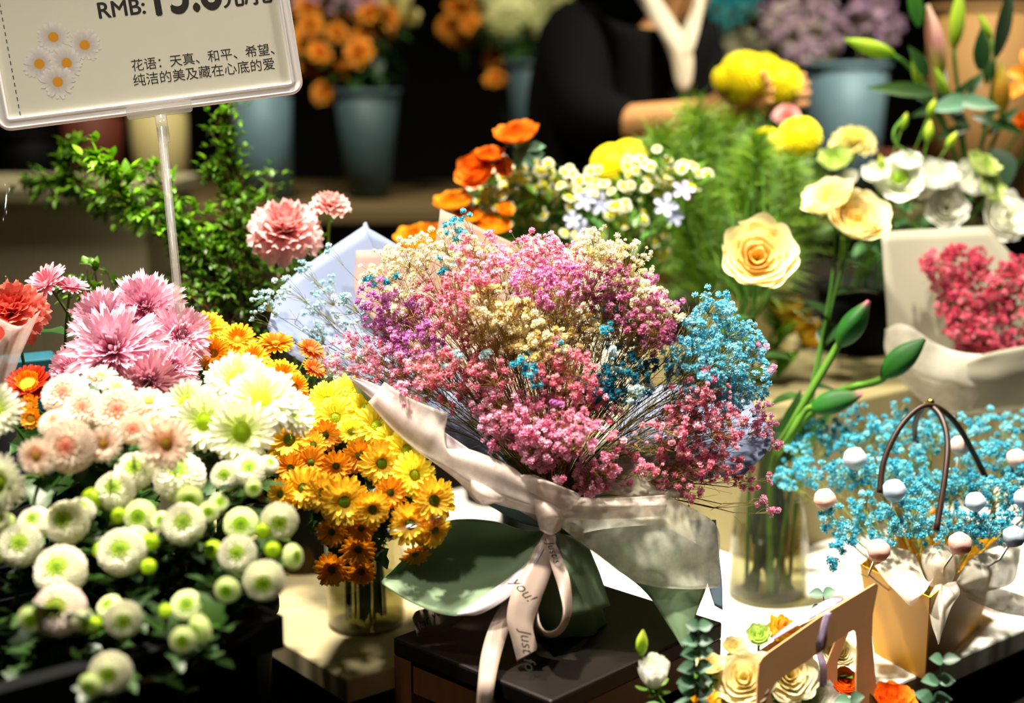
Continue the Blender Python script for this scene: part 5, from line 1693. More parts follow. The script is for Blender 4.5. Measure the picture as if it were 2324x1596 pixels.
# teal box behind it
g = G()
c0 = on_z(70, 930, 0.9)
t = thing('small_box', 'teal box between the coral carnation and the pink mums', 'box', P(70, 850, 1.66))
box(g, Matrix.Translation((P(70, 850, 1.66).x, P(70, 850, 1.66).y, 0)) @ Matrix.Rotation(0.5, 4, 'Z'), 0.06, 0.05, 0.062, (1, 1, 1), P(70, 930, 1.66).z)
t.location.z = P(70, 930, 1.66).z
o = g.build('carton', M['teal_box'], t, False)
bevel(o, 0.002)
zb = P(70, 930, 1.66).z
bucket('pedestal', 'black pedestal under the teal box', Vector((P(70, 850, 1.66).x, P(70, 850, 1.66).y, 0)), 0.045, 0.045, zb - 0.0005, 'black', 'pedestal', rim=False)

# ------------------------------------------------------------------ leafy branches and carnations behind
GB = Vector((-0.30, 1.96, TZ + 0.02))
BR = [
    # tip path (px,py,d)..., n leaves, length, colour mix, label
    ([(500, 640, 1.9), (520, 470, 1.9), (508, 340, 1.9), (512, 250, 1.9)], 120, 0.022, 0.45, 'tallest upright leafy branch right of the sign pole'),
    ([(470, 640, 1.88), (440, 560, 1.86), (380, 490, 1.84), (290, 465, 1.82), (262, 400, 1.80), (215, 350, 1.78)], 85, 0.036, 0.8, 'leafy branch with the bright lime tip under the sign'),
    ([(470, 640, 1.92), (330, 480, 1.95), (220, 430, 1.97), (150, 400, 1.98), (165, 330, 1.98)], 110, 0.032, 0.35, 'leafy branch behind the bright lime tip'),
    ([(470, 640, 1.94), (300, 470, 2.0), (160, 420, 2.02), (60, 410, 2.04)], 100, 0.032, 0.2, 'dim leafy branch reaching furthest left under the sign'),
    ([(520, 660, 1.9), (570, 540, 1.9), (540, 430, 1.9), (480, 380, 1.92)], 110, 0.024, 0.35, 'leafy branch between the pole and the carnations'),
    ([(500, 660, 1.86), (440, 580, 1.84), (400, 480, 1.84), (335, 380, 1.86)], 90, 0.03, 0.5, 'leafy branch crossing just behind the sign pole'),
    ([(560, 700, 1.86), (540, 640, 1.84), (480, 600, 1.83), (430, 560, 1.82)], 90, 0.024, 0.1, 'dark leafy branch low behind the sign pole'),
    ([(600, 720, 1.88), (600, 640, 1.87), (560, 570, 1.86), (540, 500, 1.86)], 110, 0.024, 0.12, 'dark leafy branch under the large carnation'),
    ([(620, 720, 1.9), (650, 660, 1.9), (700, 590, 1.9), (690, 540, 1.92)], 80, 0.024, 0.1, 'dark leafy branch behind the blue paper'),
    ([(540, 700, 1.84), (500, 690, 1.82), (470, 700, 1.80), (420, 650, 1.80)], 80, 0.024, 0.15, 'dark leafy branch just above the amber daisies'),
    ([(560, 660, 1.93), (600, 500, 1.95), (610, 420, 1.97)], 70, 0.024, 0.3, 'thin leafy branch left of the large carnation'),
    ([(460, 690, 1.75), (300, 700, 1.7), (220, 660, 1.68), (190, 640, 1.68)], 30, 0.03, 0.3, 'short leafy branch behind the small pink daisies'),
]
for i, (path, n, L, br, lab) in enumerate(BR):
    rr = random.Random(300 + i)
    t = thing('leafy_branch', lab, 'branch', GB + Vector((rr.uniform(-0.03, 0.03), rr.uniform(-0.03, 0.03), 0)), 'leafy branches')
    pts = crom([Vector(t.location), Vector(t.location).lerp(P(*path[0]), 0.5) + Vector((0, 0, 0.02))] + [P(*p) for p in path], 6)
    g, lg = G(), G()
    tube(g, pts, 0.0022, 0.0006, 5, hx('#5a3018'))
    nlen = len(pts)
    for k in range(int(n * 1.6)):
        f = rr.uniform(0.30, 1.0)
        q = f * (nlen - 1.001)
        a = pts[int(q)].lerp(pts[int(q) + 1], q % 1)
        td = (pts[int(q) + 1] - pts[int(q)]).normalized()
        side = rand_unit(rr)
        if rr.random() < 0.75 and f < 0.97:
            e = a + (side.normalized() + td * 0.6) * rr.uniform(0.012, 0.05) * (1.05 - 0.5 * f)
            tube(g, [a, a.lerp(e, 0.5) + Vector((0, 0, 0.003)), e], 0.0006, 0.0004, 3, hx('#4a3a18'), False)
        else:
            e = a
        m = 3 if rr.random() < 0.8 else 5
        for _ in range(m):
            dd = (side + td * 0.7 + rand_unit(rr) * 0.9).normalized()
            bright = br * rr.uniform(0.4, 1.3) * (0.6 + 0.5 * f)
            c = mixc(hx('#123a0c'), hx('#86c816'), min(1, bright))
            leafgeo(lg, e, dd, (0, 0, 1), L * rr.uniform(0.5, 1.1) * 0.58, L * 0.135 * rr.uniform(0.8, 1.2), c, mixc(c, hx('#a8dc20'), 0.2), rr.uniform(0.1, 0.5), 0, 4)
    g.build('twigs', M['stem'], t)
    lg.build('foliage', M['leaf'], t)

flower('carnation', 'carnation', 'large pink carnation above the blue paper', 'flower', 648, 500, 1.76, 82, (0.15, .75, .6), GB + Vector((0.02, -0.03, 0)), 'pink carnations', 0.0022, hx('#6a9a3c'), 5, 0.06, 0.005, 0, hx('#4a7a3a'))
flower('carnation', 'carnation', 'pink carnation beside the largest one, showing its green calyx', 'flower', 750, 450, 1.80, 46, (0.1, .98, .12), GB + Vector((0.04, -0.02, 0)), 'pink carnations', 0.0022, hx('#8ab43c'), 4, 0.05, 0.005, 0, hx('#4a7a3a'))
flower('carnation', 'carnation', 'pale pink carnation just peeking out left of the largest one', 'flower', 592, 487, 1.78, 32, (-0.5, .7, .4), GB + Vector((0.0, -0.02, 0)), 'pink carnations', 0.002, hx('#6a9a3c'), 3, 0.05, 0.005, 0, hx('#4a7a3a'))
flower('carnation', 'carnation', 'half open pink carnation under the left of the largest one', 'flower', 600, 548, 1.76, 34, (-0.4, .5, .7), GB + Vector((0.01, -0.03, 0)), 'pink carnations', 0.002, hx('#6a9a3c'), 3, 0.05, 0.005, 0, hx('#4a7a3a'))


# ------------------------------------------------------------------ behind the bouquet: ranunculus, feverfew, fern, yellow balls
RB = TP(0.19, 0.72, TZ + 0.02)
RN = [
    ('ranunculus', 1172, 302, 52, (-0.15, .9, .35), 'topmost orange ranunculus of the group behind the bouquet'),
    ('ranunculus', 1078, 388, 48, (-0.35, .5, .75), 'orange ranunculus at the left of the upper trio'),
    ('ranunculus', 1112, 350, 34, (0.0, .9, .35), 'orange ranunculus at the top of the upper trio'),
    ('ranunculus', 1140, 378, 26, (0.5, .3, .75), 'orange ranunculus at the right of the upper trio'),
    ('amber_ranunculus', 1028, 457, 46, (-0.1, .93, .3), 'orange ranunculus just above the paper peak'),
    ('amber_ranunculus', 945, 540, 50, (-0.1, .88, .4), 'amber ranunculus left of the paper peak'),
    ('amber_ranunculus', 985, 532, 36, (0.2, .8, .5), 'amber ranunculus half hidden by the paper peak'),
    ('amber_ranunculus', 1062, 488, 34, (0.1, .9, .4), 'amber ranunculus behind the tip of the paper peak'),
    ('amber_ranunculus', 1118, 510, 42, (0.1, .9, .4), 'amber ranunculus right of the paper peak'),
    ('amber_ranunculus', 1148, 475, 20, (0.2, .6, .7), 'small amber ranunculus among the feverfew daisies'),
]
for k, px, py, r, f, lab in RN:
    flower(k, 'ranunculus', lab, 'flower', px, py, 2.0, r, f, RB + Vector((rnd.uniform(-0.05, 0.0), rnd.uniform(-0.03, 0.03), 0)), 'orange ranunculus', 0.002, hx('#5a8a34'), 3, 0.04, 0.013, 2, hx('#2f5a30'), hx('#6a9a70'), bend=0.3)
t = thing('ranunculus_leaf', 'grey green divided leaf under the topmost orange ranunculus', 'leaf', P(1185, 355, 2.0))
g = G()
for dx, dy in ((60, 25), (30, 40), (-5, 45), (90, 20), (50, -5)):
    leafgeo(g, P(1180, 335, 2.0), P(1180 + dx, 335 + dy, 1.99) - P(1180, 335, 2.0), (0, -1, 0.3), 0.035, 0.009, hx('#3f6a4a'), hx('#7aa488'), 0.2, 2)
g.build('blade', M['leaf'], t)

FV = [
    (1125, 420, 60, 13, 'leftmost'), (1185, 410, 50, 14, 'second from the left along the top'), (1250, 405, 50, 13, 'third from the left along the top'),
    (1120, 480, 55, 10, 'lower left'), (1205, 470, 55, 14, 'in the left middle'), (1290, 440, 50, 12, 'right of the top middle'),
    (1220, 535, 50, 9, 'low, just over the paper tip'), (1360, 430, 55, 12, 'under the two yellow balls'), (1440, 400, 45, 9, 'upper right, over the yellow balls'),
    (1510, 380, 45, 9, 'upper right, tallest'), (1580, 390, 40, 6, 'furthest right, loose'), (1430, 470, 55, 13, 'in the right middle'),
    (1490, 440, 45, 9, 'right, above the pale blue stars'), (1400, 540, 60, 9, 'low in the middle, greenish'), (1310, 560, 40, 6, 'lowest, behind the bouquet rim'), (1480, 560, 50, 7, 'low at the right, greenish'),
]
for i, (px, py, sp, n, wh) in enumerate(FV):
    rr = random.Random(500 + i)
    t = thing('feverfew_spray', 'spray of tiny white yellow feverfew daisies, ' + wh, 'flower spray', RB + Vector((rr.uniform(-0.03, 0.05), rr.uniform(-0.04, 0.04), 0)), 'feverfew sprays behind the bouquet')
    g, lg = G(), G()
    c = P(px, py, 2.05 + rr.uniform(-0.03, 0.03))
    s_ = sp * 2.05 / FPX
    node = Vector(t.location).lerp(c, 0.75)
    tube(g, bez(Vector(t.location), Vector(t.location) + Vector((0, 0, 0.1)), node - Vector((0, 0, 0.05)), node, 6), 0.0016, 0.001, 5, hx('#4f7a2a'))
    for k in range(int(n * 1.5)):
        q = rand_unit(rr)
        p = c + Vector((q.x, q.y * 0.7, q.z)) * s_ * 1.08
        tube(g, bez(node, node.lerp(p, 0.4) + Vector((0, 0, 0.01)), p - Vector((0, 0, 0.012)), p, 3), 0.0007, 0.0005, 3, hx('#5a8a30'), False)
        z = Vector((rr.uniform(-0.6, 0.6), -0.65, rr.uniform(0.3, 1.0))).normalized()
        m = Matrix.Translation(p) @ frame(z, rr.uniform(0, 6)) @ Matrix.Scale(13.5 * rr.uniform(0.85, 1.2) * 2.05 / FPX, 4)
        for nm, me, _ in K['feverfew'][k % 2]:
            if nm == 'petals':
                o = link('blossom', me, t, m)
            elif nm == 'eye':
                e = bpy.data.objects.new('eye', me)
                COL.objects.link(e)
                e.parent = o
    for k in range(26):
        q = rand_unit(rr)
        p = c + Vector((q.x, q.y, q.z - 0.5)) * s_
        leafgeo(lg, p, rand_unit(rr).normalized(), (0, 0, 1), 0.022, 0.006, mixc(hx('#2f5a18'), hx('#7aa82c'), rr.random()), None, 0.2, 3)
    g.build('stems', M['stem'], t)
    lg.build('foliage', M['leaf'], t)

for k, px, py, r, f, lab in (
        ('tweedia', 1328, 455, 30, (-0.2, .3, .9), 'pale blue star flower at the left of the middle pair'),
        ('tweedia', 1362, 462, 32, (0.2, .2, .95), 'pale blue star flower at the right of the middle pair'),
        ('tweedia', 1300, 498, 26, (-0.2, .4, .9), 'pale blue star flower low above the bouquet, upper of two'),
        ('tweedia', 1322, 522, 28, (0.2, .2, .9), 'pale blue star flower low above the bouquet, lower of two'),
        ('tweedia', 1510, 468, 34, (-0.1, .4, .9), 'pale blue star flower at the right, highest of its group'),
        ('tweedia', 1530, 490, 30, (0.3, .1, .9), 'pale blue star flower at the right, lowest of its group'),
        ('lilac_tweedia', 1550, 432, 30, (0.2, .5, .8), 'lilac star flower above the right pale blue ones')):
    flower(k, 'star_flower', lab, 'flower', px, py, 1.95, r, f, RB + Vector((rnd.uniform(-0.03, 0.05), rnd.uniform(-0.04, 0.0), 0)), 'star flowers', 0.0012, hx('#5a8a3a'), 3, 0.035, 0.009, 0, hx('#3a6a30'))
for px, py, r, lab in ((1393, 376, 52, 'yellow ball mum behind the feverfew, lower left one of the pair'), (1428, 356, 42, 'yellow ball mum behind the feverfew, upper right one of the pair'),
                       (1815, 312, 49, 'yellow ball mum in front of the right zinc bucket'), (1742, 330, 42, 'yellow ball mum half sunk in the green fern')):
    flower('yellow_ball', 'ball_chrysanthemum', lab, 'flower', px, py, 2.25, r * 1.05, (0, .8, .6), TP(0.22, 0.75, TZ + 0.02) + Vector((rnd.uniform(-0.03, 0.05), rnd.uniform(-0.03, 0.03), 0)), 'yellow ball mums', 0.002, hx('#5a8a2c'))

# feathery green fern plumes
FE = [((1600, 700), (1500, 330), 'leftmost'), ((1615, 690), (1580, 270), 'second from the left, tallest'), ((1635, 690), (1650, 300), 'third from the left'), ((1650, 690), (1720, 330), 'fourth from the left'), ((1665, 690), (1790, 390), 'second from the right'), ((1680, 690), (1840, 440), 'rightmost')]
for i, (a, b, wh) in enumerate(FE):
    rr = random.Random(600 + i)
    base = TP(0.26, 0.80, TZ + 0.02) + Vector((rr.uniform(-0.03, 0.05), rr.uniform(-0.03, 0.03), 0))
    t = thing('fern_plume', 'feathery green fern plume, ' + wh + ' of the six', 'fern', base, 'feathery fern plumes')
    d = 2.15 + 0.03 * (i % 3)
    pts = crom([base, P(a[0], a[1] + 120, d), P(a[0], a[1], d), P((a[0] * 0.45 + b[0] * 0.55), (a[1] * 0.45 + b[1] * 0.55), d), P(b[0], b[1], d)], 6)
    g, h = G(), G()
    tube(g, pts, 0.0028, 0.0006, 6, hx('#6a9a3a'))
    n = len(pts)
    for k in range(1000):
        f = 0.50 + 0.5 * rr.random() ** 0.8
        q = f * (n - 1.001)
        p = pts[int(q)].lerp(pts[int(q) + 1], q % 1)
        td = (pts[int(q) + 1] - pts[int(q)]).normalized()
        L = rr.uniform(0.04, 0.11) * (1.1 - 0.55 * (f - 0.5) * 2)
        dd = (rand_unit(rr).normalized() + td * 1.0).normalized()
        e = p + dd * L
        m = p.lerp(e, 0.5) + Vector((0, 0, 0.004))
        c = mixc(hx('#3a6a14'), hx('#8ab02a'), rr.random())
        w_ = dd.orthogonal().normalized() * 0.0007
        h.add([tuple(p - w_), tuple(p + w_), tuple(m + w_), tuple(m - w_), tuple(e)], [(0, 1, 2, 3), (3, 2, 4)], c)
        for _ in range(3):
            s0 = p.lerp(e, rr.uniform(0.3, 0.9))
            e2 = s0 + (dd * 0.6 + rand_unit(rr)).normalized() * L * 0.35
            h.add([tuple(s0 - w_), tuple(s0 + w_), tuple(e2)], [(0, 1, 2)], c)
    g.build('stem', M['stem'], t)
    h.build('needles', M['leaf'], t)
# long green stems below the fern
for i in range(12):
    rr = random.Random(650 + i)
    x0 = 1560 + i * 17
    base = TP(0.26, 0.76, TZ + 0.02) + Vector((rr.uniform(-0.03, 0.04), rr.uniform(-0.03, 0.03), 0))
    t = thing('cut_greenery', 'long bare green stem in the sheaf below the fern', 'stem', base, 'long green stems below the fern')
    g = G()
    tube(g, crom([base, P(1660 + i * 4 + rr.uniform(-8, 8), 740, 2.1), P(x0 + rr.uniform(-8, 24), 560, 2.08 + rr.uniform(-0.03, 0.03)), P(x0 - 20 + i * 4 + rr.uniform(-20, 20), rr.uniform(340, 450), 2.12)], 6), 0.0026, 0.0006, 6, mixc(hx('#24480f'), hx('#4f7a2a'), rr.random()))
    g.build('stalk', M['stem'], t)
bucket('flower_bucket', 'black bucket hidden under the fern plumes', TP(0.225, 0.865, TZ), 0.055, 0.065, 0.16, 'black')

# ------------------------------------------------------------------ roses and tulips over the bottle vase
def vb():
    a = rnd.uniform(0, 6.28)
    return VB + Vector((0.03 * math.cos(a), 0.03 * math.sin(a), 0.012))


flower('yellow_rose', 'yellow_rose', 'open pale yellow rose facing front above the tulips', 'flower', 1720, 580, 1.82, 84, (-0.1, .45, .85), vb(), 'yellow roses', 0.0026, hx('#3f6a24'), 4, 0.06, 0.018, 0, hx('#1f4020'), bend=0.2)
flower('yellow_rose', 'yellow_rose', 'big yellow rose seen from the side, left of the white lisianthus', 'flower', 1948, 500, 1.92, 74, (0.1, .7, .6), vb(), 'yellow roses', 0.0026, hx('#3f6a24'), 4, 0.06, 0.018, 0, hx('#1f4020'), bend=0.2)
flower('yellow_rose', 'yellow_rose', 'yellow rose tilted up behind the big one', 'flower', 1880, 455, 1.95, 60, (-0.4, .8, .4), vb(), 'yellow roses', 0.0026, hx('#3f6a24'), 3, 0.06, 0.018, 0, hx('#1f4020'), bend=0.2)
for px, py, ang, r, lab, k, elb in (
        (1938, 733, (0.5, .86, .1), 60, 'upright green tulip bud nearest the yellow box', 'pink_tip_bud', (1800, 960)),
        (2052, 812, (0.68, .72, .15), 62, 'green tulip bud reaching furthest right', 'tulip_bud', (1880, 905)),
        (1900, 912, (0.9, .35, .25), 58, 'lowest green tulip bud with a pink tip', 'pink_tip_bud', (1788, 1000))):
    z = wdir(ang)
    c = P(px, py, 1.80)
    r_ = r * 1.80 / FPX
    b = vb()
    t = thing('tulip', lab, 'flower', b, 'tulips in the bottle vase')
    head(t, K[k][0], c, z, r_, rnd.uniform(0, 6))
    g = G()
    p0 = c - z * r_ * 0.95
    tube(g, crom([p0 + z * 0.004, p0 - z * 0.012, P(elb[0], elb[1], 1.82), P(1755, 1060, 1.88), b.lerp(P(1745, 1200, 1.9), 0.5), b], 6), 0.0048, 0.0055, 10, mixc(hx('#5a8a2c'), hx('#3a5a20'), 0.3))
    g.build('stem', M['stem'], t)
    lg = G()
    leafgeo(lg, P(1760, 1050, 1.87), P(px - 80, py + 60, 1.84) - P(1760, 1050, 1.87), (0, -1, 0.2), 0.1, 0.014, hx('#2f5a24'), hx('#4a7a34'), 0.15)
    lg.build('foliage', M['leaf'], t)
for i in range(5):
    t = thing('tulip_stalk', 'thick dark green stem standing in the glass bottle vase', 'stem', vb(), 'dark stems in the bottle vase')
    g = G()
    x0 = (1690, 1715, 1735, 1775, 1800)[i]
    b = Vector(t.location)
    tube(g, crom([b, P(x0, 1200, 1.9).lerp(VB + Vector((0, 0, 0.1)), 0.35), P(1730 + i * 9, 1080, 1.9), P(1740 + i * 12, 960, 1.9)], 6), 0.006, 0.005, 8, hx('#33441c'))
    g.build('stalk', M['stem'], t)

# small orange yellow tulips and cream box behind them
for px, py, r, f, lab in ((1775, 690, 46, (0.1, .95, .3), 'orange streaked tulip behind the rose stems, upper left one'), (1800, 725, 40, (0.2, .9, .3), 'orange streaked tulip behind the rose stems, middle one'), (1840, 760, 38, (0.3, .9, .3), 'orange streaked tulip behind the rose stems, right one')):
    flower('parrot_tulip', 'parrot_tulip', lab, 'flower', px, py, 2.25, r, f, TP(0.50, 0.55, ST + 0.005) + Vector((rnd.uniform(-0.02, 0.02), 0, 0)), 'orange tulips', 0.003, hx('#6a9a34'), 3, 0.06, 0.016, 0, hx('#6aa02c'))
t = thing('gift_box', 'cream yellow box behind the rose stems and tulip buds', 'box', TP(0.66, 0.72, ST))
g = G()
box(g, tframe(0.66, 0.72), 0.14, 0.08, 0.20, (1, 1, 1), ST + 0.0003)
bevel(g.build('carton', M['cream'], t, False), 0.003)
g = G()
box(g, tframe(0.66, 0.72), 0.144, 0.084, 0.03, (1, 1, 1), ST + 0.2005)
bevel(g.build('lid', M['cream'], t, False), 0.003)

# ------------------------------------------------------------------ white lisianthus and lilies at the upper right
LB = TP(0.84, 0.62, ST + 0.02)
for k, px, py, r, f, lab in (
        ('open_white_rose', 2042, 405, 52, (-0.2, .5, .85), 'open white lisianthus showing its green eye'),
        ('white_rose', 2128, 398, 46, (0.05, .75, .6), 'white lisianthus in the middle of the upper row'),
        ('white_rose', 2060, 365, 30, (0.0, .8, .5), 'white lisianthus bud behind the open one'),
        ('white_rose', 2146, 472, 48, (-0.1, .3, .9), 'white lisianthus cupped low in the middle'),
        ('white_rose', 2208, 408, 46, (0.2, .6, .7), 'white lisianthus at the right of the upper row'),
        ('white_rose', 2280, 492, 56, (0.2, .3, .9), 'white green lisianthus lowest at the right'),
        ('green_rose', 2232, 372, 40, (0.3, .8, .4), 'pale green lisianthus at the upper right'),
        ('green_rose', 2250, 425, 36, (0.4, .4, .7), 'pale green lisianthus turned right'),
        ('white_rose', 1988, 392, 30, (-0.3, .7, .6), 'small white lisianthus left of the open one'),
        ('white_rose', 1925, 405, 24, (-0.4, .7, .5), 'smallest white lisianthus beside the yellow roses'),
        ('green_rose', 1895, 360, 38, (-0.2, .8, .5), 'pale green lisianthus sunk in the fern'),
        ('white_rose', 2090, 425, 28, (0.0, .3, .9), 'white lisianthus petals between the open one and the middle ones')):
    flower(k, 'lisianthus', lab, 'flower', px, py, 2.12, r * 1.05, f, LB + Vector((rnd.uniform(-0.03, 0.03), rnd.uniform(-0.03, 0.03), 0)), 'white lisianthus', 0.002, hx('#5a8a34'), 4, 0.045, 0.014, 0, hx('#2f5a2a'), hx('#6a9a6a'))
flower('pale_yellow_mum', 'pale_yellow_carnation', 'pale yellow carnation in front of the right zinc bucket', 'flower', 1938, 306, 2.35, 50, (0.0, .95, .3), LB + Vector((-0.03, 0.02, 0)), None, 0.002, hx('#7aa834'))
for px, py, r, f, lab in ((2115, 245, 22, (0.2, .9, .3), 'lime lisianthus bud, brightest and highest'), (2052, 275, 20, (0.2, .9, .2), 'lime lisianthus bud on the looping stem'), (2108, 298, 26, (0.05, .98, .1), 'green lisianthus bud below the brightest one'), (2160, 318, 22, (0.4, .8, .2), 'green lisianthus bud leaning right'), (2000, 372, 22, (-0.2, .9, .2), 'green lisianthus bud left of the open white one')):
    flower('small_bud', 'lisianthus_bud', lab, 'flower bud', px, py, 2.12, r, f, LB + Vector((rnd.uniform(-0.03, 0.03), rnd.uniform(-0.03, 0.03), 0)), 'lisianthus buds', 0.0015, hx('#6a9a3a'), 2, 0.03, 0.006, 0, hx('#4a7a3a'))
t = thing('looping_tendril', 'looping green stem left of the lime lisianthus buds', 'stem', P(2090, 360, 2.12))
g = G()
tube(g, crom([P(2095, 365, 2.12), P(2060, 345, 2.11), P(2032, 325, 2.10), P(2030, 295, 2.10), P(2050, 268, 2.11)], 6), 0.002, 0.002, 6, hx('#5a8a34'))
g.build('stalk', M['stem'], t)

LLB = TP(1.02, 0.66, ST)
bucket('flower_bucket', 'black bucket under the lilies', LLB, 0.05, 0.065, 0.12, 'black')
for k, px, py, r, f, lab in (
        ('lily_bud_pink', 2122, 88, 80, (-0.3, .95, .15), 'large pink lily bud at the top right'),
        ('lily_bud_green', 2172, 40, 66, (0.02, .99, .1), 'green lily bud right of the large pink one'),
        ('lily_bud_green', 1972, 107, 64, (-0.93, .25, .25), 'lime lily bud lying sideways above the zinc bucket'),
        ('lily_bud_amber', 2272, 200, 58, (-0.15, .95, .2), 'amber lily bud near the right frame edge'),
        ('lily_bud_green', 2236, 60, 34, (-0.5, .85, .1), 'thin green lily bud upper right'),
        ('lily_bud_green', 2080, 168, 40, (-0.4, .8, .4), 'cream green lily bud below the large pink one'),
        ('lily_bud_green', 2135, 185, 40, (-0.5, .8, .3), 'cream green lily bud lowest in the middle of the lilies')):
    z = wdir(f)
    c = P(px, py, 2.2)
    r_ = r * 2.2 / FPX
    b = LLB + Vector((rnd.uniform(-0.02, 0.02), rnd.uniform(-0.02, 0.02), 0.012))
    t = thing('lily_bud', lab, 'flower bud', b, 'lily buds')
    head(t, K[k][0], c, z, r_, rnd.uniform(0, 6))
    g = G()
    p0 = c - z * r_ * 0.95
    tube(g, bez(p0 + z * 0.004, p0 - z * 0.05, P(2225, 330, 2.22), b.lerp(P(2260, 480, 2.24), 0.6), 8) + [b], 0.003, 0.004, 7, hx('#3f6a2a'))
    g.build('stem', M['stem'], t)
    lg = G()
    for _ in range(2):
        q = p0.lerp(P(2225, 330, 2.22), rnd.uniform(0.25, 0.9))
        leafgeo(lg, q, (rnd.uniform(-1, 1), rnd.uniform(-0.5, 0.3), rnd.uniform(-0.3, 1)), (0, -1, 0.4), rnd.uniform(0.05, 0.085), 0.008, hx('#14300f'), hx('#28501c'), 0.3)
    lg.build('foliage', M['leaf'], t)
for a, b, w_, c1, c2, lab in (
        ((2085, 60), (2068, -40), 0.012, '#2a5a1c', '#3f7a24', 'dark lily leaf left of the large pink bud'),
        ((2260, 130), (2300, -30), 0.012, '#14240f', '#1f3a18', 'dark narrow lily leaf at the top right corner'),
        ((2225, 160), (2230, 70), 0.014, '#1f4020', '#2f5a24', 'dark broad lily leaf in front of the kraft paper'),
        ((2250, 340), (2275, 430), 0.03, '#16301a', '#24482a', 'large dark drooping lily leaf over the lisianthus'),
        ((2200, 225), (2120, 245), 0.014, '#4a7a5a', '#8ab098', 'grey green lily leaf lying flat in the middle'),
        ((2170, 225), (2260, 240), 0.012, '#3f6a4a', '#7aa488', 'grey green lily leaf pointing right'),
        ((2105, 175), (2070, 110), 0.011, '#1f3f1c', '#2f5a24', 'dark lily leaf just under the large pink bud'),
        ((2120, 210), (1985, 195), 0.012, '#22401a', '#3a5a1c', 'long dim lily leaf across the zinc bucket')):
    t = thing('lily_leaf', lab, 'leaf', P(a[0], a[1], 2.18), 'lily leaves')
    g = G()
    v = P(b[0], b[1], 2.16) - P(a[0], a[1], 2.18)
    leafgeo(g, P(a[0], a[1], 2.18), v, (0, -1, 0.35), v.length * 1.08, w_, hx(c1), hx(c2), 0.12, 0, 8)
    g.build('blade', M['leaf'], t)
flower('lily', 'orange_lily', 'open orange lily cut off by the right frame edge', 'flower', 2345, 170, 2.25, 70, (-0.5, .3, .75), LLB + Vector((0.02, 0, 0.012)), None, 0.003, hx('#3f6a2a'))
flower('ranunculus', 'red_bloom', 'red orange bloom at the right frame edge below the lily', 'flower', 2328, 275, 2.25, 26, (-0.5, .5, .7), LLB + Vector((0.02, 0.01, 0.012)), None, 0.003, hx('#3f6a2a'))

# ------------------------------------------------------------------ white paper bouquet with pink dried flowers
WB = TP(0.80, 0.44, ST)
t = thing('paper_bouquet', 'white paper wrap of the pink dried flower bouquet at the right', 'bouquet wrap', WB)
WRAP2 = t
wrap_sheet('back_paper', [
    [(2150, 920, 2.02), (2200, 915, 2.03), (2260, 910, 2.04)],
    [(2030, 800, 2.02), (2180, 790, 2.05), (2340, 780, 2.06)],
    [(2012, 680, 2.02), (2160, 670, 2.06), (2350, 660, 2.07)],
    [(2000, 527, 2.03), (2110, 520, 2.07), (2244, 514, 2.08)]], 'white_paper', 0.0006, 31)
wrap_sheet('front_paper', [
    [(2120, 935, 1.98), (2200, 940, 1.97), (2300, 930, 1.98)],
    [(2050, 870, 1.97), (2190, 880, 1.95), (2340, 860, 1.97)],
    [(2012, 800, 1.97), (2120, 850, 1.945), (2340, 800, 1.96)],
    [(2008, 748, 1.98), (2060, 738, 1.96), (2170, 822, 1.95)]], 'chiffon', 0.0012, 32)
wrap_sheet('front_paper', [
    [(2160, 935, 1.975), (2240, 935, 1.965), (2330, 925, 1.975)],
    [(2170, 880, 1.955), (2260, 860, 1.945), (2360, 840, 1.955)],
    [(2176, 826, 1.95), (2250, 800, 1.94), (2360, 780, 1.95)]], 'white_paper', 0.001, 33)
g = G()
lathe(g, [(0.03, 0.0), (0.028, 0.02), (0.018, 0.045), (0.03, 0.07)], 24, Matrix.Translation(WB + Vector((0, 0, 0.0005))), (1, 1, 1), 6, 0.08)
g.build('stem_wrap', M['white_paper'], t)
DRY = [hx('#e0647e'), hx('#d2506c'), hx('#ec849a'), hx('#c64660')]
for i, (cl, wh) in enumerate((
        ([(2120, 600, 34, 26), (2170, 570, 24, 16), (2150, 640, 36, 26)], 'top left corner'),
        ([(2200, 620, 44, 40), (2220, 590, 30, 20)], 'top middle'),
        ([(2280, 640, 44, 40), (2310, 610, 34, 20)], 'top right'),
        ([(2170, 690, 44, 40), (2180, 740, 36, 30)], 'left side'),
        ([(2240, 700, 46, 44), (2230, 755, 40, 34)], 'middle'),
        ([(2310, 710, 46, 40), (2300, 770, 36, 26)], 'right side'),
        ([(2195, 795, 26, 22), (2250, 790, 34, 26)], 'bottom over the front paper'))):
    spray('dried_flower_spray', 'pink dried flower spray in the white paper bouquet, ' + wh, 'flower spray', [(a[0], a[1], a[2] * 1.05, int(a[3] * 2.3)) for a in cl], WB + Vector((0, 0, 0.03)), DRY, 700 + i, 'pink dried flowers in the white paper bouquet', hx('#7a6a2a'), 0.0042, 0.0009, depth=lambda x, y: 1.99 + 0.02 * math.sin(x), outward=0.05)

# ------------------------------------------------------------------ yellow gift box with blue blossoms
q0, q1, q2 = on_z(1985, 1482, TZ + 0.0005), on_z(2100, 1545, TZ + 0.0005), on_z(2222, 1420, TZ + 0.0005)
bu, bv = (q0 - q1), (q2 - q1)
t = thing('gift_bag_box', 'yellow and brown gift box full of sky blue blossoms', 'gift box', q1 + (bu + bv) / 2)
BOXC = q1 + (bu + bv) / 2
BH = (P(1957, 1282, 1.77) - CAM).length * 0 + 0.118


def flare(p, k, h):
    c = BOXC
    return c + (p - c) * k + Vector((0, 0, h))


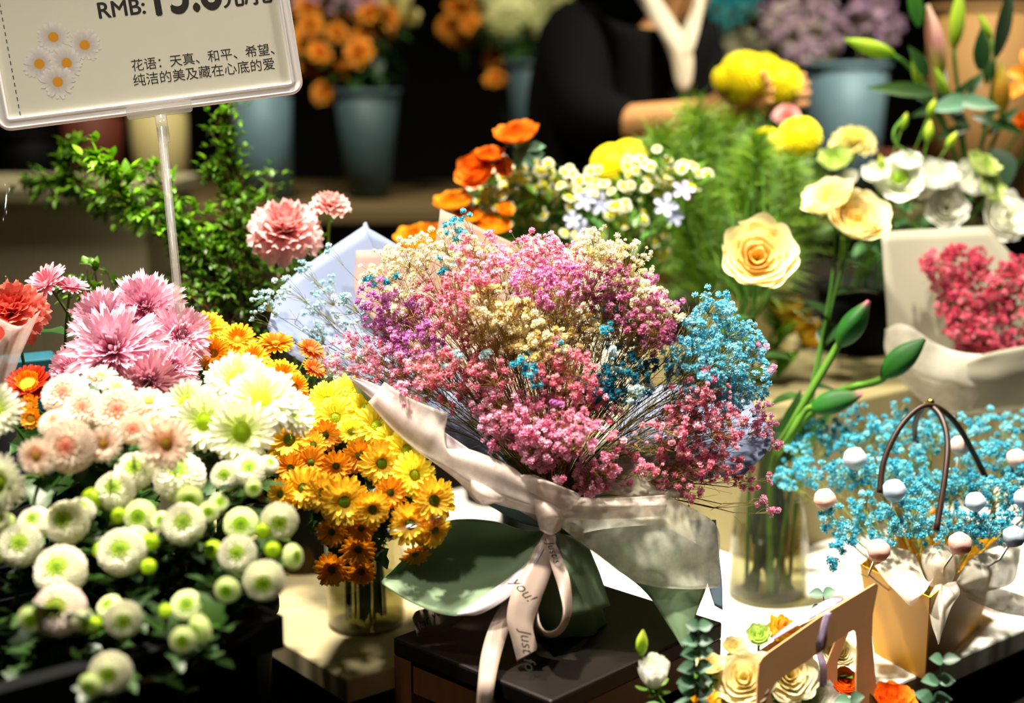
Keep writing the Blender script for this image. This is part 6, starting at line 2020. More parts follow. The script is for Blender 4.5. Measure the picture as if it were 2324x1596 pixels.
cor = [q1, q1 + bu, q1 + bu + bv, q1 + bv]
kb = 1.34
for i, nm in enumerate(('side_panel', 'side_panel', 'side_panel', 'side_panel')):
    a, b = cor[i], cor[(i + 1) % 4]
    g = G()
    V = [a, b, flare(b, kb, BH), flare(a, kb, BH)]
    g.add([tuple(v) for v in V], [(0, 1, 2, 3)], (1, 1, 1))
    solid(g.build(nm, M['gift_yellow'], t, False), 0.0015)
g = G()
g.add([tuple(v + Vector((0, 0, 0.001))) for v in cor], [(0, 1, 2, 3)], (1, 1, 1))
g.build('bottom', M['gift_yellow'], t, False)
for pts, nm in (([(1996, 1120, 1.66), (2008, 1040, 1.67), (2050, 960, 1.68), (2104, 920, 1.69), (2160, 950, 1.70), (2210, 1030, 1.72), (2246, 1110, 1.74), (2258, 1190, 1.75)], 'handle'),
                ([(2086, 1030, 1.80), (2076, 985, 1.78), (2082, 945, 1.73), (2106, 921, 1.70), (2135, 945, 1.68), (2150, 1000, 1.66), (2145, 1080, 1.64), (2125, 1205, 1.62)], 'handle')):
    g = G()
    tube(g, crom([P(*p) for p in pts], 8), 0.0036, 0.0036, 8, (1, 1, 1))
    g.build(nm, M['leather'], t)
g = G()
for dx in (-8, 6):
    lathe(g, [(0.0045 * math.sin(a), 0.0045 * math.cos(a)) for a in [R_(x) for x in range(2, 180, 22)]], 14, Matrix.Translation(P(2106 + dx, 916 - dx * 0.5, 1.695)))
g.build('clasp', M['gold'], t)
for nm, rows, sd_ in (('bow_loop', [[(1985, 1285, 1.64), (2000, 1275, 1.645), (2020, 1240, 1.66)], [(2020, 1330, 1.62), (2050, 1310, 1.62), (2075, 1260, 1.645)], [(2060, 1372, 1.60), (2085, 1350, 1.595), (2105, 1320, 1.62)], [(2075, 1370, 1.605), (2100, 1340, 1.605), (2130, 1300, 1.625)]], 41),
                      ('bow_loop', [[(2110, 1330, 1.625), (2125, 1335, 1.62), (2150, 1340, 1.625)], [(2092, 1270, 1.635), (2130, 1280, 1.61), (2170, 1300, 1.63)], [(2105, 1240, 1.65), (2140, 1236, 1.635), (2175, 1262, 1.645)], [(2140, 1250, 1.665), (2160, 1260, 1.665), (2180, 1300, 1.655)]], 42),
                      ('bow_tail', [[(2120, 1330, 1.62), (2140, 1325, 1.615), (2170, 1320, 1.625)], [(2105, 1370, 1.605), (2140, 1360, 1.60), (2178, 1350, 1.615)], [(2112, 1410, 1.595), (2135, 1400, 1.59), (2155, 1385, 1.60)], [(2128, 1462, 1.59), (2130, 1463, 1.59), (2132, 1460, 1.59)]], 43),
                      ('bow_loop', [[(2170, 1320, 1.63), (2180, 1330, 1.63), (2190, 1345, 1.635)], [(2200, 1270, 1.645), (2235, 1300, 1.63), (2250, 1340, 1.64)], [(2270, 1238, 1.68), (2295, 1265, 1.665), (2300, 1320, 1.67)], [(2300, 1236, 1.70), (2315, 1250, 1.70), (2310, 1270, 1.70)]], 44),
                      ('bow_tail', [[(2180, 1325, 1.635), (2190, 1340, 1.635), (2200, 1360, 1.64)], [(2240, 1330, 1.65), (2250, 1360, 1.645), (2260, 1385, 1.655)], [(2300, 1345, 1.68), (2310, 1375, 1.675), (2310, 1398, 1.685)], [(2350, 1360, 1.72), (2355, 1385, 1.72), (2350, 1405, 1.72)]], 45)):
    wrap_sheet(nm, rows, 'chiffon', 0.001, sd_)
SKYB = [hx('#5cc0d6'), hx('#72cede'), hx('#45aec8'), hx('#94dae6')]


def xdepth(px, py):
    q = ((px - 2120) / 380) ** 2 + ((py - 1120) / 220) ** 2
    return 1.78 - 0.10 * math.sqrt(max(0, 1 - q)) + (1120 - py) / 1400


for i, (cl, wh) in enumerate((
        ([(1850, 1000, 44, 22), (1900, 985, 40, 20), (1810, 1040, 34, 14)], 'upper left edge'),
        ([(1775, 1080, 22, 9), (1830, 1075, 34, 14), (1790, 1100, 16, 5)], 'leftmost tip next to the vase'),
        ([(1950, 960, 40, 20), (2000, 985, 44, 24), (1930, 1010, 34, 16)], 'top, left of the handles'),
        ([(2040, 925, 30, 8), (2060, 960, 34, 14), (2040, 1000, 34, 16)], 'highest, behind the handle tops'),
        ([(2100, 990, 44, 26), (2130, 960, 34, 14), (2080, 1050, 40, 22)], 'inside the handles'),
        ([(2190, 980, 40, 22), (2210, 1040, 44, 26), (2240, 950, 26, 8)], 'top, right of the handles'),
        ([(2280, 985, 40, 16), (2310, 960, 30, 8), (2290, 1040, 44, 24)], 'upper right edge'),
        ([(1880, 1080, 44, 22), (1930, 1090, 44, 24)], 'left middle'),
        ([(1990, 1070, 44, 26), (2030, 1080, 40, 22)], 'centre left'),
        ([(2080, 1110, 44, 28), (2130, 1100, 40, 24)], 'centre'),
        ([(2180, 1100, 44, 28), (2230, 1110, 40, 24)], 'centre right'),
        ([(2280, 1110, 44, 26), (2320, 1090, 40, 20)], 'right middle'),
        ([(1890, 1180, 34, 14), (1930, 1210, 26, 10), (1900, 1240, 20, 7), (1885, 1280, 14, 4)], 'drooping lower left'),
        ([(1970, 1160, 44, 22), (2010, 1200, 40, 20)], 'lower left'),
        ([(2070, 1180, 44, 26), (2110, 1220, 36, 18)], 'lower middle'),
        ([(2160, 1180, 44, 26), (2210, 1200, 40, 22)], 'lower right'),
        ([(2270, 1190, 40, 22), (2310, 1160, 40, 18)], 'lowest at the right frame edge'))):
    spray('babys_breath_spray', 'sky blue baby\'s breath in the gift box, ' + wh, 'flower spray', [(a[0], a[1], a[2] * 1.1, int(a[3] * 1.6)) for a in cl], BOXC + Vector((0, 0, 0.03)), SKYB, 800 + i, 'sky blue baby\'s breath in the gift box', hx('#8a9a4a'), 0.0046, 0.0006, depth=xdepth, outward=0.1, extra=0.3)
for px, py, r, c, lab in (
        (1940, 1040, 30, '#e4ecf6', 'pale blue paper rosebud in the blue blossoms, upper left'),
        (2030, 1112, 30, '#d4e4f4', 'pale blue paper rosebud left inside the handle'),
        (2214, 1138, 26, '#dce8f4', 'pale blue paper rosebud right inside the handle'),
        (2302, 1216, 28, '#d0def0', 'pale blue paper rosebud lowest at the right frame edge'),
        (2322, 1130, 24, '#dce6f4', 'pale blue paper rosebud cut off by the right frame edge'),
        (1872, 1132, 28, '#f6d8c8', 'pink paper rosebud at the left edge of the blue blossoms'),
        (1994, 1248, 30, '#f0cdc0', 'pink paper rosebud over the left corner of the gift box'),
        (2180, 1232, 30, '#f2ccc0', 'pink paper rosebud above the organza bow'),
        (2180, 1010, 26, '#f6dcd0', 'pink paper rosebud high between the handles'),
        (2308, 1040, 26, '#f4d4c8', 'pink paper rosebud at the upper right frame edge')):
    z = wdir((rnd.uniform(-0.3, 0.3), .8, .5))
    d = xdepth(px, py) - 0.05
    c0 = P(px, py, d)
    b = BOXC + Vector((rnd.uniform(-0.02, 0.02), rnd.uniform(-0.02, 0.02), 0.03))
    t = thing('paper_rosebud', lab, 'paper rosebud', b, 'paper rosebuds in the gift box')
    g = G()
    rr = random.Random(px)
    r_ = r * d / FPX
    for k in range(9):
        shell(g, (0.35 + 0.07 * k), -0.7, 1.35 - 0.05 * k, 0.9, k * 2.2, -0.35, hx(c), mixc(hx(c), (1, 1, 1), 0.25), 0.03, rr=rr)
    lathe(g, [(0.05, -1.5), (0.2, -1.2), (0.62, -0.72), (0.86, -0.25), (0.9, 0.05), (0.72, 0.42), (0.35, 0.62), (0.02, 0.68)], 16, None, hx(c), 5, 0.05)
    me = g.mesh('bud', M['petal'])
    link('bud', me, t, Matrix.Translation(c0) @ frame(z) @ Matrix.Scale(r_, 4))
    g = G()
    tube(g, [c0 - z * r_ * 1.3, c0 - z * r_ * 3, b], 0.0014, 0.0014, 5, mixc(hx(c), hx('#d8c49a'), 0.5))
    g.build('stick', M['stem'], t)


# ------------------------------------------------------------------ front basket with card handles
CZ = 0.70
cc = P(1815, 1640, 1.40)
CX = Vector((cc.x, cc.y, 0))
cang = math.atan2((P(1960, 1400, 1.42) - P(1700, 1520, 1.36)).y, (P(1960, 1400, 1.42) - P(1700, 1520, 1.36)).x)
hd = Vector((math.cos(0.55), math.sin(0.55), 0))
hn = Vector((-hd.y, hd.x, 0))
t = thing('flower_basket', 'tan card flower basket with two tall cut-out handles in front', 'flower basket', CX + Vector((0, 0, CZ)))
g = G()
bmx = Matrix.Translation(CX) @ Matrix.Rotation(0.55, 4, 'Z')
box(g, bmx, 0.19, 0.095, 0.075, (1, 1, 1), CZ)
bevel(g.build('box_body', M['card'], t, False), 0.002)


def handle(outer, inner, nm):
    """a flat card panel with a window, from outlines in px at given depth"""
    g = G()
    n = len(outer)
    V = [tuple(P(*p)) for p in outer] + [tuple(P(*p)) for p in inner]
    F = [(i, i + 1, n + i + 1, n + i) for i in range(n - 1)]
    g.add(V, F, (1, 1, 1))
    o = g.build(nm, M['card'], t, False)
    solid(o, 0.0022)
    return o


def hd_(x):
    return 1.345 + (x - 1680) / 300 * 0.065


def hq(pts):
    return [(x, y, hd_(x)) for x, y in pts]


handle(hq([(1712, 1800), (1716, 1596), (1718, 1540), (1722, 1505), (1730, 1492), (1742, 1482), (1860, 1400), (1985, 1325), (1992, 1328), (1986, 1360), (1979, 1396), (1978, 1450), (1984, 1520), (1992, 1596), (1998, 1800)]),
       hq([(1748, 1800), (1752, 1596), (1752, 1570), (1756, 1556), (1762, 1548), (1772, 1540), (1868, 1474), (1925, 1436), (1936, 1430), (1942, 1434), (1944, 1446), (1944, 1480), (1942, 1530), (1942, 1596), (1946, 1800)]), 'handle')


def hq2(pts):
    return [(x, y, hd_(x) + 0.055) for x, y in pts]


handle(hq2([(1640, 1800), (1662, 1596), (1672, 1560), (1684, 1515), (1692, 1500), (1704, 1490), (1780, 1440), (1880, 1385), (1930, 1355), (1940, 1375), (1930, 1420), (1915, 1460), (1900, 1500), (1898, 1560), (1896, 1800)]),
       hq2([(1684, 1800), (1700, 1600), (1704, 1575), (1708, 1560), (1716, 1550), (1726, 1540), (1790, 1500), (1850, 1462), (1880, 1445), (1896, 1440), (1898, 1450), (1882, 1490), (1870, 1520), (1868, 1570), (1866, 1800)]), 'handle')
g = G()
sheet(g, pxgrid([[(1740, 1460, 1.40), (1760, 1440, 1.41), (1800, 1415, 1.43)], [(1850, 1398, 1.395), (1870, 1365, 1.41), (1900, 1362, 1.43)], [(1900, 1372, 1.40), (1905, 1366, 1.405), (1910, 1364, 1.41)]]), 6, 6, (1, 1, 1), 0.001, 51)
M['lilac'] = sheer('lilac', '#c4b4d4', 0.8, 0.4, 0.5)
solid(g.build('lilac_ribbon', M['lilac'], t), 0.0003)
g = G()
strip(g, [P(1879, 1390, 1.385), P(1868, 1430, 1.382), P(1858, 1474, 1.382), P(1868, 1510, 1.40), P(1868, 1560, 1.41)], [Vector((0.0035, 0, 0))] * 5, 5)
solid(g.build('ribbon_band', M['lilac'], t), 0.0003)
bucket('pedestal', 'black pedestal under the tan card flower basket', CX, 0.07, 0.07, CZ - 0.0005, 'black', 'pedestal', rim=False)


def cbase(px=1815, d=1.4):
    p = P(px, 1640, d) - CX
    return CX + hd * max(-0.09, min(0.09, p.dot(hd))) + hn * max(-0.04, min(0.04, p.dot(hn))) + Vector((0, 0, CZ + 0.074 - CX.z))


for k, nm, px, py, d, r, f, lab in (
        ('closed_white_rose', 'lisianthus', 1484, 1525, 1.35, 56, (-0.05, .95, .25), 'white lisianthus standing out at the left of the front basket'),
        ('yellow_rose', 'yellow_bloom', 1612, 1512, 1.38, 32, (-0.1, .9, .3), 'yellow closed bloom behind the eucalyptus sprig'),
        ('yellow_rose', 'yellow_bloom', 1668, 1472, 1.40, 30, (0.1, .9, .3), 'amber yellow closed bloom left of the handles'),
        ('green_rose', 'green_bloom', 1722, 1442, 1.41, 30, (-0.1, .8, .5), 'pale green bud at the back of the front basket'),
        ('parrot_tulip', 'yellow_bloom', 1776, 1432, 1.42, 38, (0.2, .9, .3), 'ruffled yellow bloom next to the pale green bud'),
        ('cream_rose', 'cream_rose', 1688, 1540, 1.375, 66, (-0.2, .7, .6), 'large cream rose left behind the front handle'),
        ('cream_rose', 'cream_rose', 1792, 1532, 1.398, 62, (0.1, .6, .75), 'large pale yellow rose seen through the handle window'),
        ('cream_rose', 'cream_rose', 1655, 1612, 1.375, 48, (-0.2, .6, .7), 'cream rose cut off by the bottom edge left of the handle'),
        ('white_rose', 'white_bloom', 1845, 1582, 1.41, 54, (0.05, .6, .75), 'white bloom in the handle window at the bottom edge'),
        ('ranunculus', 'ranunculus', 1918, 1550, 1.45, 44, (0.1, .85, .4), 'red orange ranunculus between the two right handle legs'),
        ('ranunculus', 'ranunculus', 2030, 1588, 1.40, 50, (0.1, .9, .35), 'orange ranunculus right of the front basket handle'),
        ('gerbera', 'gerbera', 1596, 1600, 1.34, 46, (0.0, .75, .6), 'golden gerbera cut off by the bottom edge'),
        ('cream_rose', 'cream_rose', 1905, 1480, 1.46, 36, (0.1, .7, .6), 'cream rose behind the right leg of the handles')):
    flower(k, nm, lab, 'flower', px, py, d, r, f, cbase(px, d), 'flowers of the front basket', 0.0018, hx('#5a8a34'), 3, 0.035, 0.011, 0, hx('#3a6a24'))
flower('small_bud', 'lisianthus_bud', 'green lisianthus bud above the white one at the left of the basket', 'flower bud', 1457, 1459, 1.35, 32, (0.05, .98, .1), cbase(1457, 1.35), None, 0.0013, hx('#6a9a34'), 0)
for i, (px0, py0, px1, py1, n, lab, d) in enumerate((
        (1575, 1640, 1585, 1425, 7, 'eucalyptus sprig upright beside the yellow bloom', 1.33),
        (1870, 1470, 1868, 1350, 4, 'eucalyptus sprig peeking over the back handle', 1.46),
        (2100, 1660, 2140, 1500, 4, 'eucalyptus sprig at the right in front of the gift box', 1.36),
        (1900, 1660, 1930, 1590, 2, 'eucalyptus sprig low between the handle legs', 1.36))):
    rr = random.Random(900 + i)
    b = cbase(px0, d)
    t = thing('eucalyptus_sprig', lab, 'sprig', b, 'eucalyptus sprigs')
    pts = crom([b, b.lerp(P(px0, py0, d), 0.6), P(px0, py0, d), P((px0 + px1) / 2 + 6, (py0 + py1) / 2, d), P(px1, py1, d)], 5)
    g, lg = G(), G()
    tube(g, pts, 0.001, 0.0006, 5, hx('#5a6a4a'))
    g.build('stem', M['stem'], t)
    for k in range(n):
        f = k / max(1, n - 1)
        q = P(px0 + (px1 - px0) * (0.15 + 0.85 * f), py0 + (py1 - py0) * (0.15 + 0.85 * f), d)
        for s in (-1, 1):
            dd = Vector((s, rr.uniform(-0.5, 0.3), rr.uniform(0.0, 0.7)))
            c = mixc(hx('#173a24'), hx('#4f7a5c'), rr.uniform(0.0, 0.9))
            leafgeo(lg, q, dd, (rr.uniform(-0.3, 0.3), -0.6, 0.8), 0.020 * rr.uniform(0.8, 1.1) * (1 - 0.25 * f), 0.0085 * (1 - 0.2 * f), c, mixc(c, (0.4, 0.6, 0.45), 0.15), 0.1)
    lg.build('foliage', M['leaf'], t)

# ------------------------------------------------------------------ background shelf, buckets and blurred flowers
HZ = 1.13
t = thing('display_shelf', 'long dark stepped shelf carrying zinc buckets at the back', 'shelf', Vector((0, 4.0, 0)))
g = G()
box(g, Matrix.Translation((0, 3.95, 0)), 5.6, 0.9, 0.04, (1, 1, 1), HZ - 0.04)
bevel(g.build('shelf_board', M['shelf'], t, False), 0.004)
g = G()
box(g, Matrix.Translation((0, 3.97, 0)), 5.5, 0.82, HZ - 0.041, (1, 1, 1), 0)
g.build('front_panel', M['shelf_front'], t, False)


def shelf_bucket(label, pxl, pxr, pytop, d, mat, cat='bucket', taper=0.78):
    c = P((pxl + pxr) / 2, 462, d)
    h = P((pxl + pxr) / 2, pytop, d).z - HZ
    rt = (pxr - pxl) / 2 * d / FPX
    b = Vector((c.x, c.y, HZ + 0.0005))
    bucket('zinc_bucket' if 'zinc' in mat else 'flower_bucket', label, b, rt * taper, rt, h, mat, cat)
    return b, h


b1, h1 = shelf_bucket('dark zinc bucket standing alone in the shadow of the shelf', 764, 910, 205, 3.75, 'dark_zinc', taper=0.62)
b2, h2 = shelf_bucket('teal zinc bucket right behind the tallest green branch', 536, 668, 190, 3.7, 'zinc', taper=0.92)
b3, h3 = shelf_bucket('cream bucket directly behind the sign pole', 306, 432, 230, 3.7, 'cream', taper=0.95)
b4, h4 = shelf_bucket('rust coloured pot behind the bright lime leaves', 150, 290, 240, 3.7, 'rust', taper=0.8)
b5, h5 = shelf_bucket('dark zinc bucket half hidden behind the person in black', 1150, 1290, 140, 3.75, 'dark_zinc', taper=0.62)
b6, h6 = shelf_bucket('pale zinc bucket at the upper right with lilac blossoms', 1818, 2000, 145, 3.6, 'zinc', taper=0.8)
b7, h7 = shelf_bucket('black bucket between the dark pot and the red one at the far left', 20, 140, 300, 3.7, 'black')
b8, h8 = shelf_bucket('tan kraft paper wrapped pot at the upper right behind the lilies', 2090, 2330, 20, 3.6, 'kraft', 'pot', 0.95)
b9, h9 = shelf_bucket('dark zinc bucket under the teal blossoms behind the person', 1600, 1740, 150, 3.75, 'zinc', taper=0.7)
# low grey counter at the left
t = thing('counter', 'grey olive counter at the far left under the sign', 'counter', Vector((P(60, 560, 2.9).x, 3.0, 0)))
ctop = P(60, 425, 2.85).z
g = G()
box(g, Matrix.Translation((P(60, 560, 2.9).x - 0.12, 3.05, 0)), 0.75, 0.4, ctop - 0.0305, (1, 1, 1), 0)
g.build('cabinet', M['counter'], t, False)
g = G()
box(g, Matrix.Translation((P(60, 560, 2.9).x - 0.12, 3.05, 0)), 0.79, 0.44, 0.03, (1, 1, 1), ctop - 0.03)
bevel(g.build('counter_top', M['counter'], t, False), 0.004)

# blurred flowers in the back buckets
def crowd(kind, name, label, group, pts, b, h, d, r, cat='flower'):
    for (px, py) in pts:
        d_ = d + rnd.uniform(-0.12, 0.12)
        pos = P(px, py, d_)
        t = thing(name, label, cat, b + Vector((rnd.uniform(-0.02, 0.02), rnd.uniform(-0.02, 0.02), 0.012)), group)
        z = Vector((rnd.uniform(-0.5, 0.5), -0.7, rnd.uniform(0.1, 0.9))).normalized()
        head(t, K[kind][0], pos, z, r * rnd.uniform(0.8, 1.2) * d_ / FPX, rnd.uniform(0, 6))
        g = G()
        lip = Vector((b.x, b.y, b.z + h)) + Vector((rnd.uniform(-0.03, 0.03), rnd.uniform(-0.03, 0.03), 0))
        tube(g, [pos - z * r * 0.3 * d_ / FPX, pos.lerp(lip, 0.5) + Vector((0, 0.02, 0)), lip, Vector(t.location)], 0.002, 0.002, 4, hx('#2f4a1c'))
        for _ in range(4):
            q = pos.lerp(lip, rnd.uniform(0.1, 0.9))
            leafgeo(g, q, rand_unit(rnd).normalized(), (0, 0, 1), 0.07, 0.02, hx('#1c3814'), hx('#2f5a20'), 0.3)
        g.build('stem', M['leaf'], t)


def scatter(n, x0, x1, y0, y1, seed):
    rr = random.Random(seed)
    return [(rr.uniform(x0, x1), rr.uniform(y0, y1)) for _ in range(n)]


crowd('orange_bloom', 'orange_bloom', 'orange bloom blurred in the top bunch right of the sign', 'orange blooms over the dark zinc bucket', [(705, 60), (740, 40), (765, 75), (800, 95), (840, 30), (855, 60), (700, 150), (735, 165), (775, 160), (815, 120), (850, 110), (690, 85), (870, 85), (880, 40), (690, 105), (725, 120), (770, 130), (825, 75), (700, 20), (790, 50), (760, 195), (735, 210)], b1, h1, 3.75, 30)
crowd('plum_bloom', 'mauve_bloom', 'mauve pink bloom blurred at the top edge right of the sign', 'mauve blooms over the dark zinc bucket', [(700, 5), (745, 8), (790, 0), (830, -5), (715, -25), (780, -30), (870, -10), (820, 25)], b1, h1, 3.8, 36)
crowd('orange_bloom', 'amber_bloom', 'amber bloom blurred between the pale hydrangea and the mauve ones', 'amber blooms behind the pale hydrangea', [(1040, 20), (1065, 55), (1045, 85), (1075, 20), (1020, 60), (1090, 70), (1060, -20), (1100, 30), (1125, 130)], b5, h5, 3.85, 28)
crowd('pale_yellow_mum', 'pale_bloom', 'pale green bloom blurred between the orange and amber ones', 'pale blooms at the top middle', [(880, -5), (900, 20), (915, -20), (925, 35)], b1, h1, 3.8, 24)


def mophead(name, label, px, py, d, r, cols, b, h, n=150, sy=0.8):
    t = thing(name, label, 'flower', b + Vector((0.01, 0.0, 0.012)))
    g, s_ = G(), G()
    rr = random.Random(px)
    c = P(px, py, d)
    R = r * d / FPX
    for k in range(n):
        u = 1 - (k + 0.5) / n * 1.7
        th = math.acos(u)
        az = k * 2.4
        dv = Vector((math.sin(th) * math.cos(az), math.sin(th) * math.sin(az), u))
        q = G()
        col = cols[rr.randrange(len(cols))]
        for j in range(4):
            petal(q, 1.0, 0.5, 15, -10, j * 1.57, 0.1, 0, 3, 0.2, col, mixc(col, (1, 1, 1), 0.15), 0, 0, 1, 0.4)
        V, F, C = q.arrays()
        g.add(xf(V, Matrix.Translation(c + Vector((dv.x, dv.y, dv.z * sy)) * R * rr.uniform(0.9, 1.05)) @ frame(dv, rr.uniform(0, 6)) @ Matrix.Scale(R * 0.17, 4)), F, C)
    g.build('florets', M['petal'], t)
    tube(s_, [c - Vector((0, 0, R * 0.6)), Vector((b.x, b.y, b.z + h)), Vector(t.location)], 0.003, 0.003, 5, hx('#4a6a2a'))
    s_.build('stem', M['stem'], t)


HYD = [hx('#b8bc6a'), hx('#a8b060'), hx('#c8c880')]
mophead('hydrangea', 'large pale green hydrangea head blurred left of the person', 1160, 40, 3.8, 82, HYD, b5, h5)
mophead('hydrangea', 'pale green hydrangea head partly behind the person\'s shoulder', 1230, -10, 3.85, 70, HYD, b5, h5)
mophead('hydrangea', 'pale green hydrangea head at the top edge right of the amber blooms', 1130, -40, 3.85, 60, HYD, b5, h5)
for i, (cols, cl, lab, b, h) in enumerate((
        ([hx('#38b4bc'), hx('#4cc4c8'), hx('#2aa0aa')], [(1640, 30, 50, 60, 3.7), (1690, 10, 40, 40, 3.7), (1610, -10, 40, 40, 3.7)], 'turquoise blossom cloud blurred behind the person\'s shoulder', b9, h9),
        ([hx('#c8c4a0'), hx('#dcd8b4'), hx('#b4b498')], [(1650, 90, 50, 60, 3.75), (1700, 120, 50, 60, 3.75), (1660, 150, 44, 40, 3.75)], 'beige blossom cloud blurred under the turquoise one', b9, h9),
        ([hx('#d0b0c8'), hx('#e4ccd8'), hx('#bca0b4'), hx('#dccec4')], [(1760, 50, 50, 60, 3.6), (1800, 90, 50, 60, 3.6), (1830, 30, 50, 60, 3.6)], 'lilac blossom cloud blurred left over the pale zinc bucket', b6, h6),
        ([hx('#d0b0c8'), hx('#e4ccd8'), hx('#bca0b4')], [(1880, 70, 50, 60, 3.6), (1850, 0, 50, 50, 3.6), (1830, 120, 34, 30, 3.55)], 'lilac blossom cloud blurred in the middle over the pale zinc bucket', b6, h6),
        ([hx('#ccaacc'), hx('#dcc0d4'), hx('#b498a8')], [(1960, 40, 50, 60, 3.6), (2010, 70, 44, 50, 3.6), (1990, 0, 50, 50, 3.6)], 'lilac blossom cloud blurred right over the pale zinc bucket', b6, h6))):
    spray('blossom_cloud', lab, 'flower spray', cl, Vector((b.x, b.y, b.z + 0.012)), cols, 950 + i, 'blossom clouds in the back buckets', hx('#7a7a5a'), 0.009, 0.001, outward=0.3, extra=0.1, fork=0.8)
bucket('clay_pot', 'small dark terracotta pot right of the pale zinc bucket', Vector((P(2030, 300, 3.55).x, P(2030, 300, 3.55).y, HZ + 0.0005)), 0.05, 0.065, 0.13, 'rust', 'pot')
flower('orange_bloom', 'orange_candle_bloom', 'single orange bloom in the dark between two buckets', 'flower', 1124, 180, 3.7, 26, (0, .8, .5), b5 + Vector((0, 0, 0.012)), None, 0.002, hx('#2f4a1c'))

# ------------------------------------------------------------------ person in black
PD = 3.0
t = thing('person', 'person in a black jacket over a pale hood reaching for yellow flowers', 'person', Vector((P(1400, 800, 3.05).x, 3.0, 0)))


def skin_body(name, nodes, edges, mat, root_i, parent, sub=2):
    me = bpy.data.meshes.new(name)
    me.from_pydata([tuple(n[0]) for n in nodes], edges, [])
    o = link(name, me, parent, Matrix.Identity(4))
    sk = o.modifiers.new('skin', 'SKIN')
    sk.use_smooth_shade = True
    for i, n in enumerate(nodes):
        v = me.skin_vertices[0].data[i]
        v.radius = (n[1], n[2] if len(n) > 2 else n[1])
        v.use_root = (i == root_i)
    s2 = o.modifiers.new('sub', 'SUBSURF')
    s2.levels = sub
    s2.render_levels = sub
    me.materials.append(M[mat])
    return o


pel = P(1345, 640, 3.08)
pel.z = 0.98
chest = P(1415, 215, 3.05)
waist = pel.lerp(chest, 0.5)
nb = P(1528, 45, 3.05)
hd0 = nb + Vector((0.035, -0.03, 0.09))
hd1 = hd0 + Vector((0.02, -0.02, 0.11))
shR, elR, wrR = P(1285, 95, 3.02), P(1330, 290, 2.86), P(1590, 262, 2.74)
shL, elL, wrL = P(1590, 110, 3.12), P(1600, 300, 3.0), P(1690, 250, 2.80)
hR = P(1665, 232, 2.71)
hL = P(1735, 232, 2.76)
kR, kL = Vector((pel.x - 0.09, 2.98, 0.5)), Vector((pel.x + 0.11, 3.05, 0.5))
fR, fL = Vector((pel.x - 0.10, 3.0, 0.06)), Vector((pel.x + 0.12, 3.08, 0.06))
nodes = [(pel, .15, .11), (waist, .13, .10), (chest, .12, .09), (nb - Vector((0.01, 0, 0.03)), .058), (hd0, .058), (hd1, .09, .085), (hd1 + Vector((0, 0, 0.07)), .07),
         (shR, .045), (elR, .042), (wrR, .034), (hR, .036, .022), (shL, .045), (elL, .042), (wrL, .034), (hL, .036, .022),
         (pel + Vector((-0.09, 0, -0.08)), .09), (kR, .06), (fR + Vector((0, 0, 0.03)), .045), (fR + Vector((0.02, -0.14, -0.025)), .035),
         (pel + Vector((0.09, 0, -0.08)), .09), (kL, .06), (fL + Vector((0, 0, 0.03)), .045), (fL + Vector((0.02, -0.14, -0.025)), .035)]
edges = [(0, 1), (1, 2), (2, 3), (3, 4), (4, 5), (5, 6), (2, 7), (7, 8), (8, 9), (9, 10), (2, 11), (11, 12), (12, 13), (13, 14), (0, 15), (15, 16), (16, 17), (17, 18), (0, 19), (19, 20), (20, 21), (21, 22)]
for hp, wp, s in ((hR, wrR, 1), (hL, wrL, -1)):
    ax = (hp - wp).normalized()
    side = ax.cross(Vector((0, 0, 1))).normalized()
    up = side.cross(ax).normalized()
    i0 = nodes.index([n for n in nodes if n[0] is hp][0])
    for k in range(4):
        a = hp + ax * 0.035 + up * (0.026 - 0.017 * k)
        b = a + ax * (0.032, 0.036, 0.034, 0.026)[k] + side * 0.012 * s
        c = b + ax * 0.016 + side * 0.024 * s
        j = len(nodes)
        nodes += [(a, .010), (b, .009), (c, .0075)]
        edges += [(i0, j), (j, j + 1), (j + 1, j + 2)]
    a = hp - ax * 0.005 + up * 0.034
    j = len(nodes)
    nodes += [(a, .012), (a + ax * 0.03 + up * 0.02 + side * 0.012 * s, .010), (a + ax * 0.055 + up * 0.015 + side * 0.03 * s, .008)]
    edges += [(i0, j), (j, j + 1), (j + 1, j + 2)]
body = skin_body('body', nodes, edges, 'skin', 0, t)
# jacket: torso and sleeves with the forearm bare
jn = [(pel + Vector((0, 0, -0.02)), .20, .15), (waist, .185, .145), (chest + Vector((-0.01, 0, -0.02)), .19, .15), (chest.lerp(nb, 0.55) + Vector((-0.03, 0.0, 0.01)), .17, .13),
      (shR + Vector((0.01, 0, -0.005)), .10), (shR.lerp(elR, 0.5), .09), (elR, .078), (elR.lerp(wrR, 0.5), .056), (shL, .095), (elL.lerp(shL, 0.4), .072), (elL, .066), (elL.lerp(wrL, 0.5), .055)]
je = [(0, 1), (1, 2), (2, 3), (2, 4), (4, 5), (5, 6), (6, 7), (2, 8), (8, 9), (9, 10), (10, 11)]
skin_body('jacket', jn, je, 'jacket', 0, t)
tn = [(pel + Vector((0, 0, 0.02)), .175, .135), (pel + Vector((-0.09, 0, -0.10)), .105), (kR, .078), (fR + Vector((0, 0, 0.06)), .065), (pel + Vector((0.09, 0, -0.10)), .105), (kL, .078), (fL + Vector((0, 0, 0.06)), .065)]
skin_body('trousers', tn, [(0, 1), (1, 2), (2, 3), (0, 4), (4, 5), (5, 6)], 'jacket', 0, t)
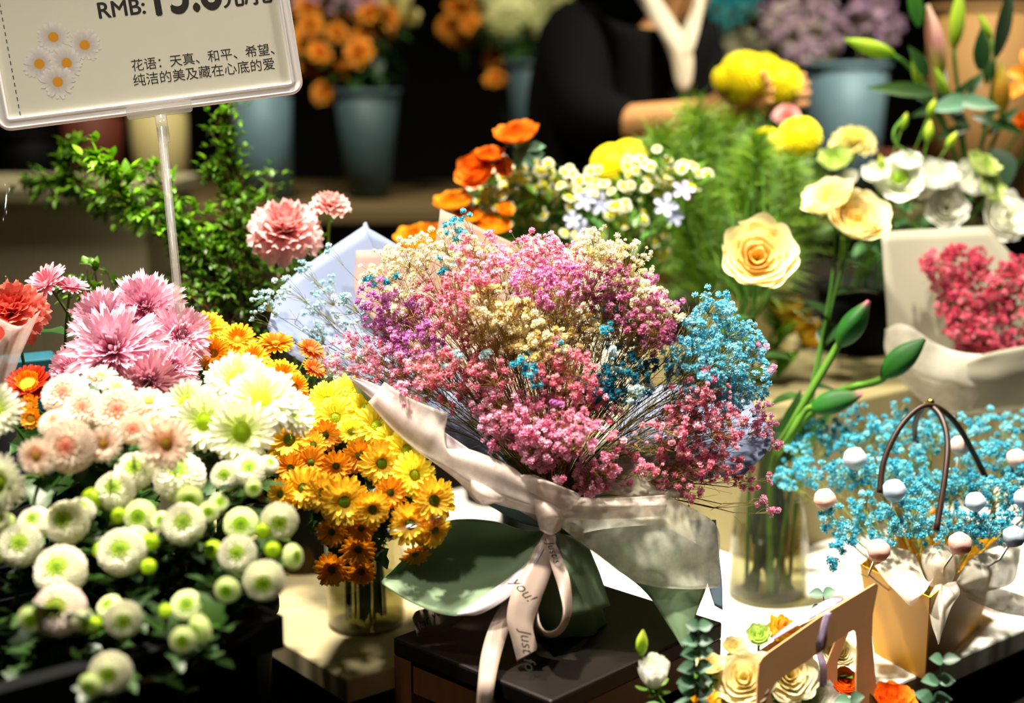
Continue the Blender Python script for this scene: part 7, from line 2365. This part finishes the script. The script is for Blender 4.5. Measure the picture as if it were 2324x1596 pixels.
# pale hood and shirt front: a V of cloth lying on the jacket
g = G()
sheet(g, pxgrid([[(1425, -40, 2.98), (1440, -40, 2.955), (1475, -35, 2.95)], [(1462, 20, 2.93), (1485, 22, 2.91), (1508, 15, 2.92)], [(1500, 80, 2.87), (1520, 85, 2.855), (1545, 72, 2.87)], [(1522, 130, 2.85), (1545, 135, 2.84), (1570, 120, 2.85)], [(1532, 180, 2.845), (1552, 185, 2.84), (1570, 175, 2.85)], [(1542, 204, 2.845), (1552, 206, 2.845), (1560, 202, 2.85)]]), 5, 5)
solid(g.build('hood', M['shirt'], t), 0.006)
g = G()
sheet(g, pxgrid([[(1572, -40, 2.96), (1585, -40, 2.94), (1604, -35, 2.95)], [(1570, 20, 2.92), (1585, 22, 2.90), (1594, 20, 2.91)], [(1545, 80, 2.87), (1565, 85, 2.855), (1584, 72, 2.87)], [(1540, 125, 2.85), (1555, 128, 2.84), (1572, 115, 2.85)]]), 5, 5)
solid(g.build('hood', M['shirt'], t), 0.006)
g = G()
lathe(g, [(0.105 * math.sin(a), 0.115 * math.cos(a)) for a in [R_(x) for x in (1, 20, 40, 60, 80, 100, 118)]], 24, Matrix.Translation(hd1 + Vector((-0.012, 0.02, 0.035))) @ Matrix.Rotation(-0.45, 4, 'Y'))
solid(g.build('hair', M['hair'], t), 0.012)
g = G()
hc = hd1 + Vector((0.045, -0.075, 0.02))
lathe(g, [(0.002, 0.028), (0.007, 0.01), (0.012, -0.006), (0.004, -0.012)], 10, Matrix.Translation(hc + Vector((0, 0, -0.005))), (1, 1, 1))
g.build('nose', M['skin'], t)
for s in (-1, 1):
    g = G()
    lathe(g, [(0.011 * math.sin(a), 0.007 * math.cos(a)) for a in [R_(x) for x in (2, 45, 90, 135, 178)]], 10, Matrix.Translation(hc + Vector((0.028 * s - 0.002, 0.008 + 0.012 * s, 0.018))))
    g.build('eye', M['ink'], t)
g = G()
lathe(g, [(0.018 * math.sin(a), 0.005 * math.cos(a)) for a in [R_(x) for x in (2, 45, 90, 135, 178)]], 12, Matrix.Translation(hc + Vector((-0.004, 0.004, -0.035))))
M['lips'] = plain('lips', '#8a3a34', 0.5)
g.build('mouth', M['lips'], t)

for k, px, py, r, lab in (('yellow_ball', 1690, 170, 58, 'bright yellow mum in the person\'s hand, upper left of the bunch'), ('yellow_ball', 1768, 190, 54, 'bright yellow mum in the person\'s hand, right of the bunch'), ('yellow_ball', 1648, 180, 34, 'bright yellow mum in the person\'s hand, leftmost of the bunch'), ('yellow_ball', 1680, 205, 34, 'darker yellow mum in the person\'s hand, lowest of the bunch'), ('yellow_ball', 1735, 155, 36, 'bright yellow mum in the person\'s hand, at the back of the bunch')):
    flower(k, 'held_chrysanthemum', lab, 'flower', px, py, 2.68, r, (rnd.uniform(-0.3, 0.3), .8, .6), P(1720, 330, 2.72) + Vector((rnd.uniform(-0.01, 0.01), rnd.uniform(-0.01, 0.01), 0)), 'yellow mums held by the person', 0.0025, hx('#4a7a24'), 4, 0.06, 0.016, 2, hx('#24461c'))
flower('carnation', 'pink_bloom', 'blurred pink bloom below the person\'s yellow mums', 'flower', 1790, 255, 2.5, 30, (0.1, .7, .6), TP(0.26, 0.84, TZ + 0.02), None, 0.002, hx('#4a7a24'))

# parts copied from one mesh keep their own plain names
for o in bpy.data.objects:
    if o.parent is None and 'category' not in o and o.type == 'MESH' and o.get('kind') is None:
        print('UNTAGGED', o.name)
